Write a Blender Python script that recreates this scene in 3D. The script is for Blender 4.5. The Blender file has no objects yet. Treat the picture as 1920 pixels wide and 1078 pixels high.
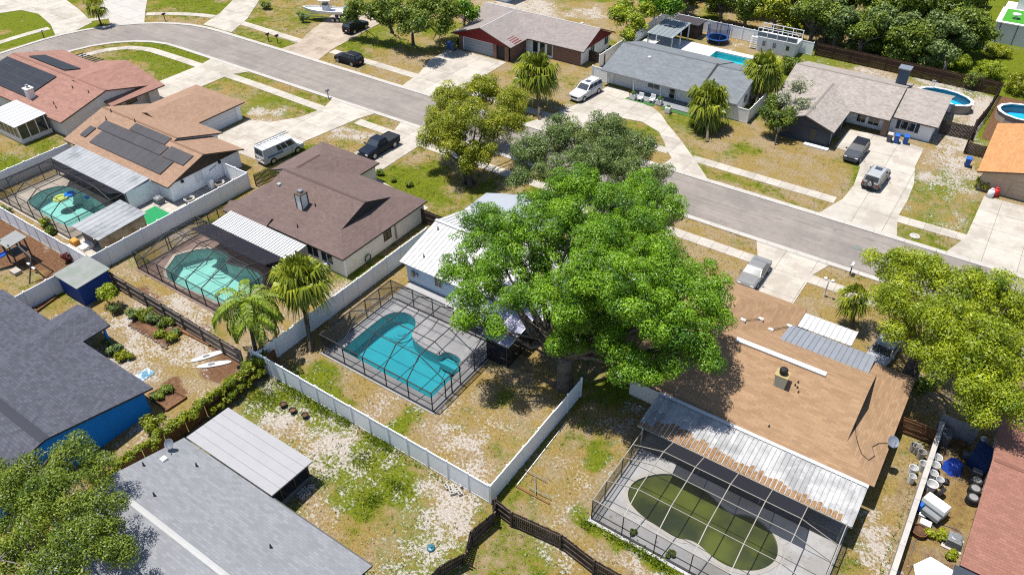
import bpy, math, random
import numpy as np
from mathutils import Vector, Matrix
from mathutils.geometry import tessellate_polygon

# ---------------------------------------------------------------- camera, sky, sun, exposure
SC = bpy.context.scene
COL = SC.collection
CAM_H = 45.0
F_PX, PITCH, ROLL, YAW = 1449.215, 0.671279, -0.0065236, 0.6045624
_fw = Vector((-math.sin(YAW) * math.cos(PITCH), math.cos(YAW) * math.cos(PITCH), -math.sin(PITCH)))
_r0 = Vector((math.cos(YAW), math.sin(YAW), 0))
_u0 = _r0.cross(_fw)
RT = math.cos(ROLL) * _r0 + math.sin(ROLL) * _u0
UP = -math.sin(ROLL) * _r0 + math.cos(ROLL) * _u0
cam_d = bpy.data.cameras.new('camera')
cam_d.sensor_width = 36.0
cam_d.lens = 36.0 * F_PX / 1920.0
cam_d.clip_start, cam_d.clip_end = 0.5, 3000
cam = bpy.data.objects.new('camera', cam_d)
COL.objects.link(cam)
cam.matrix_world = Matrix(((RT.x, UP.x, -_fw.x, 0), (RT.y, UP.y, -_fw.y, 0), (RT.z, UP.z, -_fw.z, CAM_H), (0, 0, 0, 1)))
SC.camera = cam

SUN_EL, SHADOW_AZ = math.radians(75), math.radians(14)     # shadows fall along +X and a little +Y
wd = bpy.data.worlds.new('World')
SC.world = wd
wd.use_nodes = True
_n, _l = wd.node_tree.nodes, wd.node_tree.links
_n.clear()
_sky = _n.new('ShaderNodeTexSky')
_sky.sky_type = 'NISHITA'
_sky.sun_disc = False
_sky.sun_elevation = SUN_EL
_sky.sun_rotation = math.radians(90) - (SHADOW_AZ + math.pi)
_sky.air_density, _sky.dust_density, _sky.ozone_density = 1.0, 0.6, 1.0
_bg = _n.new('ShaderNodeBackground')
_bg.inputs['Strength'].default_value = 0.10
_wo = _n.new('ShaderNodeOutputWorld')
_l.new(_sky.outputs[0], _bg.inputs['Color'])
_l.new(_bg.outputs[0], _wo.inputs['Surface'])
sun_d = bpy.data.lights.new('sun', 'SUN')
sun_d.energy, sun_d.angle, sun_d.color = 5.0, math.radians(0.53), (1.0, 0.955, 0.875)
sun = bpy.data.objects.new('sun', sun_d)
COL.objects.link(sun)
_sd = Vector((math.cos(SHADOW_AZ) * math.cos(SUN_EL), math.sin(SHADOW_AZ) * math.cos(SUN_EL), -math.sin(SUN_EL)))
sun.rotation_euler = _sd.to_track_quat('-Z', 'Y').to_euler()
sun.location = (-20, 40, 80)
SC.view_settings.view_transform = 'Standard'
SC.view_settings.look = 'None'
SC.view_settings.exposure = 0.86
SC.view_settings.gamma = 1.0
SC.view_settings.use_curve_mapping = False
SC.render.engine = 'CYCLES'
cy = SC.cycles
cy.use_denoising = False
cy.filter_width = 1.15
cy.max_bounces, cy.diffuse_bounces, cy.glossy_bounces, cy.transmission_bounces = 6, 3, 2, 2
cy.transparent_max_bounces = 24
cy.sample_clamp_indirect = 6
cy.caustics_reflective = cy.caustics_refractive = False

# ---------------------------------------------------------------- helpers
RN = random.Random(7)
NP = np.random.default_rng(11)

def g(px, py, z=0.0):
    """A pixel of the 1920x1078 photograph carried on to the level z."""
    d = RT * ((px - 960) / F_PX) - UP * ((py - 539) / F_PX) + _fw
    t = (z - CAM_H) / d.z
    return Vector((d.x * t, d.y * t, z))

def gx(px, py, x):
    d = RT * ((px - 960) / F_PX) - UP * ((py - 539) / F_PX) + _fw
    t = x / d.x
    return Vector((x, d.y * t, CAM_H + d.z * t))

def g2(px, py, z=0.0):
    v = g(px, py, z)
    return (v.x, v.y)

ORG = {}

def org(o):
    return ORG.get(o.name, Vector((0, 0, 0)))

def tag(o, label=None, cat=None, group=None, kind=None):
    if label: o['label'] = label
    if cat: o['category'] = cat
    if group: o['group'] = group
    if kind: o['kind'] = kind
    return o

def thing(name, label, cat, loc=(0, 0, 0), rz=0.0, group=None, kind=None, local=False):
    o = bpy.data.objects.new(name, None)
    o.empty_display_size = 0.3
    COL.objects.link(o)
    o.location = loc
    o.rotation_euler = (0, 0, rz)
    if not local:
        ORG[o.name] = Vector(loc)
    return tag(o, label, cat, group, kind)

def put(name, me, parent=None, loc=(0, 0, 0), rot=(0, 0, 0), scale=None):
    o = bpy.data.objects.new(name, me)
    COL.objects.link(o)
    if parent is not None:
        o.parent = parent
        ORG[o.name] = org(parent)
    o.location = loc
    o.rotation_euler = rot
    if scale: o.scale = scale
    return o

def children_of(o):
    return [c for c in COL.objects if c.parent == o]

def copy_tree(o, kids, parent=None):
    c = o.copy()
    COL.objects.link(c)
    c.parent = parent
    for ch in kids.get(o.name, ()):
        copy_tree(ch, kids, c)
    return c

def kid_map():
    m = {}
    for ob in COL.objects:
        if ob.parent: m.setdefault(ob.parent.name, []).append(ob)
    return m

class MB:
    """Collects shapes; obj() links them as one mesh object."""
    def __init__(s): s.v, s.f, s.m, s.uv = [], [], [], []
    def add(s, vs, fs, mi=0, uvs=None):
        n = len(s.v)
        s.v += [tuple(v) for v in vs]
        for k, f in enumerate(fs):
            s.f.append(tuple(i + n for i in f)); s.m.append(mi)
            s.uv.append(uvs[k] if uvs else None)
        return s
    def box(s, x0, x1, y0, y1, z0, z1, mi=0):
        return s.add([(x0, y0, z0), (x1, y0, z0), (x1, y1, z0), (x0, y1, z0), (x0, y0, z1), (x1, y0, z1), (x1, y1, z1), (x0, y1, z1)],
                     [(0, 3, 2, 1), (4, 5, 6, 7), (0, 1, 5, 4), (1, 2, 6, 5), (2, 3, 7, 6), (3, 0, 4, 7)], mi)
    def bevel_box(s, x0, x1, y0, y1, z0, z1, b=0.05, mi=0):
        lo = [(x0, y0), (x1, y0), (x1, y1), (x0, y1)]
        hi = [(x0 + b, y0 + b), (x1 - b, y0 + b), (x1 - b, y1 - b), (x0 + b, y1 - b)]
        vs = [(x, y, z0) for x, y in lo] + [(x, y, z1 - b) for x, y in lo] + [(x, y, z1) for x, y in hi]
        fs = [(3, 2, 1, 0), (8, 9, 10, 11)]
        for i in range(4):
            j = (i + 1) % 4
            fs += [(i, j, j + 4, i + 4), (i + 4, j + 4, j + 8, i + 8)]
        return s.add(vs, fs, mi)
    def beam(s, p, q, w, h=None, mi=0):
        p, q = Vector(p), Vector(q)
        h = w if h is None else h
        d = (q - p).normalized()
        side = d.cross(Vector((0, 0, 1)))
        if side.length < 1e-3: side = Vector((1, 0, 0))
        side.normalize()
        up = side.cross(d).normalized()
        a, b = side * (w / 2), up * (h / 2)
        vs = [p - a - b, p + a - b, p + a + b, p - a + b, q - a - b, q + a - b, q + a + b, q - a + b]
        return s.add(vs, [(0, 1, 2, 3), (7, 6, 5, 4), (0, 4, 5, 1), (1, 5, 6, 2), (2, 6, 7, 3), (3, 7, 4, 0)], mi)
    def prism(s, poly, z0, z1, mi=0, inset=0.0):
        n = len(poly)
        a = sum(poly[i][0] * poly[(i + 1) % n][1] - poly[(i + 1) % n][0] * poly[i][1] for i in range(n))
        if a < 0: poly = poly[::-1]
        vs = [(x, y, z0) for x, y in poly] + [(x, y, z1) for x, y in poly]
        fs = [tuple(range(n - 1, -1, -1)), tuple(range(n, 2 * n))]
        fs += [(i, (i + 1) % n, (i + 1) % n + n, i + n) for i in range(n)]
        return s.add(vs, fs, mi)
    def tube(s, pts, rad, n=8, mi=0, cap=True):
        pts = [Vector(p) for p in pts]
        if not hasattr(rad, '__len__'): rad = [rad] * len(pts)
        vs = []
        for i, p in enumerate(pts):
            d = (pts[min(i + 1, len(pts) - 1)] - pts[max(i - 1, 0)]).normalized()
            a = d.cross(Vector((0, 0, 1)))
            if a.length < 1e-3: a = d.cross(Vector((0, 1, 0)))
            a.normalize()
            b = d.cross(a)
            for k in range(n):
                t = 2 * math.pi * k / n
                vs.append(p + (a * math.cos(t) + b * math.sin(t)) * rad[i])
        fs = []
        for i in range(len(pts) - 1):
            for k in range(n):
                k2 = (k + 1) % n
                fs.append((i * n + k, i * n + k2, (i + 1) * n + k2, (i + 1) * n + k))
        if cap:
            fs.append(tuple(range(n - 1, -1, -1)))
            fs.append(tuple(range((len(pts) - 1) * n, len(pts) * n)))
        return s.add(vs, fs, mi)
    def lathe(s, prof, n=16, c=(0, 0, 0), mi=0, sx=1.0, sy=1.0):
        vs = []
        for r, z in prof:
            for k in range(n):
                t = 2 * math.pi * k / n
                vs.append((c[0] + r * sx * math.cos(t), c[1] + r * sy * math.sin(t), c[2] + z))
        fs = []
        for i in range(len(prof) - 1):
            for k in range(n):
                k2 = (k + 1) % n
                fs.append((i * n + k, i * n + k2, (i + 1) * n + k2, (i + 1) * n + k))
        fs.append(tuple(range(n - 1, -1, -1)))
        fs.append(tuple(range((len(prof) - 1) * n, len(prof) * n)))
        return s.add(vs, fs, mi)
    def quad(s, a, b, c, d, mi=0, uv=None):
        return s.add([a, b, c, d], [(0, 1, 2, 3)], mi, [uv] if uv else None)
    def mesh(s, name, mats, off=Vector((0, 0, 0)), smooth=False):
        me = bpy.data.meshes.new(name)
        me.from_pydata([(v[0] - off.x, v[1] - off.y, v[2] - off.z) for v in s.v], [], s.f)
        if not isinstance(mats, (list, tuple)): mats = [mats]
        for m in mats: me.materials.append(m)
        if len(mats) > 1: me.polygons.foreach_set('material_index', s.m)
        if any(u is not None for u in s.uv):
            ul = me.uv_layers.new(name='UVMap')
            fl = []
            for f, u in zip(s.f, s.uv):
                fl += [c for w in (u or [(0, 0)] * len(f)) for c in w]
            ul.data.foreach_set('uv', fl)
        if smooth: me.polygons.foreach_set('use_smooth', [True] * len(s.f))
        me.update()
        return me
    def obj(s, name, mats, parent=None, smooth=False):
        if parent is not None:
            return put(name, s.mesh(name, mats, org(parent), smooth), parent)
        a = np.array(s.v)
        lo, hi = a.min(0), a.max(0)
        off = Vector(((lo[0] + hi[0]) / 2, (lo[1] + hi[1]) / 2, lo[2]))
        o = put(name, s.mesh(name, mats, off, smooth), None, off)
        ORG[o.name] = off
        return o

def clip(poly, x0, x1, y0, y1):
    for ax, lim, sg in ((0, x0, 1), (0, x1, -1), (1, y0, 1), (1, y1, -1)):
        out = []
        for i, p in enumerate(poly):
            q = poly[(i + 1) % len(poly)]
            a, b = (p[ax] - lim) * sg, (q[ax] - lim) * sg
            if a >= 0: out.append(p)
            if (a >= 0) != (b >= 0):
                t = a / (a - b)
                out.append((p[0] + (q[0] - p[0]) * t, p[1] + (q[1] - p[1]) * t))
        poly = out
        if len(poly) < 3: return []
    c = []
    for p in poly:
        if not c or (abs(p[0] - c[-1][0]) + abs(p[1] - c[-1][1])) > 1e-3: c.append(p)
    return c if len(c) > 2 else []

def inside(poly, X, Y):
    X, Y = np.asarray(X, float), np.asarray(Y, float)
    r = np.zeros(X.shape, bool)
    n = len(poly)
    for i in range(n):
        x0, y0 = poly[i]; x1, y1 = poly[(i + 1) % n]
        if y0 == y1: continue
        c = ((y0 > Y) != (y1 > Y)) & (X < (x1 - x0) * (Y - y0) / (y1 - y0) + x0)
        r ^= c
    return r

# ---------------------------------------------------------------- materials
def nodes_of(m):
    m.use_nodes = True
    return m.node_tree.nodes, m.node_tree.links

def D(r, g_, b, k=2.75):
    """sRGB look of a sunlit surface in the photograph -> its base colour under this sun and exposure."""
    def lin(c):
        c /= 255.0
        return c / 12.92 if c < 0.04045 else ((c + 0.055) / 1.055) ** 2.4
    return tuple(lin(c) / k for c in (r, g_, b))

MATS = {}

def N(nt, kind, **kw):
    n = nt.new('ShaderNode' + kind)
    for k, v in kw.items():
        if k in n.inputs: n.inputs[k].default_value = v
        else: setattr(n, k, v)
    return n

def mixc(nt, ln, a, b, fac):
    m = nt.new('ShaderNodeMix'); m.data_type = 'RGBA'
    for s, v in ((0, fac), (6, a), (7, b)):
        if hasattr(v, 'is_linked') or hasattr(v, 'links'): ln.new(v, m.inputs[s])
        elif s == 0: m.inputs[0].default_value = v
        else: m.inputs[s].default_value = (*v[:3], 1)
    return m.outputs[2]

def ramp(nt, ln, src, lo, hi):
    m = nt.new('ShaderNodeMapRange'); m.interpolation_type = 'SMOOTHSTEP'
    ln.new(src, m.inputs[0]); m.inputs[1].default_value = lo; m.inputs[2].default_value = hi
    return m.outputs[0]

def mat(name, c, rough=0.8, var=0.12, scale=1.2, bump=0.0, bscale=30, metal=0.0, spec=0.3, obj=0.0, c2=None, stain=None, c2w=(0.45, 0.62), coat=0.0):
    if name in MATS: return MATS[name]
    m = bpy.data.materials.new(name)
    nt, ln = nodes_of(m)
    b = nt['Principled BSDF']
    pos = N(nt, 'NewGeometry').outputs['Position']
    nz = N(nt, 'TexNoise', Scale=scale, Detail=6.0, Roughness=0.65)
    ln.new(pos, nz.inputs['Vector'])
    f = ramp(nt, ln, nz.outputs[0], 0.3, 0.7)
    c1 = tuple(x * (1 - var) for x in c); ch = tuple(min(x * (1 + var), 0.95) for x in c)
    col = mixc(nt, ln, c1, ch, f)
    if c2:
        n2 = N(nt, 'TexNoise', Scale=scale * 0.35, Detail=5.0, Roughness=0.7)
        ln.new(pos, n2.inputs['Vector'])
        col = mixc(nt, ln, col, c2, ramp(nt, ln, n2.outputs[0], *c2w))
    if stain:
        n3 = N(nt, 'TexNoise', Scale=scale * 3.1, Detail=4.0, Roughness=0.8)
        ln.new(pos, n3.inputs['Vector'])
        col = mixc(nt, ln, col, stain, ramp(nt, ln, n3.outputs[0], 0.56, 0.74))
    if obj:
        oi = N(nt, 'ObjectInfo')
        hs = N(nt, 'HueSaturation')
        mr = nt.new('ShaderNodeMapRange'); ln.new(oi.outputs['Random'], mr.inputs[0])
        mr.inputs[3].default_value = 1 - obj; mr.inputs[4].default_value = 1 + obj
        ln.new(mr.outputs[0], hs.inputs['Value']); ln.new(col, hs.inputs['Color'])
        col = hs.outputs[0]
    ln.new(col, b.inputs['Base Color'])
    b.inputs['Roughness'].default_value = rough
    b.inputs['Metallic'].default_value = metal
    b.inputs['Specular IOR Level'].default_value = spec
    if coat: b.inputs['Coat Weight'].default_value = coat; b.inputs['Coat Roughness'].default_value = 0.05
    if bump:
        n4 = N(nt, 'TexNoise', Scale=bscale, Detail=3.0)
        ln.new(pos, n4.inputs['Vector'])
        bp = N(nt, 'Bump', Strength=bump, Distance=0.05)
        ln.new(n4.outputs[0], bp.inputs['Height']); ln.new(bp.outputs[0], b.inputs['Normal'])
    MATS[name] = m
    return m

def shingle(name, c, dark, light=None, row=0.17, tab=0.42, blot=0.5):
    """Shingle courses laid out in the roof's own UV metres."""
    m = bpy.data.materials.new(name)
    nt, ln = nodes_of(m)
    b = nt['Principled BSDF']
    uv = N(nt, 'UVMap')
    br = N(nt, 'TexBrick', Scale=1.0)
    br.inputs['Brick Width'].default_value = tab; br.inputs['Row Height'].default_value = row
    br.inputs['Mortar Size'].default_value = 0.012; br.inputs['Bias'].default_value = 0.0
    br.inputs['Mortar Smooth'].default_value = 0.3
    ln.new(uv.outputs[0], br.inputs['Vector'])
    light = light or tuple(min(1, x * 1.16) for x in c)
    c = tuple(x * 1.22 for x in c); light = tuple(x * 1.22 for x in light); dark = tuple(x * 1.25 for x in dark)
    br.inputs['Color1'].default_value = (*tuple(x * .84 for x in c), 1); br.inputs['Color2'].default_value = (*light, 1)
    br.inputs['Mortar'].default_value = (*dark, 1)
    mp = N(nt, 'Mapping'); mp.inputs['Scale'].default_value = (0.5, 1.3, 1)
    ln.new(uv.outputs[0], mp.inputs['Vector'])
    nz = N(nt, 'TexNoise', Scale=1.0, Detail=7.0, Roughness=0.7)
    ln.new(mp.outputs[0], nz.inputs['Vector'])
    col = mixc(nt, ln, br.outputs[0], tuple(x * .93 for x in c), 0.35)
    hs = N(nt, 'HueSaturation')
    mr = nt.new('ShaderNodeMapRange'); ln.new(nz.outputs[0], mr.inputs[0])
    mr.inputs[1].default_value = .3; mr.inputs[2].default_value = .7
    mr.inputs[3].default_value = 1 - blot * .28; mr.inputs[4].default_value = 1 + blot * .28
    ln.new(mr.outputs[0], hs.inputs['Value']); ln.new(col, hs.inputs['Color'])
    ln.new(hs.outputs[0], b.inputs['Base Color'])
    b.inputs['Roughness'].default_value = 0.9; b.inputs['Specular IOR Level'].default_value = 0.15
    bp = N(nt, 'Bump', Strength=0.5, Distance=0.03)
    ln.new(br.outputs['Fac'], bp.inputs['Height']); bp.invert = True; bp.inputs['Strength'].default_value = .3
    ln.new(bp.outputs[0], b.inputs['Normal'])
    MATS[name] = m
    return m

def screen_mat(name, c, fac):
    m = bpy.data.materials.new(name)
    nt, ln = nodes_of(m)
    nt.remove(nt['Principled BSDF'])
    d = N(nt, 'BsdfDiffuse'); d.inputs[0].default_value = (*c, 1)
    t = N(nt, 'BsdfTransparent')
    mx = N(nt, 'MixShader'); mx.inputs[0].default_value = fac
    ln.new(t.outputs[0], mx.inputs[1]); ln.new(d.outputs[0], mx.inputs[2])
    ln.new(mx.outputs[0], nt['Material Output'].inputs['Surface'])
    MATS[name] = m
    return m

def water_mat(name, tint, rip=2.2, murk=None, mfac=0.0):
    """Clear tinted water with a Fresnel sheen and small ripples; murk adds suspended algae."""
    m = bpy.data.materials.new(name)
    nt, ln = nodes_of(m)
    nt.remove(nt['Principled BSDF'])
    pos = N(nt, 'NewGeometry').outputs['Position']
    nz = N(nt, 'TexNoise', Scale=rip, Detail=3.0); ln.new(pos, nz.inputs['Vector'])
    bp = N(nt, 'Bump', Strength=0.12, Distance=0.1); ln.new(nz.outputs[0], bp.inputs['Height'])
    t = N(nt, 'BsdfTransparent'); t.inputs[0].default_value = (*tint, 1)
    body = t.outputs[0]
    if murk:
        n2 = N(nt, 'TexNoise', Scale=0.26, Detail=3.0, Roughness=0.5); ln.new(pos, n2.inputs['Vector'])
        d = N(nt, 'BsdfDiffuse')
        ln.new(mixc(nt, ln, murk[0], murk[1], ramp(nt, ln, n2.outputs[0], 0.34, 0.68)), d.inputs[0])
        m0 = N(nt, 'MixShader'); m0.inputs[0].default_value = mfac
        ln.new(body, m0.inputs[1]); ln.new(d.outputs[0], m0.inputs[2]); body = m0.outputs[0]
    gl = N(nt, 'BsdfGlossy'); gl.inputs['Roughness'].default_value = 0.06; ln.new(bp.outputs[0], gl.inputs['Normal'])
    fr = N(nt, 'Fresnel'); fr.inputs[0].default_value = 1.33; ln.new(bp.outputs[0], fr.inputs['Normal'])
    mx = N(nt, 'MixShader')
    ln.new(fr.outputs[0], mx.inputs[0]); ln.new(body, mx.inputs[1]); ln.new(gl.outputs[0], mx.inputs[2])
    ln.new(mx.outputs[0], nt['Material Output'].inputs['Surface'])
    MATS[name] = m
    return m

def leaf_mat(name, lo, hi, trans=0.3, dead=None):
    """Leaves: colour varies leaf by leaf (attribute 'tone'), light passes through."""
    m = bpy.data.materials.new(name)
    nt, ln = nodes_of(m)
    nt.remove(nt['Principled BSDF'])
    at = N(nt, 'Attribute'); at.attribute_name = 'tone'
    col = mixc(nt, ln, lo, hi, at.outputs['Fac'])
    if dead:
        col = mixc(nt, ln, col, dead, ramp(nt, ln, at.outputs['Fac'], 0.985, 0.995))
    d = N(nt, 'BsdfDiffuse'); ln.new(col, d.inputs[0])
    t = N(nt, 'BsdfTranslucent'); ln.new(col, t.inputs[0])
    gl = N(nt, 'BsdfGlossy'); gl.inputs['Roughness'].default_value = 0.45; gl.inputs[0].default_value = (.8, .85, .8, 1)
    mx = N(nt, 'MixShader'); mx.inputs[0].default_value = trans
    ln.new(d.outputs[0], mx.inputs[1]); ln.new(t.outputs[0], mx.inputs[2])
    m2 = N(nt, 'MixShader'); m2.inputs[0].default_value = 0.025
    ln.new(mx.outputs[0], m2.inputs[1]); ln.new(gl.outputs[0], m2.inputs[2])
    ln.new(m2.outputs[0], nt['Material Output'].inputs['Surface'])
    MATS[name] = m
    return m
# palette ------------------------------------------------------------------------------------
M_ASPHALT = mat('asphalt', D(186, 176, 168), .92, .09, .5, bump=.25, bscale=60, spec=.2, c2=D(174, 164, 158), stain=D(166, 158, 152))
M_CONC = mat('concrete', D(240, 231, 218), .9, .07, .9, bump=.15, obj=.06, spec=.2, c2=D(218, 208, 194), stain=D(208, 197, 182))
M_CONC_TAN = mat('tan_concrete', D(226, 208, 188), .9, .07, .7, bump=.15, obj=.06, spec=.2, c2=D(198, 178, 156))
M_KERB = mat('kerb_concrete', D(236, 230, 222), .9, .06, .8, obj=.03, spec=.2, stain=D(205, 198, 188))
M_DECK_E = mat('grey_deck', D(234, 233, 234), .85, .08, .8, spec=.3, c2=D(214, 210, 206), stain=D(170, 164, 156))
M_DECK_B = mat('cream_deck', D(236, 222, 206), .85, .08, .8, c2=D(212, 198, 182))
M_PAVER = mat('grey_paver', D(206, 205, 208), .85, .07, 1.5, obj=.10, c2=D(190, 190, 194))
M_PAVER_C = mat('brown_paver', D(178, 150, 138), .85, .10, 2.5, obj=.09, c2=D(164, 138, 128))
M_WHITE = mat('white_paint', (.60, .60, .60), .55, .03, .7, spec=.4)
M_VINYL = mat('white_vinyl', (.76, .765, .77), .45, .03, .6, spec=.4, stain=(.66, .66, .63))
M_WMETAL = mat('white_metal', (.36, .36, .365), .4, .05, .9, spec=.5, obj=.035, stain=(.31, .31, .31))
M_GMETAL = mat('weathered_metal', D(200, 202, 206), .5, .08, .8, spec=.5, obj=.05, c2=D(160, 163, 168), stain=D(186, 186, 190))
M_DARK = mat('bronze_frame', (.018, .017, .017), .45, .15, 3, spec=.5)
M_BLACK = mat('black', (.01, .01, .011), .5, .1, 3)
M_GLASS = mat('window_glass', (.025, .032, .038), .08, .2, .8, spec=.8)
M_SOLAR = mat('solar_cell', (.012, .013, .017), .5, .15, 2, spec=.2, obj=.15)
M_SOLAR2 = mat('pool_heater_mat', (.030, .028, .032), .6, .15, 2, spec=.3, obj=.12)
M_WOOD = mat('weathered_wood', D(186, 168, 152), .9, .2, 3, obj=.15, c2=D(160, 146, 134))
M_WOOD_D = mat('dark_fence_wood', D(122, 104, 92), .9, .25, 3, obj=.18, c2=D(92, 78, 70))
M_WOOD_B = mat('brown_fence_wood', D(168, 120, 80), .85, .2, 3, obj=.15, c2=D(140, 98, 64))
M_TRUNK = mat('bark', D(150, 138, 125), .95, .3, 5, bump=.6, bscale=14, c2=D(108, 98, 88))
M_PTRUNK = mat('palm_bark', D(150, 134, 114), .95, .25, 6, bump=.6, bscale=10, c2=D(112, 96, 80))
M_TIRE = mat('tyre_rubber', (.012, .012, .012), .85, .2, 6)
M_RIM = mat('alloy', (.35, .35, .36), .35, .1, 6, metal=.6)
M_BLUEBIN = mat('blue_plastic', (.01, .085, .34), .45, .1, 4, spec=.4)
M_GREYPL = mat('grey_plastic', (.09, .095, .10), .5, .1, 4)
M_SOIL = mat('soil', D(150, 110, 82), 1, .25, 3, bump=.5, bscale=12, c2=D(112, 80, 58))
M_CHROME = mat('steel', (.30, .31, .33), .35, .1, 5, metal=.7)
M_RED = mat('red_paint', D(170, 52, 52), .7, .08, 2)
S_SCREEN = screen_mat('cage_screen', (.030, .030, .032), .16)
S_SIDE = screen_mat('cage_side_screen', (.035, .035, .037), .42)
S_SHADE = screen_mat('shade_fabric', (.020, .020, .026), .93)

# ---------------------------------------------------------------- the ground
ROADC = (-109.5, 55.3)
def arc(r, a0=180.0, a1=90.0, n=18):
    return [(ROADC[0] + r * math.cos(math.radians(a0 + (a1 - a0) * k / n)), ROADC[1] + r * math.sin(math.radians(a0 + (a1 - a0) * k / n))) for k in range(n + 1)]

def band(r0, r1, xe=60.0, ys=-60.0):
    """A strip that follows the street: north along x, round the bend, then east."""
    a = [(ROADC[0] - r0, ys)] + arc(r0) + [(xe, ROADC[1] + r0)]
    b = [(ROADC[0] - r1, ys)] + arc(r1) + [(xe, ROADC[1] + r1)]
    return a, b

def chaikin(p, n=2):
    for _ in range(n):
        q = []
        for i in range(len(p)):
            a, b = p[i], p[(i + 1) % len(p)]
            q += [(a[0] * .75 + b[0] * .25, a[1] * .75 + b[1] * .25), (a[0] * .25 + b[0] * .75, a[1] * .25 + b[1] * .75)]
        p = q
    return p

POOL_D = chaikin([(-29.5, 31.3), (-29.5, 31.3), (-39.35, 31.4), (-39.35, 31.4), (-39.4, 35.2), (-39.3, 37.2), (-38.3, 38.2), (-36.9, 38.2), (-36.0, 37.2), (-35.6, 36.0), (-34.1, 35.5), (-32.1, 35.5), (-32.0, 35.6), (-31.9, 36.3), (-30.2, 36.3), (-30.0, 35.5), (-29.5, 35.3), (-29.5, 35.3)], 2)
POOL_E = chaikin([(-11.8, 34.3), (-12.6, 33.0), (-12.3, 31.6), (-11.0, 30.9), (-9.3, 30.7), (-7.9, 30.6), (-7.3, 31.0), (-6.5, 31.0), (-5.3, 30.55), (-4.0, 30.6), (-2.7, 31.3), (-2.0, 32.6), (-2.2, 33.8), (-3.0, 34.7), (-4.1, 35.1), (-4.9, 35.0), (-5.7, 34.5), (-6.5, 34.7), (-7.7, 35.25), (-9.1, 35.45), (-10.6, 35.3)], 2)
POOL_B = chaikin([(-84.6, 29.2), (-85.5, 31.1), (-85.2, 32.7), (-84.0, 33.7), (-82.3, 33.9), (-76.6, 33.7), (-75.4, 33.2), (-75.3, 29.2), (-77.2, 28.9), (-81.9, 28.9)], 2)
POOL_C = chaikin([(-61.0, 29.4), (-62.6, 32.1), (-62.6, 32.1), (-61.4, 34.5), (-59.4, 35.2), (-57.6, 34.7), (-57.5, 33.9), (-54.5, 34.9), (-52.0, 34.4), (-51.8, 31.2), (-52.6, 29.7), (-55.7, 29.6), (-57.5, 29.3)], 1)
DECKS = [(-40.6, -28.3, 30.1, 41.9), (-13.6, 1.2, 28.5, 39.9), (-87.5, -73.3, 27.6, 37.6), (-63.9, -50.2, 28.5, 38.9), (-50.2, -31.5, 107.2, 112.4)]

GX0, GX1, GY0, GY1, GS = -160.0, 24.0, 0.0, 172.0, 0.56
nx, ny = int((GX1 - GX0) / GS), int((GY1 - GY0) / GS)
gxs, gys = np.linspace(GX0, GX1, nx + 1), np.linspace(GY0, GY1, ny + 1)
VX, VY = np.meshgrid(gxs, gys)          # rows follow y
ATT = {'green': np.full(VX.shape, .40), 'sand': np.full(VX.shape, .42), 'soil': np.full(VX.shape, .0)}

def vnoise(step, seed):
    r_ = np.random.default_rng(seed).normal(0, 1, (int(400 / step) + 3, int(400 / step) + 3))
    fx, fy = (VX + 200) / step, (VY + 100) / step
    i, j = fx.astype(int), fy.astype(int); u_, v_ = fx - i, fy - j
    u_, v_ = u_ * u_ * (3 - 2 * u_), v_ * v_ * (3 - 2 * v_)
    return (r_[j, i] * (1 - u_) + r_[j, i + 1] * u_) * (1 - v_) + (r_[j + 1, i] * (1 - u_) + r_[j + 1, i + 1] * u_) * v_
WX = VX + vnoise(4.0, 1) * .8 + vnoise(1.6, 2) * .45 + vnoise(.9, 7) * .25
WY = VY + vnoise(4.0, 3) * .8 + vnoise(1.6, 4) * .45 + vnoise(.9, 8) * .25
def paint(a, x, y, rx, ry, val, soft=.35, rot=0.0):
    c, s = math.cos(rot), math.sin(rot)
    dx, dy = (WX - x) * c + (WY - y) * s, -(WX - x) * s + (WY - y) * c
    d = np.sqrt((dx / rx) ** 2 + (dy / ry) ** 2)
    w = np.clip((1 + soft - d) / (2 * soft), 0, 1)
    ATT[a] = ATT[a] * (1 - w) + val * w

def paint_rect(a, x0, x1, y0, y1, val, soft=.4):
    w = np.clip((np.minimum(np.minimum(VX - x0, x1 - VX), np.minimum(VY - y0, y1 - VY)) + soft) / (2 * soft), 0, 1)
    ATT[a] = ATT[a] * (1 - w) + val * w

def paint_px(a, px, py, rx, ry, val, soft=.75, rot=0.0):
    p = g(px, py)
    if a == 'sand' and val > .7: val = .70 + (val - .7) * .35
    paint(a, p.x, p.y, rx, ry, val, soft, rot)

def ring(cx, cy):
    return np.hypot(VX - cx, VY - cy)
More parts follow.
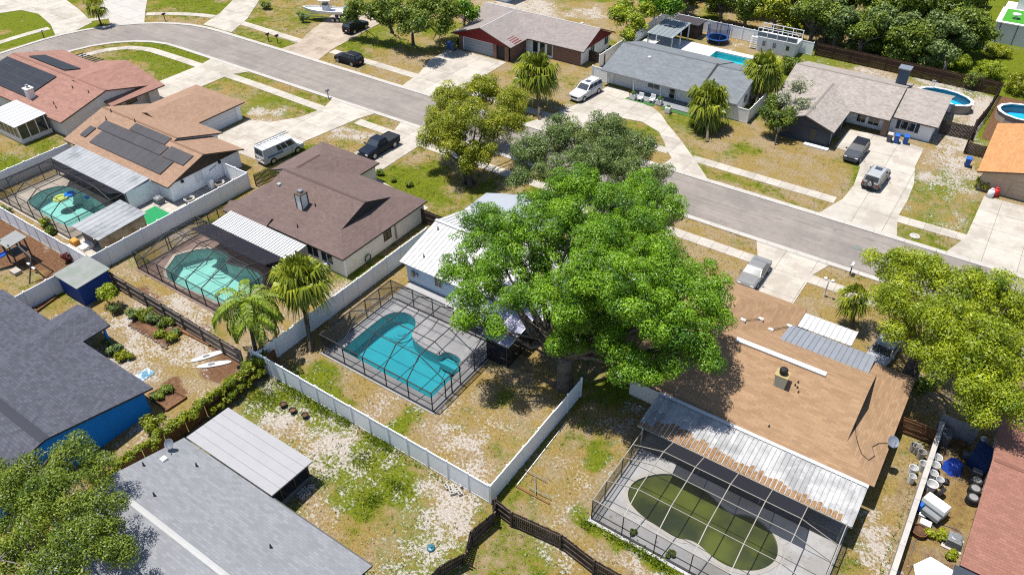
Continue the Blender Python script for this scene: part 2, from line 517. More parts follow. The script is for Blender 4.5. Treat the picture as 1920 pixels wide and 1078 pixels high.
# lots: (green, sand, soil) over rectangles
for x0, x1, y0, y1, gv, sv, ov in (
        (-44, -20, 8, 26.5, .50, .60, 0), (-43, -20, 26.5, 42, .34, .52, .05), (-20, -13.4, 18, 40, .36, .56, .12), (-20, 4, 14, 28.6, .46, .54, 0),
        (1, 4.3, 28, 50, .42, .46, .0), (4.3, 14, 28, 52, .3, .4, .5), (-66, -44, 14, 26, .26, .58, 0), (-66.5, -43.5, 26, 38, .42, .62, 0),
        (-100, -67, 14, 26, .2, .3, .95), (-90, -67, 26, 47, .3, .5, .1), (-120, -91, 20, 41, .45, .4, 0),
        (-120, -66, 62, 67, .55, .32, 0), (-60, -40, 50, 66, .44, .34, 0), (-24, 24, 50, 66, .30, .24, .12), (-24, 24, 64, 67, .28, .22, .1),
        (-130, 24, 75, 78, .52, .32, 0), (-30, -12, 79.5, 92, .30, .34, .10), (-6, 1.3, 79.5, 102, .46, .58, 0), (-48, -28, 79, 92, .45, .46, 0),
        (-89, -73, 80, 100, .45, .42, 0), (-62, -48, 79, 95, .42, .44, .05), (-160, -122, 40, 130, .55, .30, 0), (-120, -90, 79, 130, .50, .36, 0),
        (-52, -26, 104, 118, .72, .1, 0), (-26, -1.5, 98, 118, .35, .75, 0), (-1.2, 24, 103, 118, .3, .2, .9), (-22, 24, 118, 172, .85, .25, 0), (-90, -20, 112, 172, .4, .5, .2)):
    paint_rect('green', x0, x1, y0, y1, gv); paint_rect('sand', x0, x1, y0, y1, sv); paint_rect('soil', x0, x1, y0, y1, ov)
# patches read off the photograph (pixel -> ground)
for a, px, py, rx, ry, v in (
        ('green', 715, 835, 1.6, 3.2, .95), ('green', 640, 770, 1.2, 2.2, .9), ('green', 585, 735, 2.2, 2.0, .9), ('green', 515, 750, 2.0, 2.0, .85), ('green', 700, 940, 1.0, 1.5, .95), ('green', 745, 915, 1.3, .8, .9),
        ('green', 660, 870, 2.0, 2.4, .75), ('sand', 790, 955, 2.0, 1.8, .92), ('sand', 830, 935, 1.8, 1.6, .92), ('sand', 770, 1035, 2.4, 1.4, .9), ('sand', 510, 785, 1.6, 1.0, .85), ('sand', 640, 800, 1.2, .9, .7),
        ('green', 600, 950, 1.8, 1.6, .2), ('sand', 870, 825, 1.5, .9, .9), ('sand', 900, 880, 2.0, .8, .65), ('sand', 650, 700, 2.6, .8, .75), ('green', 680, 745, 2.6, .9, .45), ('green', 850, 790, 1.4, 1.5, .5),
        ('soil', 985, 760, 2.2, 3.6, .38), ('soil', 1010, 690, 1.8, 2.4, .5), ('soil', 600, 680, 2.2, .8, .5), ('sand', 1165, 785, .9, 1.4, .95), ('green', 1095, 860, .9, 1.0, .85), ('sand', 1060, 910, 1.0, 1.0, .7),  # soil under the big tree: brown ground with the crown's shade painted in
        ('green', 1190, 1030, 2.4, .6, .98), ('green', 1100, 985, .8, .6, .9), ('sand', 1195, 1065, 1.2, .5, .95), ('sand', 1010, 975, 1.0, .7, .6), ('soil', 1050, 1010, 1.6, 1.0, .35), ('green', 960, 1050, 3, 2, .55), ('sand', 985, 1000, 1.6, .8, .55),
        ('sand', 1660, 925, .3, .4, .9), ('sand', 1655, 985, .35, .5, .95), ('sand', 1640, 1000, .5, .5, .9), ('sand', 1650, 1035, .6, .7, .9), ('sand', 1625, 1060, .8, .7, .9), ('sand', 1690, 960, .3, .4, .9), ('green', 1690, 880, .9, 2.4, .35), ('soil', 1740, 930, .8, 3.0, .4), ('soil', 1730, 990, .8, 4, .5),
        ('green', 290, 105, 5.5, 3.2, .96), ('green', 230, 95, 5, 1.6, .55), ('green', 330, 130, 3, 2.4, .6), ('green', 60, 52, 7, 5, .8), ('green', 25, 65, 3, 3, .8), ('green', 355, 20, 6, 3, .6),
        ('green', 780, 310, 4, 4, .62), ('soil', 900, 370, 5, 4, .42), ('sand', 640, 245, 3, 1.4, .72), ('sand', 680, 258, 2, 1.6, .8), ('green', 470, 175, 5, 3, .45), ('sand', 510, 215, 3, 2, .78), ('soil', 470, 190, 4, 2, .4),
        ('sand', 505, 240, 2.6, 1.5, .8), ('sand', 340, 660, 1.5, 1.6, .98), ('sand', 250, 585, 1.5, 2.2, .75), ('soil', 410, 690, 1.8, 1.6, .9), ('soil', 310, 740, 1.6, 1.2, .85), ('soil', 285, 570, 2.6, .8, .95), ('soil', 330, 605, 5, .7, .9), ('soil', 400, 650, 3, .7, .8), ('soil', 230, 545, 2, .8, .8),
        ('green', 20, 520, 3, 2.4, .55), ('soil', 20, 530, 3.2, 2.6, .1), ('green', 90, 575, 3, 2, .5), ('soil', 1560, 330, 4, 1.6, .35), ('soil', 1500, 300, 5, 2.0, .35), ('green', 1430, 290, 3, 1.0, .5), ('green', 1390, 340, 6, .8, .6),
        ('sand', 1760, 330, 1.6, 4, .85), ('sand', 1800, 340, 1.4, 3, .7), ('green', 1740, 310, 1.4, 4, .55), ('soil', 1720, 385, 2.6, 2.0, .3), ('sand', 760, 100, 3, 3, .5), ('sand', 1080, 190, 1.6, 1.2, .7), ('sand', 1300, 240, 3, 1.6, .75),
        ('sand', 1000, 40, 8, 5, .95), ('sand', 1750, 60, 6, 6, .7), ('sand', 1000, 15, 9, 4, .9), ('soil', 1000, 20, 5, 3, .5), ('green', 1870, 120, 8, 12, .95), ('sand', 1850, 85, 7, 5, .6), ('sand', 1790, 165, 4, 4, .8), ('green', 1790, 185, 2, 3, .7), ('green', 1860, 250, 1.5, 4, .8), ('sand', 1840, 270, 1.5, 2, .6),
        ('sand', 320, 455, .5, .5, .3), ('green', 240, 500, 1, 3, .5), ('sand', 290, 520, 2, .5, .8), ('sand', 360, 570, 2, .5, .85), ('sand', 640, 535, 1.5, 2, .9), ('soil', 640, 540, .6, 1, .5), ('sand', 580, 590, 1.5, 2.4, .8), ('sand', 540, 625, 1.5, 1.5, .75)):
    paint_px(a, px, py, rx, ry, v)
ATT['green'] = np.clip(ATT['green'] + vnoise(7, 21) * .10 + vnoise(2.5, 22) * .09, 0, 1)
ATT['sand'] = np.clip(ATT['sand'] + vnoise(6, 23) * .07 + vnoise(2.2, 24) * .07, 0, 1)
P = np.stack([VX.ravel(), VY.ravel(), np.zeros(VX.size)], 1)
idx = np.arange(VX.size).reshape(VX.shape)
q = np.stack([idx[:-1, :-1], idx[:-1, 1:], idx[1:, 1:], idx[1:, :-1]], -1).reshape(-1, 4)
cx, cyy = (VX[:-1, :-1] + GS / 2).ravel(), (VY[:-1, :-1] + GS / 2).ravel()
keep = np.ones(len(q), bool)
for x0, x1, y0, y1 in DECKS:
    keep &= ~((cx > x0 + .55) & (cx < x1 - .55) & (cyy > y0 + .55) & (cyy < y1 - .55))
q = q[keep]
far = 2600.0
ext = [(-far, -far), (far, -far), (far, far), (-far, far)]
co = [(GX0, GY0), (GX1, GY0), (GX1, GY1), (GX0, GY1)]
n0 = len(P)
P = np.concatenate([P, [(x, y, 0) for x, y in ext + co]])
qx = np.array([(n0 + i, n0 + (i + 1) % 4, n0 + 4 + (i + 1) % 4, n0 + 4 + i) for i in range(4)])
q = np.concatenate([q, qx])
me = bpy.data.meshes.new('ground')
me.from_pydata(P.tolist(), [], q.tolist())
for a, v in ATT.items():
    la = me.attributes.new(a, 'FLOAT', 'POINT')
    la.data.foreach_set('value', np.concatenate([v.ravel(), np.full(8, .4 if a == 'green' else .3 if a == 'sand' else 0)]).astype(np.float32))
ground = put('ground', me)
tag(ground, 'patchy lawn, dry straw grass and pale bare sand between the houses', None, None, 'structure')

mg = bpy.data.materials.new('patchy_ground')
nt, ln = nodes_of(mg)
bs = nt['Principled BSDF']
pos = N(nt, 'NewGeometry').outputs['Position']
def nz(scale, det=6.0, ro=.65):
    n = N(nt, 'TexNoise', Scale=scale, Detail=det, Roughness=ro); ln.new(pos, n.inputs['Vector']); return n.outputs[0]
def attr(a):
    n = N(nt, 'Attribute'); n.attribute_name = a; return n.outputs['Fac']
def madd(a, b, k, c=0.0):       # a + (b-0.5)*k + c
    m1 = N(nt, 'Math', operation='MULTIPLY_ADD'); ln.new(b, m1.inputs[0]); m1.inputs[1].default_value = k; m1.inputs[2].default_value = -.5 * k + c
    m2 = N(nt, 'Math', operation='ADD'); ln.new(a, m2.inputs[0]); ln.new(m1.outputs[0], m2.inputs[1]); return m2.outputs[0]
big, mid, fine, tiny = nz(.22, 4), nz(.95, 7, .72), nz(4.8, 5, .72), nz(16, 3, .7)
dry = mixc(nt, ln, D(180, 154, 116), D(216, 195, 158), ramp(nt, ln, fine, .38, .62))
dry = mixc(nt, ln, dry, mixc(nt, ln, D(176, 148, 84), D(206, 180, 118), ramp(nt, ln, fine, .38, .62)), ramp(nt, ln, nz(.33, 5, .65), .42, .58))
dry = mixc(nt, ln, dry, D(164, 148, 88), ramp(nt, ln, mid, .52, .74))
grn = mixc(nt, ln, D(110, 130, 24), D(160, 168, 54), ramp(nt, ln, fine, .34, .66))
grn = mixc(nt, ln, grn, D(84, 112, 26), ramp(nt, ln, mid, .5, .72))
col = mixc(nt, ln, dry, grn, ramp(nt, ln, madd(madd(attr('green'), mid, .9), fine, .8), .40, .60))
soil = mixc(nt, ln, D(170, 128, 98), D(126, 94, 72), ramp(nt, ln, fine, .38, .62))
col = mixc(nt, ln, col, soil, ramp(nt, ln, madd(madd(attr('soil'), mid, .6), fine, .35), .42, .62))
sand = mixc(nt, ln, D(222, 206, 188), D(248, 240, 232), ramp(nt, ln, fine, .35, .65))
col = mixc(nt, ln, col, sand, ramp(nt, ln, madd(madd(madd(attr('sand'), mid, 1.0), fine, 1.0), big, .3), .64, .80))
hs = N(nt, 'HueSaturation'); ln.new(col, hs.inputs['Color'])
mr = nt.new('ShaderNodeMapRange'); ln.new(tiny, mr.inputs[0]); mr.inputs[1].default_value = .3; mr.inputs[2].default_value = .7; mr.inputs[3].default_value = .52; mr.inputs[4].default_value = 1.42
ln.new(mr.outputs[0], hs.inputs['Value']); ln.new(hs.outputs[0], bs.inputs['Base Color'])
bs.inputs['Roughness'].default_value = 1.0; bs.inputs['Specular IOR Level'].default_value = .05
bp = N(nt, 'Bump', Strength=.9, Distance=.12); ln.new(nz(7, 5, .75), bp.inputs['Height']); ln.new(bp.outputs[0], bs.inputs['Normal'])
me.materials.append(mg)

# ---------------------------------------------------------------- road, kerbs, pavements, driveways
NO_GRASS = []
def strip(name, r0, r1, z, m, label, thick=0.0):
    a, b = band(r0, r1)
    mb = MB(); n = len(a)
    vs = [(x, y, z) for x, y in a] + [(x, y, z) for x, y in b]
    fs = [(i, i + 1, n + i + 1, n + i) for i in range(n - 1)]
    mb.add(vs, fs)
    if thick:
        for e in (a, b):
            vs = [(x, y, z) for x, y in e] + [(x, y, z - thick) for x, y in e]
            mb.add(vs, [(i, i + 1, n + i + 1, n + i) for i in range(n - 1)])
    NO_GRASS.append(a + b[::-1])
    return tag(mb.obj(name, m), label, None, None, 'structure')
nt, ln = M_ASPHALT.node_tree.nodes, M_ASPHALT.node_tree.links
bs_ = nt['Principled BSDF']; lk = bs_.inputs['Base Color'].links[0].from_socket
gp = N(nt, 'NewGeometry').outputs['Position']
for sc_, lo_, hi_, k_ in (((.10, 2.2, 1), .90, 1.09, 1.0), ((.9, .9, 1), .93, 1.05, 2.0), ((.035, 1.1, 1), .92, 1.07, 1.0)):
    mp = N(nt, 'Mapping'); mp.inputs['Scale'].default_value = sc_; ln.new(gp, mp.inputs['Vector'])
    n_ = N(nt, 'TexNoise', Scale=k_, Detail=6.0, Roughness=.7); ln.new(mp.outputs[0], n_.inputs['Vector'])
    mr = nt.new('ShaderNodeMapRange'); ln.new(n_.outputs[0], mr.inputs[0]); mr.inputs[1].default_value = .35; mr.inputs[2].default_value = .65; mr.inputs[3].default_value = lo_; mr.inputs[4].default_value = hi_
    h_ = N(nt, 'HueSaturation'); ln.new(mr.outputs[0], h_.inputs['Value']); ln.new(lk, h_.inputs['Color']); lk = h_.outputs[0]
ln.new(lk, bs_.inputs['Base Color'])
strip('road', 11.9, 19.35, .012, M_ASPHALT, 'grey asphalt street that bends away at the upper left')

# tar repairs and stains on the asphalt
RD = [o for o in COL.objects if o.name == 'road'][0]
M_TAR = mat('tar_patch', D(152, 145, 142), .9, .12, 2, stain=D(132, 126, 124))
for k, (px, py, L_, w_, a_) in enumerate(((113, 83, 1.6, .35, .2), (146, 74, 1.4, .3, .2), (193, 66, 1.5, .35, .1), (239, 61, 1.8, .4, 0), (210, 64, .9, .25, 0), (67, 96, 1.3, .3, .3), (400, 76, .7, .4, 0), (725, 187, 1.4, .12, .4), (742, 180, .8, .1, -.4), (1352, 415, .35, .3, 0), (1360, 419, .3, .2, 0), (1460, 411, .9, .12, 0), (1632, 450, .8, .3, 0), (1565, 432, .5, .25, 0), (1640, 476, 1.2, .25, .1), (900, 225, 2.2, .1, .05), (1520, 455, 3.0, .07, .02), (560, 120, 2.6, .07, -.05), (640, 160, 1.8, .07, .1))):
    c_ = g(px, py); n_ = 11; R_ = random.Random(k)
    pl = []
    for t_ in range(n_):
        th = 2 * math.pi * t_ / n_; rr = R_.uniform(.7, 1.15); x_, y_ = L_ / 2 * rr * math.cos(th), w_ / 2 * rr * math.sin(th)
        pl.append((c_.x + x_ * math.cos(a_) - y_ * math.sin(a_), c_.y + x_ * math.sin(a_) + y_ * math.cos(a_), .016))
    MB().add(pl, [tuple(range(n_))]).obj('tar_patch', M_TAR, RD)

def resample(pts, step):
    out, acc = [Vector(pts[0])], 0.0
    for a, b in zip(pts, pts[1:]):
        a, b = Vector(a), Vector(b)
        L = (b - a).length; t = step - acc
        while t <= L:
            out.append(a + (b - a) * (t / L)); t += step
        acc = (acc + L) % step if L + acc >= step else acc + L
    return out

def slab_path(name, label, pts, width, step, z0, z1, m, gap=.012, skip=(), piece='slab'):
    root = thing(name, label, None, (pts[0][0], pts[0][1], 0), kind='structure')
    ps = resample([(*p, 0) for p in pts], step)
    ps = [p.to_2d() for p in ps]
    for i in range(len(ps) - 1):
        a, b = ps[i], ps[i + 1]
        mid = (a + b) / 2
        if mid.x < -158 or mid.x > 22 or mid.y > 172: continue
        if any(inside(s, [mid.x], [mid.y])[0] for s in skip): continue
        da = ((ps[i + 1] - ps[max(i - 1, 0)])).normalized(); db = ((ps[min(i + 2, len(ps) - 1)] - ps[i])).normalized()
        na, nb = Vector((-da.y, da.x)) * width / 2, Vector((-db.y, db.x)) * width / 2
        ab = (b - a).normalized() * gap
        poly = [a - na + ab, b - nb - ab, b + nb - ab, a + na + ab]
        MB().prism([tuple(p) for p in poly], z0, z1 + RN.uniform(-.004, .004)).obj(piece, m, root)
        NO_GRASS.append([tuple(p) for p in poly])
    return root

def slabs(name, label, poly, cx_, cy_, z0, z1, m, gap=.014, ox=0.0, oy=0.0, piece='slab', kind='structure', cat=None):
    xs, ys = [p[0] for p in poly], [p[1] for p in poly]
    root = thing(name, label, cat, (sum(xs) / len(xs), sum(ys) / len(ys), 0), kind=kind)
    NO_GRASS.append(poly)
    x = min(xs) - ox
    while x < max(xs):
        y = min(ys) - oy
        while y < max(ys):
            c = clip(poly, x + gap, x + cx_ - gap, y + gap, y + cy_ - gap)
            if c:
                w = max(p[0] for p in c) - min(p[0] for p in c); h = max(p[1] for p in c) - min(p[1] for p in c)
                if w > .12 and h > .12:
                    MB().prism(c, z0, z1 + RN.uniform(-.003, .003)).obj(piece, m, root)
            y += cy_
        x += cx_
    return root

KERB_IN = [(ROADC[0] - 11.6, 30)] + arc(11.6) + [(30, ROADC[1] + 11.6)]
KERB_OUT = [(ROADC[0] - 19.65, 30)] + arc(19.65) + [(30, ROADC[1] + 19.65)]
slab_path('kerb', 'pale concrete kerb along the near side of the street', KERB_IN, .62, 3.0, -.05, .085, M_KERB, .01, piece='kerb_stone')
slab_path('kerb', 'pale concrete kerb along the far side of the street', KERB_OUT, .68, 3.0, -.05, .085, M_KERB, .01, piece='kerb_stone')

DRIVES = [
    ('solar-roofed pink house', [(-100.6, 66.65), (-92.0, 66.65), (-93.5, 64.5), (-93.6, 53.9), (-100.0, 53.9), (-100.0, 64.3)], M_CONC),
    ('brown house with the white van', [(-75.4, 66.65), (-67.6, 66.65), (-68.5, 64.2), (-68.6, 63.0), (-69.6, 56.2), (-70.2, 49.6), (-80.1, 49.6), (-80.1, 56.2), (-77.2, 57.2), (-75.0, 60.5), (-74.4, 64.0)], M_CONC),
    ('brown house with the dark pickup', [(-63.2, 66.65), (-56.2, 66.65), (-57.2, 64), (-57.0, 54.4), (-62.6, 54.4), (-62.2, 64)], M_CONC),
    ('boat and black SUV across the street', [(-94.8, 75.3), (-86.8, 75.3), (-88.1, 79.4), (-88.6, 84), (-89.6, 92), (-96.5, 97), (-99.5, 92), (-96.2, 82), (-94.4, 79)], M_CONC_TAN),
    ('red-gabled brick house', [(-70.4, 75.3), (-62.0, 75.3), (-62.7, 79), (-63.0, 90.1), (-73.3, 90.1), (-73.0, 84.5), (-71.2, 80)], M_CONC),
    ('silver sedan at the orange-roofed house', [(-16.0, 66.65), (-8.7, 66.65), (-9.6, 64), (-9.7, 56.3), (-14.9, 56.3), (-14.9, 64)], M_CONC),
    ('white metal-roofed house behind the big tree', [(-35.6, 66.65), (-27.6, 66.65), (-28.6, 64), (-28.6, 57.2), (-34.6, 57.2), (-34.6, 64)], M_CONC),
    ('two parked cars at the tan-grey house', [(-12.4, 75.3), (-4.5, 75.3), (-5.3, 79), (-5.2, 83), (-5.4, 87), (-6.2, 91.3), (-6.3, 96.3), (-10.2, 97.3), (-15.2, 96.3), (-15.3, 90.8), (-12.6, 90.3), (-11.4, 87.5), (-10.9, 83), (-11.1, 79.4)], M_CONC),
    ('orange-roofed house at the right edge', [(0.2, 75.3), (22, 75.3), (22, 89.2), (1.5, 88.7), (1.3, 79)], M_CONC),
    ('upper left corner, wide and curved', [g2(-40, -8), g2(112, -8), g2(150, 20), g2(173, 43), g2(140, 60), g2(104, 67), g2(95, 47), g2(72, 27), g2(40, 20), g2(-30, 30)], M_CONC),
    ('white concrete at the top of the street bend', [g2(186, -8), g2(278, -8), g2(272, 24), g2(271, 44), g2(208, 49), g2(204, 36), g2(188, 34)], M_KERB),
    ('concrete slanting up from the bend', [g2(446, -8), g2(492, -8), g2(464, 36), g2(434, 62), g2(381, 47), g2(412, 26)], M_CONC)]
CIRCLE = [(-46.5, 91.2), (-43.2, 90.9), (-42.2, 89.3), (-38.3, 88.4), (-36.5, 87.2), (-34.7, 85.2), (-31.3, 82.0), (-28.0, 78.6), (-25.0, 75.3), (-30.6, 75.3), (-30.4, 77.4),
          (-31.7, 78.8), (-32.8, 80.4), (-34.6, 82.6), (-37.6, 83.9), (-40.4, 83.4), (-42.0, 81.6), (-43.2, 78.8), (-43.4, 75.3), (-49.8, 75.3), (-48.2, 79.5), (-46.8, 85)]
SKIP = [d[1] for d in DRIVES] + [CIRCLE]
slab_path('sidewalk', 'pale concrete sidewalk along the near side of the street', [(-118.0, 30), (-118.0, 56), (-117.0, 60), (-114.8, 62.6), (-111.5, 63.9), (-105, 64.1), (-88, 64.15), (-74, 63.85), (-62, 63.7), (-24, 63.5), (30, 63.3)], 1.38, 1.52, -.04, .045, M_CONC, skip=SKIP)
slab_path('sidewalk', 'pale concrete sidewalk along the far side of the street', [(-133.8, 30)] + [(x, y) for x, y in arc(24.2)] + [(-88, 79.0), (-60, 78.8), (-11, 78.75), (30, 79.2)], 1.42, 1.52, -.04, .045, M_CONC, skip=SKIP)
for nm, poly, m in DRIVES:
    lab = 'concrete driveway of the ' + nm if nm[0] not in 'uwc' or nm.startswith('white metal') else 'driveway in the ' + nm if nm[0] == 'u' else 'driveway of ' + nm
    slabs('driveway', lab, poly, 3.1, 3.4, -.04, .055, m)
slabs('driveway', 'curved concrete half-circle driveway of the grey shingle house', CIRCLE, 3.1, 3.3, -.04, .055, M_CONC)
slabs('path', 'narrow concrete walk beside the lawn of the brown chimney house', [(-57.0, 54.4), (-56.2, 54.4), (-47.3, 52.9), (-47.3, 51.9), (-56.0, 52.8), (-57.0, 53.3)], 1.6, 3, -.04, .045, M_CONC)
# manhole in the road and the valve box in the far verge
p = g(1608, 465)
mb = MB().lathe([(.42, .0), (.42, .03), (.36, .034)], 24, (p.x, p.y, .006))
tag(mb.obj('manhole_cover', mat('cast_iron', D(150, 160, 150), .7, .2, 6)), 'round iron manhole cover in the road near the mailbox', 'manhole cover')
p = g(1715, 443)
mb = MB().lathe([(.5, 0), (.5, .06), (.28, .08), (.26, .02)], 20, (p.x, p.y, 0))
tag(mb.obj('valve_ring', M_KERB), 'small white concrete ring in the verge by the far kerb', 'valve ring')
# ---------------------------------------------------------------- houses
def roof(parent, x0, x1, y0, y1, ze, zr, axis, ends, m, t=.16, gable=None, name='roof', ov=.35, ridge=None, ridge_w=.3):
    """Rectangular roof with its ridge along axis; each end is (inset, share): (0,0) gable, (e,1) hip, (e,s) gablet over a hip."""
    def pt(a, b, z): return (a, b, z) if axis == 'x' else (b, a, z)
    a0, a1, b0, b1 = (x0, x1, y0, y1) if axis == 'x' else (y0, y1, x0, x1)
    bm = (b0 + b1) / 2; hw = (b1 - b0) / 2; s = (zr - ze) / hw
    (e0, t0), (e1, t1) = ends
    sl = math.hypot(1, s)
    top = MB()
    fwd = axis == 'x'
    def face(pts, uv):
        vs = [pt(*p) for p in pts]
        f = tuple(range(len(vs)))
        n = (Vector(vs[1]) - Vector(vs[0])).cross(Vector(vs[2]) - Vector(vs[0]))
        if n.z < 0: f = f[::-1]; uv = uv[::-1]
        top.add(vs, [f], 0, [uv])
    for sg in (-1, 1):
        be = bm + sg * hw
        def P(a, share): return (a, be - sg * hw * share, ze + (zr - ze) * share)
        pts = [P(a0, 0), P(a1, 0)]
        if e1 > 0: pts.append(P(a1 - e1, t1))
        if not (e1 > 0 and t1 >= .999): pts.append(P(a1 - e1, 1))
        if not (e0 > 0 and t0 >= .999): pts.append(P(a0 + e0, 1))
        if e0 > 0: pts.append(P(a0 + e0, t0))
        face(pts, [(p[0], abs(p[1] - be) * sl) for p in pts])
    for (e, tt, a, dr) in ((e0, t0, a0, 1), (e1, t1, a1, -1)):
        if e > 0:
            zz = ze + (zr - ze) * tt
            L = math.hypot(e, zz - ze)
            pts = [(a, b0, ze), (a, b1, ze)]
            uv = [(b0, 0), (b1, 0)]
            if tt >= .999:
                pts.append((a + dr * e, bm, zr)); uv.append((bm, L))
            else:
                pts += [(a + dr * e, b1 - hw * tt, zz), (a + dr * e, b0 + hw * tt, zz)]
                uv += [(b1 - hw * tt, L), (b0 + hw * tt, L)]
            face(pts, uv)
    # thickness: the sheet again t lower, and an edge band
    key = {}
    vid, vs = [], []
    for v in top.v:
        k = tuple(round(c, 3) for c in v)
        if k not in key: key[k] = len(vs); vs.append(v)
        vid.append(key[k])
    fs = [tuple(vid[i] for i in f) for f in top.f]
    ec = {}
    for f in fs:
        for i in range(len(f)): ec.setdefault(frozenset((f[i], f[(i + 1) % len(f)])), []).append((f[i], f[(i + 1) % len(f)]))
    n = len(vs)
    out = MB()
    out.add(vs + [(v[0], v[1], v[2] - t) for v in vs], fs, 0, top.uv)
    out.f += [tuple(i + n for i in f[::-1]) for f in fs]; out.m += [1] * len(fs); out.uv += [None] * len(fs)
    for e, l in ec.items():
        if len(l) == 1:
            a, b = l[0]
            out.f.append((a, a + n, b + n, b)); out.m.append(1); out.uv.append(None)
    r = out.obj(name, [m, M_FASCIA if parent.get('_f') is None else MATS[parent['_f']]], parent)
    gm = gable or M_WALLS
    for (e, tt, a, dr) in ((e0, t0, a0, 1), (e1, t1, a1, -1)):
        if tt < .999 and gm is not False:
            aa = a + dr * (e if e > 0 else ov)
            lo = tt if e > 0 else 0.0
            zlo = ze + (zr - ze) * lo - t * .9
            h2 = hw * (1 - lo) - (.02 if e > 0 else ov * .6)
            w = MB()
            w.add([pt(aa, bm - h2, zlo), pt(aa, bm + h2, zlo), pt(aa, bm, zr - t - .02), pt(aa + dr * .12, bm - h2, zlo), pt(aa + dr * .12, bm + h2, zlo), pt(aa + dr * .12, bm, zr - t - .02)],
                  [(0, 1, 2), (5, 4, 3), (0, 3, 4, 1), (1, 4, 5, 2), (2, 5, 3, 0)])
            w.obj('gable', gm, parent)
    if ridge:
        ra, rb = a0 + e0 + .1, a1 - e1 - .1
        k = MB()
        d = ridge_w / 2
        zz = zr + .035
        k.add([pt(ra, bm - d, zz - d * s), pt(rb, bm - d, zz - d * s), pt(rb, bm, zz), pt(ra, bm, zz), pt(ra, bm + d, zz - d * s), pt(rb, bm + d, zz - d * s),
               pt(ra, bm - d, zz - d * s - .06), pt(rb, bm - d, zz - d * s - .06), pt(ra, bm + d, zz - d * s - .06), pt(rb, bm + d, zz - d * s - .06)],
              [(0, 1, 2, 3), (3, 2, 5, 4), (0, 6, 7, 1), (4, 5, 9, 8), (0, 3, 4, 8, 6), (1, 7, 9, 5, 2)])
        k.obj('ridge_cap', ridge, r)
    return r

def window(parent, face, at, c, z0, w, h, frame=None, glass=None, d=.06, mull=1, shutters=None, name='window'):
    """face: 'x+','x-','y+','y-' wall direction; at: wall plane; c: centre along the wall."""
    frame = frame or M_WHITE; glass = glass or M_GLASS
    sg = 1 if face[1] == '+' else -1
    ax = face[0]
    def bx(mb, a0, a1, n0, n1, zz0, zz1):
        n0, n1 = sorted((at + sg * n0, at + sg * n1))
        if ax == 'x': mb.box(n0, n1, a0, a1, zz0, zz1)
        else: mb.box(a0, a1, n0, n1, zz0, zz1)
    f = MB(); b = .07
    bx(f, c - w / 2 - b, c + w / 2 + b, -.02, d, z0 - b, z0)
    bx(f, c - w / 2 - b, c + w / 2 + b, -.02, d, z0 + h, z0 + h + b)
    bx(f, c - w / 2 - b, c - w / 2, -.02, d - .004, z0, z0 + h)
    bx(f, c + w / 2, c + w / 2 + b, -.02, d - .004, z0, z0 + h)
    for k in range(mull):
        xx = c - w / 2 + w * (k + 1) / (mull + 1)
        bx(f, xx - .025, xx + .025, -.02, d - .01, z0, z0 + h)
    o = f.obj(name, frame, parent)
    gm = MB(); bx(gm, c - w / 2, c + w / 2, -.03, d * .35, z0, z0 + h)
    gm.obj('pane', glass, o)
    if shutters:
        for s2 in (-1, 1):
            sm = MB(); bx(sm, c + s2 * (w / 2 + b + .22) - .2, c + s2 * (w / 2 + b + .22) + .2, -.01, .045, z0 - b, z0 + h + b)
            sm.obj('shutter', shutters, o)
    return o

def door(parent, face, at, c, w, h, m, panels=4, name='garage_door', frame=None):
    sg = 1 if face[1] == '+' else -1
    ax = face[0]
    def bx(mb, a0, a1, n0, n1, z0, z1):
        n0, n1 = sorted((at + sg * n0, at + sg * n1))
        if ax == 'x': mb.box(n0, n1, a0, a1, z0, z1)
        else: mb.box(a0, a1, n0, n1, z0, z1)
    f = MB()
    bx(f, c - w / 2 - .12, c - w / 2, -.02, .07, .02, h + .12); bx(f, c + w / 2, c + w / 2 + .12, -.02, .07, .02, h + .12); bx(f, c - w / 2, c + w / 2, -.02, .066, h, h + .12)
    o = f.obj(name, frame or M_WHITE, parent)
    for k in range(panels):
        p = MB(); bx(p, c - w / 2, c + w / 2, -.015, .03 + .004 * (k % 2), .03 + (h - .03) * k / panels, .03 + (h - .03) * (k + 1) / panels - .025)
        p.obj('panel', m, o)
    return o

def pipe_vent(parent, x, y, z, m=None, r=.06, h=.35):
    return MB().lathe([(r * 1.8, -.1), (r * 1.6, .02), (r, .06), (r, h), (r * .7, h)], 8, (x, y, z)).obj('vent_pipe', m or M_DARK, parent)

def box_vent(parent, x, y, z, m=None):
    return MB().bevel_box(x - .2, x + .2, y - .2, y + .2, z - .1, z + .2, .06).obj('roof_vent', m or M_WHITE, parent)

def walls(parent, x0, x1, y0, y1, h, m, name='wall', z0=-.05):
    """Four wall faces, each with its thickness, as one shell."""
    return MB().box(x0, x1, y0, y1, z0, h).obj(name, m, parent)

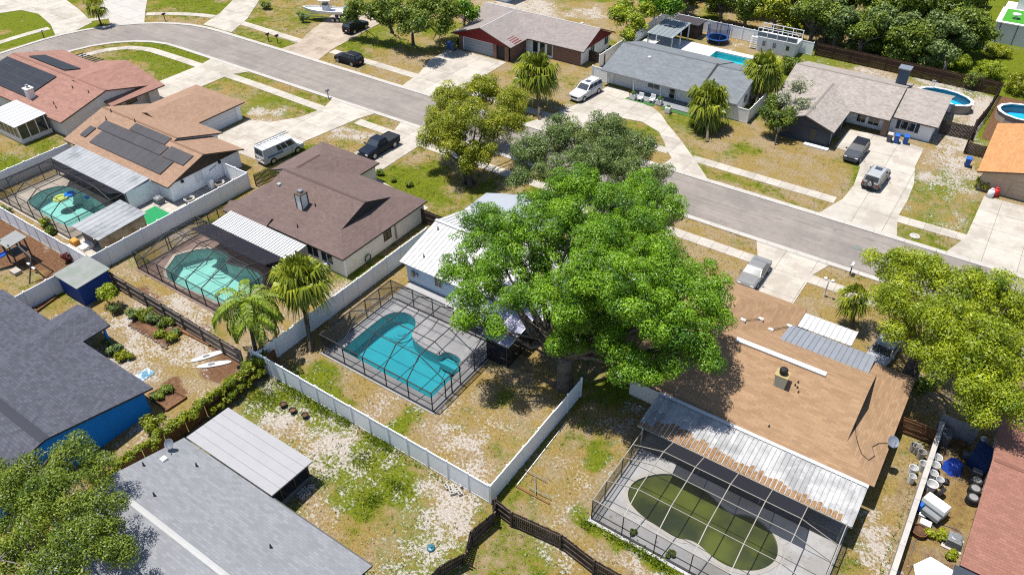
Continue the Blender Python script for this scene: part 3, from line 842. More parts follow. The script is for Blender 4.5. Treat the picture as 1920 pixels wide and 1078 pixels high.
def metal_panels(parent, x0, x1, ya, za, yb, zb, pitch, m, rib=.05, name='roof_panel'):
    """Standing ribs run from (ya,za) to (yb,zb); each pan is a piece of its own."""
    n = max(1, round((x1 - x0) / pitch)); w = (x1 - x0) / n
    mb = MB()
    lo = [(0, 0), (w - .075, 0), (w - .06, rib), (w - .018, rib), (w - .003, 0)]
    k = len(lo)
    vs = [(px, ya - ya, za + pz) for px, pz in lo] + [(px, yb - ya, zb + pz) for px, pz in lo] + [(px, 0, za - .03) for px, pz in lo] + [(px, yb - ya, zb - .03) for px, pz in lo]
    fs = [(i, i + 1, k + i + 1, k + i) for i in range(k - 1)] if yb > ya else [(i + 1, i, k + i, k + i + 1) for i in range(k - 1)]
    fs += [(2 * k + i, 2 * k + i + 1, i + 1, i) for i in range(k - 1)] + [(k + i, k + i + 1, 3 * k + i + 1, 3 * k + i) for i in range(k - 1)]
    fs += [(2 * k + i + 1, 2 * k + i, 3 * k + i, 3 * k + i + 1) for i in range(k - 1)]
    mb.add(vs, fs)
    me_ = mb.mesh(name, m)
    o = org(parent)
    return [put(name, me_, parent, (x0 + i * w - o.x, ya - o.y, RN.uniform(0, .006) - o.z)) for i in range(n)]

def solar(parent, origin, u, v, nu, nv, m, gap=.02, th=.05, frame=None, name='solar_panel', skip=()):
    """Panels nu x nv on a roof plane; origin and edge vectors of one panel."""
    origin, u, v = Vector(origin), Vector(u), Vector(v)
    nrm = u.cross(v).normalized()
    if nrm.z < 0: nrm = -nrm
    du, dv = u.normalized() * gap, v.normalized() * gap
    a, b = u - du, v - dv
    vs = [du * 0, a, a + b, b]; vs = [p for p in vs] + [p + nrm * th for p in vs]
    mb = MB().add(vs, [(0, 1, 2, 3), (7, 6, 5, 4), (0, 4, 5, 1), (1, 5, 6, 2), (2, 6, 7, 3), (3, 7, 4, 0)])
    me_ = mb.mesh(name, m)
    o = org(parent)
    for i in range(nu):
        for j in range(nv):
            if (i, j) in skip: continue
            put(name, me_, parent, origin + u * i + v * j + nrm * .08 - o)
    if frame:
        vs = [origin + nrm * .03, origin + u * nu + nrm * .03, origin + u * nu + v * nv + nrm * .03, origin + v * nv + nrm * .03]
        vs += [p + nrm * .03 for p in vs]
        for i in range(1, nu):
            a_ = origin + u * i + nrm * .112; MB().beam(a_, a_ + v * nv, .035, .02).obj('frame_bar', frame, parent)
        for j in range(1, nv):
            a_ = origin + v * j + nrm * .112; MB().beam(a_, a_ + u * nu, .035, .02).obj('frame_bar', frame, parent)

M_FASCIA = mat('fascia', D(120, 104, 92), .8, .1)
M_FASC_D = mat('dark_fascia', (.03, .028, .026), .7, .15)
M_FASC_W = mat('white_fascia', D(225, 225, 225), .7, .05)
M_WALLS = mat('cream_stucco', (.72, .66, .57), .9, .05, 1, bump=.1, stain=(.54, .49, .42))
M_STUC_W = mat('white_stucco', (.78, .78, .78), .9, .04, 1, bump=.1, stain=(.58, .58, .57))
M_STUC_G = mat('greige_stucco', (.64, .57, .52), .9, .05, 1, bump=.1)
M_STUC_B = mat('pale_blue_stucco', (.46, .58, .68), .9, .05, 1, bump=.1)
M_BLUE = mat('blue_stucco', (.004, .20, .62), .8, .06, 1, bump=.1)
M_TANW = mat('tan_siding', (.42, .32, .23), .85, .06)
SH_A = shingle('pink_shingles', D(184, 140, 126), D(150, 108, 96), row=.2, blot=.55)
SH_B = shingle('tan_shingles', D(188, 154, 130), D(138, 106, 86), row=.22, tab=.45, blot=.3)
SH_C = shingle('brown_shingles', D(136, 116, 111), D(102, 86, 82), row=.2, blot=.4)
SH_E = shingle('orange_shingles', D(190, 154, 120), D(162, 124, 92), D(202, 168, 134), row=.2, tab=.6, blot=.5)
SH_F = shingle('slate_shingles', D(96, 98, 110), D(64, 66, 76), D(118, 120, 134), row=.24, tab=.34, blot=.3)
SH_G = shingle('light_grey_shingles', D(164, 166, 172), D(146, 149, 156), row=.2, tab=.45, blot=.25)
SH_H = shingle('faded_grey_shingles', D(178, 168, 164), D(150, 138, 134), row=.2, blot=.4)
SH_I = shingle('blue_grey_shingles', D(146, 152, 158), D(108, 114, 120), row=.22, tab=.5, blot=.45)
SH_J = shingle('tan_grey_shingles', D(190, 180, 172), D(150, 138, 130), D(212, 202, 194), row=.22, tab=.4, blot=.5)
SH_K = shingle('bright_orange_shingles', D(226, 166, 112), D(190, 126, 80), row=.2, blot=.4)
SH_L = shingle('red_shingles', D(178, 128, 112), D(140, 94, 82), row=.2, tab=.4, blot=.4)
mbk = bpy.data.materials.new('brick'); nt, ln = nodes_of(mbk)
tc = N(nt, 'NewGeometry'); br = N(nt, 'TexBrick', Scale=1.0)
sx = N(nt, 'SeparateXYZ'); ln.new(tc.outputs['Position'], sx.inputs[0]); ad = N(nt, 'Math', operation='ADD'); ln.new(sx.outputs[0], ad.inputs[0]); ln.new(sx.outputs[1], ad.inputs[1])
cb = N(nt, 'CombineXYZ'); ln.new(ad.outputs[0], cb.inputs[0]); ln.new(sx.outputs[2], cb.inputs[1]); ln.new(cb.outputs[0], br.inputs['Vector'])
br.inputs['Brick Width'].default_value = .24; br.inputs['Row Height'].default_value = .09; br.inputs['Mortar Size'].default_value = .012
br.inputs['Color1'].default_value = (*D(150, 92, 74), 1); br.inputs['Color2'].default_value = (*D(186, 126, 104), 1); br.inputs['Mortar'].default_value = (*D(196, 172, 156), 1)
ln.new(br.outputs[0], nt['Principled BSDF'].inputs['Base Color']); nt['Principled BSDF'].inputs['Roughness'].default_value = .9
M_BRICK = mbk
G_ = (0, 0)

# --- A: pink roof with solar panels, upper left
A = thing('house', 'house with pink shingle roof and solar panels at the upper left corner', 'house', (-104, 47, 0))
walls(A, -116, -95.0, 40.5, 53.0, 2.2, M_STUC_G); walls(A, -107.2, -94.2, 52, 53.4, 2.16, M_STUC_G, 'garage_wall')
r = roof(A, -116.5, -94.5, 40.0, 53.5, 2.3, 4.0, 'x', (G_, G_), SH_A, ridge=SH_A, gable=M_STUC_G)
roof(A, -108.2, -93.4, 46.2, 54.1, 2.3, 4.05, 'y', (G_, G_), SH_A, name='garage_roof', gable=M_STUC_G, ov=.3)
sl = (4.0 - 2.3) / 6.75
solar(A, (-116.2, 41.3, 2.3 + 1.3 * sl), (2.02, 0, 0), (0, 1.15, 1.15 * sl), 6, 4, M_SOLAR, frame=M_CHROME)
solar(A, (-113.8, 47.5, 4.0 - .7 * sl), (1.75, 0, 0), (0, 1.1, -1.1 * sl), 5, 2, M_SOLAR)
pa, pb = g(140, 106, 2.3), g(204, 126, 2.3)
PG = thing('pergola', 'black slatted pergola behind the pink-roofed house', 'pergola', (pa.x, pa.y, 0))
for k in range(11):
    c = pa.lerp(pb, k / 10); MB().beam((c.x, c.y - .3, 2.35), (c.x, c.y + 1.3, 2.35), .3, .06).obj('slat', M_BLACK, PG)
for c in (pa, pb):
    for dy in (-.1, 1.1): MB().box(c.x - .05, c.x + .05, c.y + dy - .05, c.y + dy + .05, 0, 2.3).obj('post', M_BLACK, PG)
MB().box(-103.9, -103.0, 41.2, 42.0, 2.3, 3.9).box(-104.0, -102.9, 41.1, 42.1, 3.9, 4.02).obj('chimney', M_STUC_G, A)
MB().lathe([(.16, 0), (.16, .3), (.24, .34), (.2, .42)], 10, (-103.45, 41.6, 4.02)).obj('chimney_cap', M_CHROME, A)
for x, y in ((-97.8, 41.6), (-98.9, 42.0), (-96.4, 45.5), (-99.5, 45.2)): pipe_vent(A, x, y, 2.3 + (y - 40) * sl)
window(A, 'x+', -95.0, 49.8, .9, 1.7, .9, mull=0); window(A, 'x+', -95.0, 45.3, 1.2, .9, .5, mull=0)
MB().box(-95.08, -94.9, 44.5, 46.0, 2.75, 3.35).obj('attic_vent', M_FASCIA, A)
MB().box(-94.98, -94.88, 40.9, 52.6, 2.28, 2.42).obj('trim_band', M_FASCIA, A)
MB().box(-94.95, -94.6, 48.1, 48.5, 1.0, 1.8).obj('meter_box', M_CHROME, A)
door(A, 'y+', 53.4, -99, 5.0, 2.05, M_WHITE)
# its sun room
AR = thing('sun_room', 'sun room with flat white metal roof beside the pink-roofed house', 'sun room', (-104, 38, 0))
z0 = 2.55
p1_, p2_, p3_ = g(0, 220, 2.4), g(27, 240, 2.4), g(90, 213, 2.5)
sx0, sx1, sy0, sy1 = p2_.x - 7.0, p2_.x, p2_.y, 40.2
metal_panels(AR, sx0, sx1, sy1, 2.62, sy0, 2.38, .9, M_WMETAL, .03)
MB().box(sx0 + .2, sx1 - .25, sy0 + .25, sy0 + .37, 0, .75).box(sx1 - .37, sx1 - .25, sy0 + .37, sy1, 0, .55).obj('knee_wall', M_STUC_G, AR)
for k in range(7): MB().box(sx0 + .3 + k * 1.05, sx0 + .42 + k * 1.05, sy0 + .26, sy0 + .36, .75, 2.36).obj('mullion', M_WHITE, AR)
for k in range(4): MB().box(sx1 - .36, sx1 - .26, sy0 + .3 + k * (sy1 - sy0 - .5) / 3.2, sy0 + .42 + k * (sy1 - sy0 - .5) / 3.2, .55, 2.4).obj('mullion', M_STUC_G, AR)
for k in range(6): MB().box(sx0 + .43 + k * 1.05, sx0 + 1.34 + k * 1.05, sy0 + .29, sy0 + .32, .76, 2.34).obj('pane', M_GLASS, AR)
for k in range(3): MB().box(sx1 - .33, sx1 - .29, sy0 + .43 + k * (sy1 - sy0 - .5) / 3.2, sy0 + .29 + (k + 1) * (sy1 - sy0 - .5) / 3.2, .56, 2.38).obj('pane', M_GLASS, AR)

# --- B: tan roof with black pool-heater panels
B = thing('house', 'house with tan shingle roof and black panels, white van parked beside it', 'house', (-80, 43, 0))
walls(B, -89.6, -71.2, 38.3, 47.7, 2.2, M_STUC_W); walls(B, -89.6, -80.9, 47, 56.0, 2.16, M_STUC_W, 'garage_wall'); walls(B, -88, -76.4, 47.7, 48.9, 2.18, M_STUC_W, 'front_wall')
roof(B, -90.2, -75.9, 37.75, 49.4, 2.3, 4.12, 'x', (G_, G_), SH_B, ridge=SH_B, gable=M_STUC_W)
roof(B, -76.6, -70.6, 37.78, 48.1, 2.29, 3.95, 'x', (G_, G_), SH_B, name='roof', ridge=SH_B, gable=mat('brown_board', (.045, .03, .022), .8, .1), ov=.45)
roof(B, -90.0, -80.4, 46.0, 56.5, 2.3, 3.75, 'y', (G_, (4.2, 1.0)), SH_B, name='garage_roof', gable=False)
sb = (4.12 - 2.3) / 5.82
def bz(y): return 2.3 + (y - 37.75) * sb
solar(B, (-86.2, 38.75, bz(38.75)), (1.32, 0, 0), (0, 1.95, 1.95 * sb), 10, 1, M_SOLAR2, .015, .04, name='heater_panel')
solar(B, (-87.4, 40.75, bz(40.75)), (1.32, 0, 0), (0, 1.35, 1.35 * sb), 9, 1, M_SOLAR2, .015, .04, name='heater_panel')
solar(B, (-83.0, 42.15, bz(42.15)), (1.32, 0, 0), (0, 1.1, 1.1 * sb), 5, 1, M_SOLAR2, .015, .04, name='heater_panel')
solar(B, (-75.3, 40.75, bz(40.75)), (1.28, 0, 0), (0, 1.55, 1.55 * sb), 3, 1, M_SOLAR2, .015, .04, name='heater_panel')
solar(B, (-88.6, 39.1, bz(39.1)), (1.1, 0, 0), (0, 1.6, 1.6 * sb), 1, 1, M_SOLAR2, .015, .04, name='heater_panel')
for x, y in ((-87.6, 42.2), (-83.5, 43.4), (-88.2, 43.4)): pipe_vent(B, x, y, bz(y) + .02)
door(B, 'x+', -80.9, 52.8, 4.8, 2.05, M_WHITE)
window(B, 'x+', -71.2, 42.0, .95, .85, 1.15, glass=M_WHITE, mull=0)
for y, z in ((39.9, 1.7), (44.9, 1.75)): MB().bevel_box(-71.2, -71.02, y - .14, y + .14, z, z + .32, .03).obj('wall_lamp', M_BLACK, B)
MB().tube([(-71.14, 43.4, 1.5), (-71.12, 43.9, 1.62), (-71.12, 44.4, 1.7)], .03, 6).obj('pipe', M_DARK, B)
MB().lathe([(.25, 0), (.25, .05)], 16, (0, 0, 0)).obj('meter', M_WHITE, B).location = (-71.15 + 80, 38.9 - 43, 1.0)
MB().box(-73.72, -73.55, 34.7, 38.3, -.05, 2.2).obj('back_wall', M_STUC_W, B)

# --- C: brown roof, chimney
C = thing('house', 'cream house with brown hip roof and white box chimney', 'house', (-54, 45, 0))
walls(C, -61.8, -46.25, 39.05, 50.9, 2.2, M_WALLS); walls(C, -64.0, -55.8, 50, 54.0, 2.17, M_WALLS, 'garage_wall')
C['_f'] = 'dark_fascia'
roof(C, -62.4, -45.95, 38.8, 51.22, 2.3, 4.5, 'x', ((2.3, .42), (2.55, .42)), SH_C, gable=M_FASC_D, ridge=SH_C)
roof(C, -64.4, -55.45, 46.5, 54.4, 2.3, 4.0, 'y', (G_, (4.4, 1)), SH_C, name='garage_roof', gable=False, ridge=SH_C)
roof(C, -62.4, -56.15, 38.3, 40.5, 2.16, 2.75, 'x', (G_, G_), SH_C, name='back_eave', gable=False)
sc = 2.2 / 6.21
def cz(y): return 2.3 + (y - 38.8) * sc
cb_ = gx(565, 384, -54.6)
cyk = 42.1
MB().box(-54.75, -54.0, cyk - .45, cyk + .45, cz(cyk) - .3, cz(cyk) + 1.5).obj('chimney', mat('chimney_panel', (.72, .70, .64), .8, .05), C)
ch = MB()
for dx in (-.79, 0.0):
    for dy in (-.49, .41): ch.box(-54.0 + dx, -54.0 + dx + .08, cyk + dy, cyk + dy + .08, cz(cyk) - .3, cz(cyk) + 1.52)
ch.box(-54.8, -53.9, cyk - .5, cyk + .5, cz(cyk) + 1.5, cz(cyk) + 1.6).obj('chimney_trim', mat('chimney_wood', D(120, 106, 90), .85, .1), C)
MB().box(-54.6, -54.15, cyk - .22, cyk + .22, cz(cyk) + 1.6, cz(cyk) + 1.85).obj('chimney_cap', M_CHROME, C)
for x, y in ((-53.1, 42.6), (-53.0, 39.9)): pipe_vent(C, x, y, cz(y))
box_vent(C, -58.9, 43.2, cz(43.2), M_FASC_W)
window(C, 'x+', -46.25, 45.2, .9, .95, 1.1, frame=M_FASC_D)
window(C, 'y-', 39.05, -50.3, .9, 1.5, 1.1); window(C, 'y-', 39.05, -48.4, .9, 1.5, 1.1)
MB().box(-46.3, -46.1, 46.3, 46.42, .3, 2.0).obj('conduit', M_CHROME, C)
MB().box(-46.25, -46.12, 39.05, 39.2, 0, 2.2).obj('downspout', M_STUC_W, C)
hz = MB()
for k in range(3): hz.tube([(-46.05 + .03 * k, 42.0 + .38 * math.cos(t), .55 + .38 * math.sin(t)) for t in [i * math.pi / 6 for i in range(13)]], .05, 6, cap=False)
tag(hz.obj('garden_hose', mat('green_hose', D(80, 130, 110), .5, .1)), 'coiled green hose hanging on the cream side wall', 'hose')
door(C, 'y+', 54.0, -60, 4.8, 2.05, M_WHITE)

# --- D: white metal roof behind the big tree
Dh = thing('house', 'pale blue house with ribbed white metal roof under the big tree', 'house', (-31, 47, 0))
walls(Dh, -41.0, -21.5, 42.0, 52.4, 2.2, M_STUC_B); walls(Dh, -41.1, -32.6, 52, 55.5, 2.17, M_STUC_B, 'garage_wall')
metal_panels(Dh, -41.45, -21.0, 41.6, 2.28, 47.2, 3.78, .46, M_WMETAL)
metal_panels(Dh, -41.45, -21.0, 53.0, 2.28, 47.2, 3.78, .46, M_WMETAL)
wing = roof(Dh, -41.85, -31.9, 47.6, 55.9, 2.27, 3.8, 'y', (G_, G_), mat('pale_wing_roof', D(214, 222, 234), .4, .03, .7, spec=.5), gable=M_STUC_B, name='garage_roof')
MB().beam((-41.5, 47.2, 3.84), (-20.95, 47.2, 3.84), .34, .05).obj('ridge_cap', M_WMETAL, Dh)
MB().add([(-40.95, 42.2, 2.1), (-40.95, 52.2, 2.1), (-40.95, 47.2, 3.6), (-40.85, 42.2, 2.1), (-40.85, 52.2, 2.1), (-40.85, 47.2, 3.6)], [(0, 2, 1), (3, 4, 5), (0, 1, 4, 3), (1, 2, 5, 4), (2, 0, 3, 5)]).obj('gable', M_STUC_B, Dh)
window(Dh, 'y-', 42.0, -37.2, .9, .8, 1.1); window(Dh, 'y-', 42.0, -32.5, .5, 1.8, 1.5); window(Dh, 'y-', 42, -26.5, .9, 1.0, 1.1)
for x, y in ((-40.5, 46.3), (-39.6, 43.0)): pipe_vent(Dh, x, y, 2.3 + (y - 41.6) * .268)
MB().box(-40.3, -40.0, 41.75, 42.0, .9, 1.5).box(-39.8, -39.6, 41.8, 42.0, 1.1, 1.4).obj('meter_box', M_CHROME, Dh)

# --- E: orange roof, right
Eh = thing('house', 'house with large orange-tan shingle roof on the right, beside the green pool', 'house', (-7.5, 47, 0))
Eh['_f'] = 'dark_fascia'
walls(Eh, -16.8, 1.1, 40.6, 52.0, 2.2, M_WALLS); walls(Eh, -16.8, -8.5, 51, 55.5, 2.17, M_WALLS, 'garage_wall')
roof(Eh, -17.3, 1.62, 40.1, 52.4, 2.3, 4.6, 'x', (G_, (2.6, .34)), SH_E, gable=M_FASC_D)
roof(Eh, -17.3, -7.95, 46.4, 56.0, 2.3, 4.35, 'y', (G_, (4.4, 1)), SH_E, name='garage_roof', gable=False)
MB().beam((-10.9, 46.25, 4.64), (-4.0, 46.25, 4.64), .42, .1).obj('ridge_cap', M_WHITE, Eh)
se = 2.3 / 6.15
def ez(y): return 2.3 + (y - 40.1) * se
cx0, cy0 = -6.6, 44.3
MB().box(cx0 - .42, cx0 + .42, cy0 - .36, cy0 + .36, ez(cy0) - .2, ez(cy0) + .95).obj('chimney', mat('chimney_tan', (.5, .46, .34), .8, .06), Eh)
MB().box(cx0 - .5, cx0 + .5, cy0 - .44, cy0 + .44, ez(cy0) + .95, ez(cy0) + 1.02).obj('chimney_top', mat('chimney_yellow', D(222, 200, 140), .8, .06), Eh)
MB().lathe([(.2, 0), (.2, .12), (.3, .14), (.3, .42), (.22, .5), (.05, .52)], 16, (cx0, cy0, ez(cy0) + 1.02)).obj('chimney_cap', M_BLACK, Eh)
for x, y in ((-5.5, 44.9), (-5.4, 44.5), (-5.2, 44.2), (-5.6, 44.6), (-6.0, 41.0)): pipe_vent(Eh, x, y, ez(y), None, .05, .15)
# porch roof of pale grey metal and awning over the front door
P = thing('porch_roof', 'pale grey ribbed porch roof at the front of the orange-roofed house', 'porch roof', (-5, 50.5, 0))
metal_panels(P, -8.4, -1.5, 48.4, 3.62, 52.9, 2.5, .42, mat('grey_ribbed_metal', D(178, 184, 196), .5, .06, 1, obj=.05), .06)
for x in (-7.9, -4.9, -1.9): MB().box(x - .06, x + .06, 52.5, 52.62, 0, 2.5).obj('post', M_WHITE, P)
P = thing('awning', 'white corrugated awning at the front of the orange-roofed house', 'awning', (-5.7, 54.4, 0))
metal_panels(P, -7.9, -3.5, 53.1, 2.45, 55.4, 2.25, .44, M_WMETAL, .06)
for x in (-7.6, -5.7, -3.8):
    for y in (53.4, 55.1): MB().box(x - .05, x + .05, y - .05, y + .05, 0, 2.25).obj('post', M_WHITE, P)
# lanai roof of white pans with leaf litter caught along the low edge
P = thing('lanai_roof', 'white corrugated lanai roof with brown leaf litter above the green pool', 'lanai roof', (-6.2, 38, 0))
pans = metal_panels(P, -14.0, 1.3, 39.75, 2.44, 36.2, 2.18, .34, mat('weathered_white_metal', (.30, .30, .30), .5, .12, 1.6, spec=.4, obj=.12, c2=(.20, .20, .205), stain=(.24, .24, .24)), .07)
for i, o_ in enumerate(pans):
    x = -14 + (i + .02) * (15.3 / len(pans)); L = max(0.0, (1.5 - .022 * i) * RN.uniform(.72, 1.12) * (.3 if i > 42 or i < 3 else 1))
    if L < .2: continue
    lt = MB(); w_ = 15.3 / len(pans) - .085
    zl = lambda y: 2.18 + (y - 36.2) * (.26 / 3.55)
    lt.add([(x, 36.22, zl(36.22) + .004), (x + w_, 36.22, zl(36.22) + .004), (x + w_, 36.22 + L, zl(36.22 + L) + .004), (x + w_ / 2, 36.22 + L * 1.12, zl(36.22 + L) + .004), (x, 36.22 + L * .93, zl(36.22 + L) + .004),
            (x + .04, 36.3, zl(36.3) + .04), (x + w_ - .04, 36.3, zl(36.3) + .04), (x + w_ / 2, 36.22 + L * .9, zl(36.22 + L * .9) + .035)],
           [(0, 1, 6, 5), (1, 2, 7, 6), (2, 3, 7), (3, 4, 7), (4, 0, 5, 7), (5, 6, 7)])
    lo_ = lt.obj('leaf_litter', mat('leaf_litter', D(204, 164, 122), 1, .3, 12, bump=.6, bscale=30, c2=D(168, 128, 90)), P)
for x in (-13.6, -9, -4.5, 0.8): MB().box(x - .05, x + .05, 36.3, 36.4, 0, 2.16).obj('post', M_WHITE, P)
MB().beam((-14, 36.24, 2.11), (1.3, 36.24, 2.11), .08, .12).obj('gutter', M_WMETAL, P)
MB().beam((-14, 39.74, 2.5), (1.3, 39.74, 2.5), .3, .05).obj('flashing', M_WMETAL, P)

# --- F: blue house, left
Fh = thing('house', 'bright blue house with dark slate shingle roof at the left edge', 'house', (-58, 11, 0))
Fh['_f'] = 'dark_fascia'
walls(Fh, -67.4, -46.75, 3.2, 18.0, 2.2, M_BLUE)
roof(Fh, -68, -46.4, 2.7, 18.65, 2.3, 4.05, 'x', (G_, G_), SH_F, gable=M_BLUE, ridge=SH_F, ridge_w=.7, ov=.36)
roof(Fh, -60.5, -55.7, 15.2, 21.15, 2.3, 3.05, 'y', (G_, G_), SH_F, name='porch_roof', gable=M_BLUE)
for x in (-60.1, -56.1): MB().box(x - .09, x + .09, 20.6, 20.78, 0, 2.3).obj('porch_post', M_BLUE, Fh)
window(Fh, 'y+', 18.0, -51.5, .9, 1.4, 1.0); window(Fh, 'y+', 18, -64, .9, 1.4, 1.0)

# --- G: light grey house, bottom left
Gh = thing('house', 'long light grey shingle roof house at the bottom left with satellite dish', 'house', (-31, 11, 0))
walls(Gh, -39.8, -22.6, 5.5, 16.3, 2.2, M_STUC_W)
roof(Gh, -40.25, -22.2, 5.1, 16.85, 2.3, 3.85, 'x', (G_, G_), SH_G, ridge=M_FASC_W, gable=M_STUC_W, ridge_w=.36)
sg_ = 1.55 / 5.87
def gz(y): return 2.3 + (16.85 - y) * sg_
box_vent(Gh, -39.2, 14.6, gz(14.6), M_WHITE)
for x, y in ((-39.6, 13.4), (-37.1, 15.6), (-36.6, 12.2), (-27.8, 14.0)): pipe_vent(Gh, x, y, gz(y))
MB().beam((-22.2, 16.9, 2.22), (-31.0, 16.9, 2.22), .1, .1).obj('gutter', M_DARK, Gh)
P = thing('patio_roof', 'flat white panel patio roof behind the light grey house', 'patio roof', (-35.6, 18.8, 0))
for k in range(5):
    ya, yb = 16.9 + k * .74 + .008, 16.9 + (k + 1) * .74 - .008; za, zb = 2.42 - .2 * k / 5, 2.42 - .2 * (k + 1) / 5
    MB().add([(-40.05, ya, za), (-31.15, ya, za), (-31.15, yb, zb), (-40.05, yb, zb), (-40.05, ya, za - .12), (-31.15, ya, za - .12), (-31.15, yb, zb - .12), (-40.05, yb, zb - .12)],
             [(0, 1, 2, 3), (7, 6, 5, 4), (0, 4, 5, 1), (1, 5, 6, 2), (2, 6, 7, 3), (3, 7, 4, 0)]).obj('roof_panel', mat('patio_panel', D(206, 206, 210), .6, .03, .8, obj=.02, stain=D(196, 196, 200)), P)
MB().box(-39.8, -31.5, 20.2, 20.32, 0, .6).box(-31.62, -31.5, 16.4, 20.2, 0, .6).obj('knee_wall', M_GREYPL, P)
for k in range(4): MB().box(-31.61, -31.51, 16.6 + k * 1.18, 16.7 + k * 1.18, .6, 2.2).obj('post', M_DARK, P)
for k in range(5): MB().box(-39.75 + k * 2.04, -39.65 + k * 2.04, 20.21, 20.31, .6, 2.12).obj('post', M_DARK, P)
MB().quad((-31.55, 16.5, .6), (-31.55, 20.25, .6), (-31.55, 20.25, 2.15), (-31.55, 16.5, 2.15)).obj('screen', S_SHADE, P)
MB().quad((-39.7, 20.26, .6), (-31.55, 20.26, .6), (-31.55, 20.26, 2.12), (-39.7, 20.26, 2.12)).obj('screen', S_SHADE, P)

# --- H: red gabled brick house across the street
Hh = thing('house', 'brick house with red garage gable and faded grey roof across the street', 'house', (-63, 99, 0))
walls(Hh, -72.8, -53.4, 95.2, 103.9, 2.2, M_STUC_W); walls(Hh, -72.2, -62.9, 90.7, 95.2, 2.17, M_BRICK, 'garage_wall')
MB().box(-58.0, -53.35, 95.0, 95.2, 0, 2.15).obj('brick_facing', M_BRICK, Hh)
roof(Hh, -73.6, -52.7, 94.75, 104.4, 2.3, 4.3, 'x', (G_, G_), SH_H, ridge=M_FASC_W, ridge_w=.22, gable=M_RED)
roof(Hh, -73.4, -62.3, 90.25, 99.4, 2.3, 4.15, 'y', (G_, G_), SH_H, name='garage_roof', ridge=M_FASC_W, ridge_w=.22, gable=M_RED, ov=.2)
door(Hh, 'y-', 90.7, -68.4, 5.6, 2.0, mat('garage_grey', D(206, 214, 224), .6, .03))
for x in (-65.3, -63.2): MB().box(x - .3, x + .3, 90.4, 90.95, 0, 2.2).obj('brick_pier', M_BRICK, Hh)
MB().box(-64.95, -63.5, 90.6, 90.69, 0, 2.15).obj('entry', M_BLACK, Hh)
for k in range(3): window(Hh, 'y-', 95.2, -61.2 + k * 1.25, .35, .85, 1.6, mull=0)
window(Hh, 'x+', -53.4, 98.6, .8, 1.0, 1.1); window(Hh, 'x+', -53.4, 102.8, .8, 1.0, 1.1)
for k in range(4):
    p = g(962 + k * 4, 82 - k * 1.5, 2.7)
    MB().beam((-63.9 + k * .42, 91.6, 2.42 + .13 * (3 - k)), (-63.9 + k * .42, 93.4, 2.42 + .13 * (3 - k)), .2, .06).obj('roof_louvre', M_RED, Hh)
box_vent(Hh, -56.6, 100.8, 3.85, M_WHITE)

# --- I: blue-grey roof, white walls
Ih = thing('house', 'white house with blue-grey shingle roof and front porch across the street', 'house', (-38, 98, 0))
Ih['_f'] = 'white_fascia'
walls(Ih, -47.2, -28.4, 92.2, 102.9, 2.2, M_STUC_W)
roof(Ih, -47.6, -33.4, 90.7, 103.4, 2.3, 4.15, 'x', (G_, G_), SH_I, ridge=SH_I, gable=M_STUC_W)
roof(Ih, -33.6, -28.0, 90.72, 103.2, 2.24, 4.04, 'x', (G_, G_), SH_I, gable=M_STUC_W, ridge=SH_I)
MB().beam((-33.5, 90.9, 2.36), (-33.5, 97.05, 4.2), .22, .05).obj('roof_seam', M_BLACK, Ih)
door(Ih, 'y-', 92.2, -44.9, 2.7, 2.05, M_WHITE)
window(Ih, 'y-', 92.2, -40.2, .9, 1.6, .9); window(Ih, 'y-', 92.2, -34.3, .9, 1.6, .9); window(Ih, 'x+', -28.4, 95, .9, 1, 1)
dd = MB().box(-37.9, -36.9, 92.1, 92.2, .05, 2.1).obj('front_door', M_WHITE, Ih)
MB().box(-37.75, -37.05, 92.07, 92.1, .2, 1.95).obj('pane', M_GLASS, dd)
for x in (-42.6, -38.6, -33.6): MB().box(x - .08, x + .08, 91.0, 91.16, 0, 2.2).obj('porch_post', M_WHITE, Ih)
box_vent(Ih, -42.6, 95.2, 3.6, M_WHITE)
slabs('porch', 'grey porch slab in front of the blue-grey roofed house', [(-42.4, 89.5), (-31.5, 89.4), (-31.5, 92.1), (-42.4, 92.1)], 2.7, 2.8, -.04, .12, mat('porch_grey', D(176, 180, 186), .8, .05))
MB_g = MB().box(-42.6, -38.5, 88.75, 89.45, 0, .06)
tag(MB_g.obj('turf_strip', mat('artificial_turf', (.03, .10, .02), .9, .15, 8)), 'narrow green turf strip before the left half of the white porch', 'turf')
tag(MB().box(-37.2, -31.4, 88.6, 89.3, 0, .06).obj('turf_strip', MATS['artificial_turf']), 'narrow green turf strip before the right half of the white porch', 'turf')

# --- J: tan-grey roof
Jh = thing('house', 'house with mottled tan-grey roof and grey chimney across the street', 'house', (-14, 101, 0))
walls(Jh, -24.4, -11.2, 98.4, 108.9, 2.2, M_STUC_W); walls(Jh, -11.4, -6.2, 98.5, 108.1, 2.18, M_STUC_W, 'side_wall')
MG = mat('dark_grey_siding', D(98, 104, 118), .8, .06); walls(Jh, -22.4, -16.1, 90.2, 99, 2.17, MG, 'garage_wall')
roof(Jh, -24.9, -10.95, 96.6, 109.4, 2.3, 4.18, 'x', (G_, G_), SH_J, ridge=SH_J, gable=MG)
roof(Jh, -11.2, -5.7, 98.0, 108.6, 2.25, 3.95, 'x', (G_, G_), SH_J, gable=M_STUC_W)
roof(Jh, -22.9, -15.6, 89.7, 104.0, 2.3, 3.55, 'y', (G_, G_), SH_J, name='garage_roof', ridge=SH_J, gable=MG)
MB().box(-12.7, -11.5, 105.2, 106.4, 2.5, 5.5).obj('chimney', mat('chimney_bluegrey', D(112, 130, 152), .8, .05), Jh)
MB().box(-12.85, -11.35, 105.05, 106.55, 5.5, 5.62).obj('chimney_cap', M_CHROME, Jh)
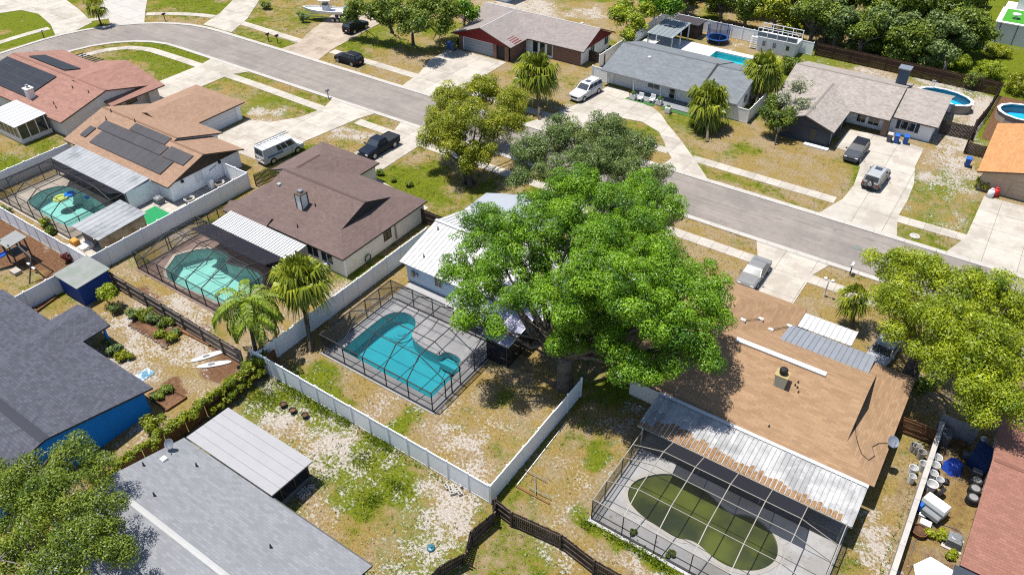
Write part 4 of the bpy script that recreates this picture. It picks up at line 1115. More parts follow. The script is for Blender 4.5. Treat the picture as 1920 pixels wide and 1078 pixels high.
MB().box(-11.6, -10.9, 96.9, 97.6, 0, 2.2).obj('brick_pier', mat('pale_brick', D(190, 160, 138), .9, .15, 6), Jh)
window(Jh, 'y-', 98.5, -9.0, .8, 1.6, 1.05, shutters=MG); window(Jh, 'y-', 98.4, -14.4, .5, 1.0, 1.4); window(Jh, 'y-', 98.4, -12.9, .5, 1.2, 1.5)
window(Jh, 'y-', 90.2, -18.0, .7, .6, 1.2, frame=MG)
door(Jh, 'x+', -16.1, 93.6, 4.6, 2.0, MG)
MB().box(-18.6, -15.7, 89.2, 89.8, 0, .2).obj('planter_edge', M_WHITE, Jh)

# --- K: orange roof at the right edge
Kh = thing('house', 'tan house with bright orange roof cut by the right edge', 'house', (8, 96, 0))
walls(Kh, .5, 15, 89.9, 102.7, 2.2, M_TANW)
roof(Kh, -.05, 15.5, 89.4, 103.2, 2.3, 4.3, 'y', (G_, G_), SH_K, gable=M_TANW)
door(Kh, 'y-', 89.9, 6.0, 4.8, 2.05, M_TANW, frame=M_TANW)
MB().box(.45, 15, 89.86, 89.9, 2.12, 2.2).obj('trim_band', M_FASCIA, Kh)

# --- L: red roof at bottom right
Lh = thing('house', 'house with weathered red shingle roof at the bottom right corner', 'house', (14, 43, 0))
walls(Lh, 8.0, 24, 37.6, 53, 2.2, M_STUC_G)
roof(Lh, 7.45, 24.5, 37.1, 53.5, 2.3, 4.0, 'x', (G_, G_), SH_L, ridge=SH_L, gable=M_STUC_G)
box_vent(Lh, 10.4, 41.0, 2.3 + 3.9 * .207, M_WHITE)
tag(MB().add([(7.2, 33.2, 2.2), (16, 33.2, 2.2), (16, 37.0, 2.28), (7.2, 37.0, 2.28), (7.2, 33.2, 2.08), (16, 33.2, 2.08), (16, 37, 2.16), (7.2, 37, 2.16)], [(0, 1, 2, 3), (7, 6, 5, 4), (0, 4, 5, 1), (1, 5, 6, 2), (2, 6, 7, 3), (3, 7, 4, 0)]).obj('patio_cover', mat('dark_patio_cover', D(74, 82, 98), .6, .08)), 'dark grey patio cover below the red roof', 'patio cover')
# ---------------------------------------------------------------- pools and decks
def pool(name, label, poly, deck, zt, m_deck, m_basin, m_water, depth=1.5, deck_name='pool_deck', deck_label='', coping=None, tiles=None, cat='pool'):
    x0, x1, y0, y1 = deck
    outer = [(x0, y0), (x1, y0), (x1, y1), (x0, y1)]
    NO_GRASS.append(outer)
    n = len(poly)
    a = sum(poly[i][0] * poly[(i + 1) % n][1] - poly[(i + 1) % n][0] * poly[i][1] for i in range(n))
    if a < 0: poly = poly[::-1]
    cx_, cy_ = sum(p[0] for p in poly) / n, sum(p[1] for p in poly) / n
    def grow(d):
        out = []
        for i in range(n):
            p0, p1, p2 = Vector(poly[i - 1]), Vector(poly[i]), Vector(poly[(i + 1) % n])
            t = (p2 - p0).normalized() if (p2 - p0).length > 1e-6 else Vector((1, 0))
            out.append((p1.x + t.y * d, p1.y - t.x * d))
        return out
    dk = thing(deck_name, deck_label, None, (cx_, cy_, 0), kind='structure')
    hole = grow(.28)
    pts = [Vector((*p, 0)) for p in outer] + [Vector((*p, 0)) for p in hole]
    tri = tessellate_polygon([pts[:4], pts[4:]])
    mb = MB()
    fs = []
    for t in tri:
        q_ = [pts[i] for i in t]
        fs.append(tuple(t) if (q_[1] - q_[0]).cross(q_[2] - q_[0]).z > 0 else tuple(t[::-1]))
    mb.add([(p.x, p.y, zt) for p in pts], fs)
    for i in range(4):
        j = (i + 1) % 4
        mb.add([(*outer[i], zt), (*outer[j], zt), (*outer[j], -.12), (*outer[i], -.12)], [(0, 3, 2, 1)])
    mb.obj('deck_slab', m_deck, dk)
    if tiles:
        w_, h_ = tiles
        nx_, ny_ = int((x1 - x0 - .2) / w_), int((y1 - y0 - .2) / h_)
        big = grow(.36)
        meT = MB().box(.012, w_ - .012, .012, h_ - .012, 0, .02).mesh('paver', m_deck)
        for i in range(nx_):
            for j in range(ny_):
                px, py = x0 + .1 + i * w_, y0 + .1 + j * h_
                X = np.array([px, px + w_, px + w_, px, px + w_ / 2, px + w_ / 2, px, px + w_]); Y = np.array([py, py, py + h_, py + h_, py, py + h_, py + h_ / 2, py + h_ / 2])
                if inside(big, X, Y).any(): continue
                put('paver', meT, dk, (px - cx_, py - cy_, zt - .004 + RN.uniform(0, .004)))
    root = thing(name, label, cat, (cx_, cy_, 0))
    r0, r1 = grow(.3), poly
    cp = MB(); vs = [(*p, zt + .025) for p in r0] + [(*p, zt + .025) for p in r1] + [(*p, zt - .1) for p in r1] + [(*p, zt - .02) for p in r0]
    fs = []
    for i in range(n):
        j = (i + 1) % n
        fs += [(i, j, n + j, n + i), (n + i, n + j, 2 * n + j, 2 * n + i), (j, i, 3 * n + i, 3 * n + j)]
    cp.add(vs, fs); cp.obj('coping', coping or m_deck, root)
    bs_ = MB()
    inn = grow(-.45)
    vs = [(*p, zt - .1) for p in poly] + [(*p, -depth * .75) for p in poly] + [(*p, -depth) for p in inn]
    fs = []
    for i in range(n):
        j = (i + 1) % n
        fs += [(i, j, n + j, n + i), (n + i, n + j, 2 * n + j, 2 * n + i)]
    bs_.add(vs, fs)
    bs_.add([(*p, -depth) for p in inn], [tuple(range(n))])
    bs_.obj('basin', m_basin, root)
    MB().add([(*p, zt - .14) for p in poly], [tuple(range(n))]).obj('water', m_water, root)
    return root, dk
BAS_W = mat('white_plaster', (.62, .66, .66), .7, .05, .6)
W_TEAL = water_mat('teal_water', (.17, .58, .65)); W_MINT = water_mat('mint_water', (.52, .80, .76)); W_CYAN = water_mat('cyan_water', (.14, .72, .82))
W_ALGAE = water_mat('algae_water', (.30, .36, .16), 1.2, (D(76, 86, 60), D(132, 144, 64)), .86)
W_ABOVE = water_mat('blue_water', (.10, .62, .88))
pD, _ = pool('swimming_pool', 'teal swimming pool with rounded end inside the central screened cage', POOL_D, (-40.6, -28.3, 30.1, 41.95), .07, M_PAVER, BAS_W, W_TEAL, deck_label='grey paver deck around the teal pool', tiles=(.92, .92), coping=M_PAVER)
pE, _ = pool('swimming_pool', 'murky green kidney-shaped pool inside the cage at the bottom right', POOL_E, (-13.6, 1.15, 28.5, 40.5), .07, M_DECK_E, mat('dirty_plaster', (.25, .26, .18), .8, .2, .6), W_ALGAE, deck_label='stained pale concrete deck around the murky green pool', coping=M_KERB)
pB, _ = pool('swimming_pool', 'mint pool with blue float inside the cage at the left', POOL_B, (-87.6, -73.5, 27.6, 38.2), .07, M_DECK_B, BAS_W, W_MINT, deck_label='cream deck around the mint pool at the left', coping=M_DECK_B)
pC, _ = pool('swimming_pool', 'angular mint pool inside the cage beside the brown chimney house', POOL_C, (-63.9, -50.2, 28.5, 39.0), .07, M_PAVER_C, BAS_W, W_MINT, deck_label='brown paver deck around the angular mint pool', tiles=(.85, .6), coping=M_DECK_B)
pI, _ = pool('swimming_pool', 'bright cyan rectangular pool behind the blue-grey roofed house', [(-39.0, 107.9), (-31.9, 107.9), (-31.9, 111.3), (-39.0, 111.3)], (-50.2, -31.2, 106.6, 112.6), .07, mat('white_deck', (.42, .42, .42), .8, .03), BAS_W, W_CYAN, 1.2, deck_label='white concrete deck behind the blue-grey roofed house')
# steps in two pools, spa shelf in the teal pool
for i, rr in enumerate((1.05, .72, .40)):
    MB().lathe([(rr, -1.45), (rr, -1.4 + i * .1), (rr * .98, -1.38 + i * .1)], 20, (-37.6, 36.9, 0)).obj('step', BAS_W, pD)
MB().box(-32.0, -30.1, 35.4, 36.2, -1.2, -.6).obj('shelf', BAS_W, pD)
for i, rr in enumerate((1.5, 1.1, .7)):
    MB().lathe([(rr, -1.45), (rr, -1.4 + i * .1), (rr * .98, -1.38 + i * .1)], 16, (-58.9, 34.3, 0)).obj('step', BAS_W, pC)
for i in range(3): MB().box(-5.6 - .2 * i, -4.2 + .2 * i, 34.3 + .2 * i, 35.1, -.8, -.5 + i * .14).obj('step', BAS_W, pE)

# above-ground pools
def ag_pool(px, py, label, rx=2.9, ry=2.0, rz=0, n=14):
    c = g(px, py, 1.1)
    o = thing('above_ground_pool', label, 'pool', (c.x, c.y, 0), rz, 'above-ground pools', local=True)
    MB().lathe([(1, 0), (1, 1.15), (.99, 1.2)], n, (0, 0, 0), 0, rx, ry)
    w_ = MB()
    ring_ = [(rx * math.cos(2 * math.pi * k / n), ry * math.sin(2 * math.pi * k / n)) for k in range(n)]
    for k in range(n):
        j = (k + 1) % n
        w_.add([(*ring_[k], 0), (*ring_[j], 0), (*ring_[j], 1.2), (*ring_[k], 1.2), (ring_[k][0] * .97, ring_[k][1] * .97, 0.05), (ring_[j][0] * .97, ring_[j][1] * .97, 0.05), (ring_[j][0] * .97, ring_[j][1] * .97, 1.2), (ring_[k][0] * .97, ring_[k][1] * .97, 1.2)],
               [(0, 1, 2, 3), (5, 4, 7, 6)])
    w_.obj('wall', M_DECK_B, o)
    t_ = MB()
    for k in range(n):
        j = (k + 1) % n
        a_, b_ = Vector(ring_[k]), Vector(ring_[j])
        t_.add([(*(a_ * 1.04), 1.22), (*(b_ * 1.04), 1.22), (*(b_ * .92), 1.22), (*(a_ * .92), 1.22), (*(a_ * 1.04), 1.15), (*(b_ * 1.04), 1.15), (*(b_ * .92), 1.15), (*(a_ * .92), 1.15)], [(0, 1, 2, 3), (0, 4, 5, 1), (3, 2, 6, 7)])
    t_.obj('rim', M_WHITE, o)
    MB().add([(x * .96, y * .96, 1.0) for x, y in ring_], [tuple(range(n))]).obj('water', W_ABOVE, o)
    MB().add([(x * .97, y * .97, .06) for x, y in ring_], [tuple(range(n))]).obj('liner', mat('pool_liner', (.35, .72, .85), .6, .1), o)
    return o, c
o, c = ag_pool(1772, 182, 'oval above-ground pool with white rim beside the grey chimney roof', 3.5, 2.3, math.radians(-12))
MB().bevel_box(.7, 1.7, -2.1, -1.2, .2, 1.1, .1).obj('pool_step', M_WHITE, o)
MB().tube([(-2.6, 1.6, 0), (-2.6, 1.6, 2.1), (-2.2, 1.5, 2.2), (-2.2, 1.5, 0)], .05, 6).obj('ladder', M_WHITE, o)
ag_pool(1922, 213, 'round above-ground pool cut by the right edge', 3.1, 2.5)

# ---------------------------------------------------------------- pool cages
def cage(name, label, x0, x1, y0, y1, zr, k, xs, ym, rear='slope', zrear=None, m=M_DARK, posts_y=3, w=.06, shade=None, beam_m=None, roof_screen=None):
    """Screened enclosure: rails at zr round the foot, k=(kx0,kx1,ky0,ky1,zk) the raised flat, rafters at xs, purlins at ym."""
    kx0, kx1, ky0, ky1, zk = k
    zrear = zr if zrear is None else zrear
    root = thing(name, label, 'pool cage', ((x0 + x1) / 2, (y0 + y1) / 2, .07))
    bm_ = beam_m or m
    def B_(p, q, ww=w, nm='beam', mm=None): MB().beam(p, q, ww, ww * 1.25).obj(nm, mm or bm_, root)
    b0 = .09
    for y in (y0, y1) if rear != 'house' else (y0,):
        B_((x0, y, zr if y == y0 else zrear), (x1, y, zr if y == y0 else zrear), w, 'top_rail'); B_((x0, y, b0 + .04), (x1, y, b0 + .04), w, 'bottom_rail', m); B_((x0, y, .95), (x1, y, .95), w * .8, 'chair_rail', m)
    for x in (x0, x1):
        B_((x, y0, zr), (x, y1, zrear), w, 'top_rail'); B_((x, y0, b0 + .04), (x, y1, b0 + .04), w, 'bottom_rail', m); B_((x, y0, .95), (x, y1, .95), w * .8, 'chair_rail', m)
    px = [x0] + list(xs) + [x1]
    for x in px:
        B_((x, y0, b0), (x, y0, zr), w, 'post', m)
        if rear != 'house': B_((x, y1, b0), (x, y1, zrear), w, 'post', m)
    pys = sorted(set([ky0, ky1] + list(ym)))
    for y in pys:
        for x in (x0, x1): B_((x, y, b0), (x, y, zr + (zrear - zr) * (y - y0) / (y1 - y0)), w, 'post', m)
    # roof frame
    for x in xs:
        B_((x, y0, zr), (x, ky0, zk), w, 'rafter'); B_((x, ky0, zk), (x, ky1, zk), w, 'rafter'); B_((x, ky1, zk), (x, y1, zrear), w, 'rafter')
    for y in pys:
        B_((kx0, y, zk), (kx1, y, zk), w * .8, 'purlin')
        for xa, xb in ((x0, kx0), (x1, kx1)): B_((xa, y, zr + (zrear - zr) * (y - y0) / (y1 - y0)), (xb, y, zk), w * .8, 'purlin')
    # screens
    def Q(p, m_, nm='screen'): MB().add(p, [tuple(range(len(p)))]).obj(nm, m_, root)
    for a, b in zip(px, px[1:]):
        Q([(a, y0, b0), (b, y0, b0), (b, y0, zr), (a, y0, zr)], S_SIDE)
        if rear != 'house': Q([(a, y1, b0), (b, y1, b0), (b, y1, zrear), (a, y1, zrear)], S_SIDE)
    for x in (x0, x1):
        ys = [y0] + pys + [y1]
        for a, b in zip(ys, ys[1:]):
            za, zb = (zr + (zrear - zr) * (t - y0) / (y1 - y0) for t in (a, b))
            Q([(x, a, b0), (x, b, b0), (x, b, zb), (x, a, za)], S_SIDE)
    rs = roof_screen or S_SCREEN
    kxs = [kx0] + [x for x in xs if kx0 < x < kx1] + [kx1]
    for a, b in zip(kxs, kxs[1:]):
        Q([(a, y0, zr), (b, y0, zr), (b, ky0, zk), (a, ky0, zk)], rs)
        Q([(a, ky0, zk), (b, ky0, zk), (b, ky1, zk), (a, ky1, zk)], rs)
        Q([(a, ky1, zk), (b, ky1, zk), (b, y1, zrear), (a, y1, zrear)], shade or rs, 'shade_cloth' if shade else 'screen')
    for xa, xb in ((x0, kx0), (x1, kx1)):
        if abs(xa - xb) < .05: continue
        zz = lambda y: zr + (zrear - zr) * (y - y0) / (y1 - y0)
        Q([(xa, y0, zr), (xb, y0, zr), (xb, ky0, zk)], rs); Q([(xa, y0, zr), (xb, ky0, zk), (xa, ky0, zz(ky0))], rs)
        ys = [ky0] + [y for y in pys if ky0 < y < ky1] + [ky1]
        for a, b in zip(ys, ys[1:]): Q([(xa, a, zz(a)), (xb, a, zk), (xb, b, zk), (xa, b, zz(b))], rs)
        Q([(xa, ky1, zz(ky1)), (xb, ky1, zk), (xa, y1, zrear)], rs); Q([(xb, ky1, zk), (xb, y1, zrear), (xa, y1, zrear)], rs)
    return root
M_ALU = mat('aged_white_aluminium', D(196, 190, 178), .5, .08, 2)
cgD = cage('pool_cage', 'dark framed screen cage over the teal pool in the centre', -40.35, -28.45, 30.25, 39.1, 2.17, (-37.8, -30.85, 31.9, 37.5, 3.55), (-37.8, -35.55, -33.2, -30.85), (33.8, 35.7))
MB().beam((-28.45, 32.7, .1), (-28.45, 32.7, 2.17), .08).obj('door_post', M_DARK, cgD)
MB().beam((-28.45, 31.9, 1.0), (-28.45, 32.7, 1.0), .06).obj('door_rail', M_DARK, cgD)
cgE = cage('pool_cage', 'pale framed screen cage over the murky green pool', -13.45, .95, 28.75, 36.2, 2.17, (-11.15, -1.55, 30.6, 34.4, 2.95), (-11.15, -8.8, -6.3, -3.92, -1.55), (33.0,), shade=S_SHADE, beam_m=M_ALU, w=.055)
cgB = cage('pool_cage', 'dark framed screen cage over the mint pool at the left edge', -87.3, -73.65, 27.85, 34.5, 2.17, (-85.2, -76.1, 29.3, 32.95, 3.1), (-85.2, -82.9, -80.5, -78.3, -76.1), (), m=M_DARK, shade=None)
cgC = cage('pool_cage', 'dark framed gabled screen cage beside the brown chimney house', -63.7, -50.4, 28.7, 35.95, 2.17, (-62.1, -51.4, 32.2, 32.5, 3.3), (-62.1, -60.0, -57.9, -55.75, -53.55, -51.4), (), w=.065)
for q_ in ([(-61.2, 33.6, 2.97), (-50.6, 33.6, 2.97), (-50.6, 35.9, 2.25), (-61.2, 35.9, 2.25)],):
    MB().add(q_, [(0, 1, 2, 3)]).obj('shade_cloth', S_SHADE, cgC)
MB().add([(-84, 32.6, 3.02), (-74, 33.2, 2.7), (-73.8, 34.48, 2.24), (-85.6, 34.48, 2.24)], [(0, 1, 2, 3)]).obj('shade_cloth', S_SHADE, cgB)
# side screen from C cage back to the house
for a, b in (((-63.6, 36.0), (-62.6, 39.0)),):
    for z in (.15, 1.0, 2.17): MB().beam((*a, z), (*b, z), .07).obj('side_rail', M_DARK, cgC)
    for t in (.33, .66, 1): MB().beam((a[0] + (b[0] - a[0]) * t, a[1] + (b[1] - a[1]) * t, 0), (a[0] + (b[0] - a[0]) * t, a[1] + (b[1] - a[1]) * t, 2.17), .07).obj('side_post', M_DARK, cgC)
    MB().add([(*a, .1), (*b, .1), (*b, 2.17), (*a, 2.17)], [(0, 1, 2, 3)]).obj('screen', S_SIDE, cgC)

# small screened hut beside the teal cage, pale lattice roof
Hu = thing('screened_hut', 'small dark screened porch with translucent ribbed roof beside the teal pool cage', 'porch', (-28, 39.4, 0))
hx0, hx1, hy0, hy1 = -33.6, -26.5, 37.5, 41.6
for x, y in ((-28.35, 37.55), (-26.5, 37.55), (-26.5, 39.6), (-26.5, 41.6)): MB().beam((x, y, 0), (x, y, 2.25), .1).obj('post', M_DARK, Hu)
for z in (.1, .85, 2.22):
    MB().beam((-28.35, 37.55, z), (-26.5, 37.55, z), .08).obj('rail', M_DARK, Hu); MB().beam((-26.5, 37.55, z), (-26.5, 41.6, z), .08).obj('rail', M_DARK, Hu)
MB().add([(-28.35, 37.55, .1), (-26.5, 37.55, .1), (-26.5, 37.55, 2.2), (-28.35, 37.55, 2.2)], [(0, 1, 2, 3)]).obj('screen', S_SHADE, Hu)
MB().add([(-26.5, 37.55, .1), (-26.5, 41.6, .1), (-26.5, 41.6, 2.2), (-26.5, 37.55, 2.2)], [(0, 1, 2, 3)]).obj('screen', S_SIDE, Hu)
PAN = mat('polycarbonate', D(196, 194, 220), .25, .12, 1.2, spec=.6, obj=.1)
for i in range(8):
    for j in range(5):
        xa, ya = -33.7 + i * .92, 37.6 + j * .84
        if xa < -29.5 and ya < 38.6: continue
        za, zb = 2.3 + (ya - 37.6) * .09, 2.3 + (ya + .8 - 37.6) * .09
        MB().add([(xa, ya, za), (xa + .86, ya, za), (xa + .86, ya + .78, zb), (xa, ya + .78, zb), (xa, ya, za - .03), (xa + .86, ya, za - .03), (xa + .86, ya + .78, zb - .03), (xa, ya + .78, zb - .03)],
                 [(0, 1, 2, 3), (7, 6, 5, 4), (0, 4, 5, 1), (1, 5, 6, 2), (2, 6, 7, 3), (3, 7, 4, 0)]).obj('roof_pane', PAN, Hu)
for i in range(9):
    xa = -33.73 + i * .92; y_ = 38.4 if xa < -29.3 else 37.55
    MB().beam((xa, y_, 2.32 + (y_ - 37.6) * .09), (xa, 41.8, 2.32 + 4.2 * .09), .05).obj('roof_bar', M_WHITE, Hu)

# lanai roofs of B and C, small shed roof in B's yard
P = thing('lanai_roof', 'streaked grey metal lanai roof beside the mint pool at the left', 'lanai roof', (-80.3, 36, 0))
metal_panels(P, -87.25, -73.5, 37.7, 2.5, 34.5, 2.2, .62, M_GMETAL, .02)
for x in (-87, -82.5, -78, -73.8): MB().box(x - .05, x + .05, 34.55, 34.65, 0, 2.18).obj('post', M_WHITE, P)
P = thing('lanai_roof', 'white corrugated lanai roof joined to the brown chimney house', 'lanai roof', (-56, 37, 0))
metal_panels(P, -61.2, -50.3, 38.45, 2.42, 35.95, 2.2, .36, M_WMETAL, .06)
for x in (-61, -57.5, -54, -50.5): MB().box(x - .05, x + .05, 36.0, 36.1, 0, 2.18).obj('post', M_WHITE, P)
P = thing('shed', 'cream open shed with pale metal roof beside the mint pool', 'shed', (-70.1, 30.6, 0))
metal_panels(P, -72.5, -67.9, 27.9, 2.2, 33.4, 2.42, .77, M_GMETAL, .03)
CRM = mat('cream_board', D(222, 200, 160), .85, .08, 2, c2=D(176, 146, 104))
MB().box(-68.25, -68.13, 28.3, 33.1, 0, 2.2).obj('wall', CRM, P)
for k in range(7): MB().box(-72.2 + k * .62, -72.12 + k * .62, 27.95, 28.4, 2.05, 2.18).obj('rafter_end', CRM, P)
MB().box(-72.3, -70.6, 28.5, 28.6, 0, 2.1).obj('front_wall', M_WOOD, P); MB().box(-69.4, -68.3, 28.5, 28.6, 0, 2.1).obj('front_wall', CRM, P)
tag(MB().box(-72.2, -67.2, 34.0, 36.6, .0, .05).obj('turf_mat', mat('bright_turf', (.012, .17, .06), .95, .1, 5)), 'bright green turf mat beside the air conditioner at the left', 'turf')
NO_GRASS.append([(-73.4, 26.2), (-66.8, 26.2), (-66.8, 46), (-73.4, 46)])
slabs('patio', 'pale concrete side yard behind the white fence at the left', [(-73.4, 26.3), (-67.1, 26.3), (-67.1, 45), (-71.2, 45), (-71.2, 38.2), (-73.4, 38.2)], 2.4, 2.6, -.04, .03, M_CONC)

# ---------------------------------------------------------------- fences
def vinyl(label, p, q, h=2.0, panel=1.9, m=None, lean=0.0):
    p, q = Vector((*p, 0)), Vector((*q, 0))
    L = (q - p).length; n = max(1, round(L / panel)); w_ = L / n
    d = (q - p).normalized(); rz = math.atan2(d.y, d.x)
    o = thing('vinyl_fence', label, 'fence', p, rz, local=True)
    pm = MB().box(.06, w_ - .06, -.022, .022, .08, h - .16).box(.06, w_ - .06, -.035, .035, h - .16, h - .05).box(.06, w_ - .06, -.03, .03, .04, .14)
    pme = pm.mesh('panel', m or M_VINYL)
    pt_ = MB().box(-.065, .065, -.065, .065, -.05, h + .02).add([(-.08, -.08, h + .02), (.08, -.08, h + .02), (.08, .08, h + .02), (-.08, .08, h + .02), (0, 0, h + .1)], [(0, 3, 2, 1), (0, 1, 4), (1, 2, 4), (2, 3, 4), (3, 0, 4)])
    tme = pt_.mesh('post', m or M_VINYL)
    for i in range(n): put('panel', pme, o, (i * w_, 0, 0), (RN.uniform(-.008, .008), 0, 0))
    for i in range(n + 1): put('post', tme, o, (i * w_, 0, 0))
    return o

def wood(label, pts, h=1.8, m=M_WOOD, lean=None, rails=3, pick=.145, front=1, name='wood_fence', boards=False):
    """pts: plan polyline; lean: sideways offset of the top per point."""
    pts = [Vector((*p, 0)) for p in pts]
    o = thing(name, label, 'fence', pts[0])
    lean = lean or [0] * len(pts)
    pk = MB()
    for a, b, la, lb in zip(pts, pts[1:], lean, lean[1:]):
        d = (b - a); L = d.length; d.normalize(); nn = Vector((-d.y, d.x, 0))
        k = max(1, int(L / 2.4))
        for i in range(k + 1):
            t = i / k; c = a + (b - a) * t; tp = c + nn * (la + (lb - la) * t)
            MB().beam(c - nn * .09 * front, tp - nn * .09 * front + Vector((0, 0, h + RN.uniform(-.05, .08))), .1).obj('post', m, o)
        for r_ in range(rails):
            z = .25 + (h - .5) * r_ / max(1, rails - 1)
            MB().beam(a + nn * (la * z / h - .05 * front) + Vector((0, 0, z)), b + nn * (lb * z / h - .05 * front) + Vector((0, 0, z)), .05, .09).obj('rail', m, o)
        if boards:
            nb = int(h / .3)
            for r_ in range(nb):
                MB().beam(a + nn * .02 + Vector((0, 0, .16 + r_ * h / nb)), b + nn * .02 + Vector((0, 0, .16 + r_ * h / nb)), .03, h / nb - .04).obj('board', m, o)
            continue
        x = 0.0
        while x < L:
            ww = min(pick - .012, L - x); t = x / L
            c = a + d * (x + ww / 2); off = nn * (la + (lb - la) * t); hh = h + RN.uniform(-.05, .05)
            pk.beam(c + Vector((0, 0, .03)), c + off * 1.0 + Vector((0, 0, hh)), ww, .022)
            x += pick
    if pk.v: pk.obj('pickets', m, o)['kind'] = 'stuff'
    return o
vinyl('white vinyl fence between the teal pool yard and the cream brown-roofed house', (-43.2, 26.0), (-43.2, 47.6))
vinyl('long white vinyl fence along the near side of the teal pool yard', (-43.9, 25.95), (-19.9, 25.95))
vinyl('white vinyl fence running from the corner to the big tree trunk', (-19.85, 25.95), (-19.85, 38.2))
vinyl('white vinyl fence between the mint pool yards at the left', (-66.6, 25.9), (-66.6, 45.0))
vinyl('short white vinyl fence closing the side yard with white planters', (-66.6, 45.0), (-70.6, 45.0))
vinyl('white vinyl fence between the playground and the mint pool', (-95, 25.9), (-66.6, 25.9))
vinyl('white vinyl fence below the pink-roofed house at the left edge', (-89.6, 27.0), (-89.6, 38.0))
vinyl('white vinyl fence beside the blue shed and slate roof', (-66.6, 17.5), (-66.6, 25.9))
vinyl('white vinyl fence behind the cyan pool and trampoline', (-50.5, 118.0), (-26.6, 117.6), 2.0)
vinyl('white vinyl fence on the left of the cyan pool yard', (-50.7, 96), (-50.7, 118), 2.0)
vinyl('short white vinyl gate panel beside the white garage door', (-49.6, 92.0), (-47.2, 92.0), 2.0)
vinyl('white vinyl fence panel between two palms at the porch end', (-30.0, 91.0), (-26.4, 91.0), 1.9)
vinyl('white vinyl side fence from the porch corner to the back yard', (-26.4, 91.0), (-26.4, 100.0), 1.9)
wood('grey weathered picket fence behind the garden of the blue house', [(-63.3, 25.8), (-44.6, 25.5)], 1.8, M_WOOD)
wood('dark leaning picket fence below the corner of the white fences', [(-19.2, 25.6), (-18.75, 24.6), (-18.9, 22.6), (-18.7, 21.2), (-19.2, 19.6), (-19.3, 15)], 1.6, M_WOOD_D, [0, .15, -.1, .35, .1, 0], front=-1)
wood('dark picket fence with rails running to the bottom edge', [(-19.2, 25.5), (-17.6, 25.3), (-14.0, 25.7), (-11.3, 25.3), (-5, 25.4)], 1.6, M_WOOD_D, front=1)
wood('brown board fence beside the right wall of the orange-roofed house', [(1.7, 48.5), (4.15, 48.6)], 1.6, M_WOOD_B, boards=True)
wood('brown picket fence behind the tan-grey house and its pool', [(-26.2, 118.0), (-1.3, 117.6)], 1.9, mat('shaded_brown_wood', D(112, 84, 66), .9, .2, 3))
wood('brown picket fence between the two above-ground pools', [(-1.3, 117.6), (-1.6, 110), (-2.2, 104), (-2.1, 98)], 1.8, M_WOOD_D)
wood('short dark picket fence between the tan-grey house and its neighbour', [(-5.7, 101.5), (-1.9, 101.9)], 1.8, M_WOOD_D)
wood('short dark picket fence behind the blue bin at the right', [(-2.1, 97.8), (.2, 97.9)], 1.5, M_WOOD_D)
wood('dark picket fence beside the white van', [(-66.4, 45.6), (-65.0, 54.4)], 1.5, M_WOOD_D)
wood('dark picket gate beside the cream house wall', [(-46.1, 50.4), (-43.3, 50.4)], 1.7, M_WOOD_D)
wood('grey picket fence left of the brick garage', [(-86, 104), (-73.5, 98.5)], 1.8, M_WOOD)
wood('dark picket fence between the brick house and the white garage', [(-53.2, 97.5), (-50.6, 97.5)], 1.6, M_WOOD_D)
# low wall on the right
Wl = thing('block_wall', 'low white capped block wall beside the cluttered side yard', 'wall', (4.3, 42, 0))
for k in range(9):
    y = 31.0 + k * 2.1
    MB().box(4.2, 4.42, y, y + 2.08, -.05, 1.35).obj('wall_panel', M_DECK_E, Wl)
    MB().box(4.14, 4.48, y - .003, y + 2.077, 1.35, 1.43).obj('cap', M_KERB, Wl)
mbw = MB()
Ws = thing('sheet_fence', 'grey corrugated sheet fence at the end of the cluttered side yard', 'fence', (5.3, 50.2, 0))
for k in range(5):
    x = 4.1 + k * .52
    MB().add([(x, 50.1 + .1 * (k % 2), 0), (x + .5, 50.2 - .1 * (k % 2), 0), (x + .5, 50.25 - .1 * (k % 2), 1.8), (x, 50.15 + .1 * (k % 2), 1.8), (x, 50.13 + .1 * (k % 2), 0), (x + .5, 50.23 - .1 * (k % 2), 0), (x + .5, 50.28 - .1 * (k % 2), 1.8), (x, 50.18 + .1 * (k % 2), 1.8)],
             [(0, 1, 2, 3), (7, 6, 5, 4), (3, 2, 6, 7), (0, 3, 7, 4), (1, 5, 6, 2)]).obj('sheet', M_GMETAL, Ws)
# ---------------------------------------------------------------- trees, palms, shrubs
def leaf_obj(name, pos, nrm, size, tone, m, parent, jitter=.5, aspect=.62, rng=NP):
    """One quad per leaf: pos (n,3), preferred normal, size (n,), tone (n,)."""
    n = len(pos)
    d = nrm + rng.normal(0, jitter, (n, 3))
    d /= np.linalg.norm(d, axis=1, keepdims=True) + 1e-9
    a = np.cross(d, rng.normal(0, 1, (n, 3))); a /= np.linalg.norm(a, axis=1, keepdims=True) + 1e-9
    b = np.cross(d, a)
    a *= size[:, None] * .5; b *= (size * aspect)[:, None] * .5
    V = np.stack([pos - a, pos - b * .9 + a * .1, pos + a, pos + b * .9 + a * .1], 1).reshape(-1, 3)
    me_ = bpy.data.meshes.new(name)
    me_.vertices.add(4 * n); me_.loops.add(4 * n); me_.polygons.add(n)
    off = org(parent)
    V = V - np.array([off.x, off.y, off.z])
    me_.vertices.foreach_set('co', V.astype(np.float32).ravel())
    me_.loops.foreach_set('vertex_index', np.arange(4 * n, dtype=np.int32))
    me_.polygons.foreach_set('loop_start', np.arange(0, 4 * n, 4, dtype=np.int32))
    me_.update(calc_edges=True)
    la = me_.attributes.new('tone', 'FLOAT', 'FACE')
    la.data.foreach_set('value', np.clip(tone, 0, 1).astype(np.float32))
    me_.materials.append(m)
    return put(name, me_, parent)

def sphere_dirs(n, rng, up=0.0):
    v = rng.normal(0, 1, (n, 3)); v[:, 2] += up
    return v / np.linalg.norm(v, axis=1, keepdims=True)

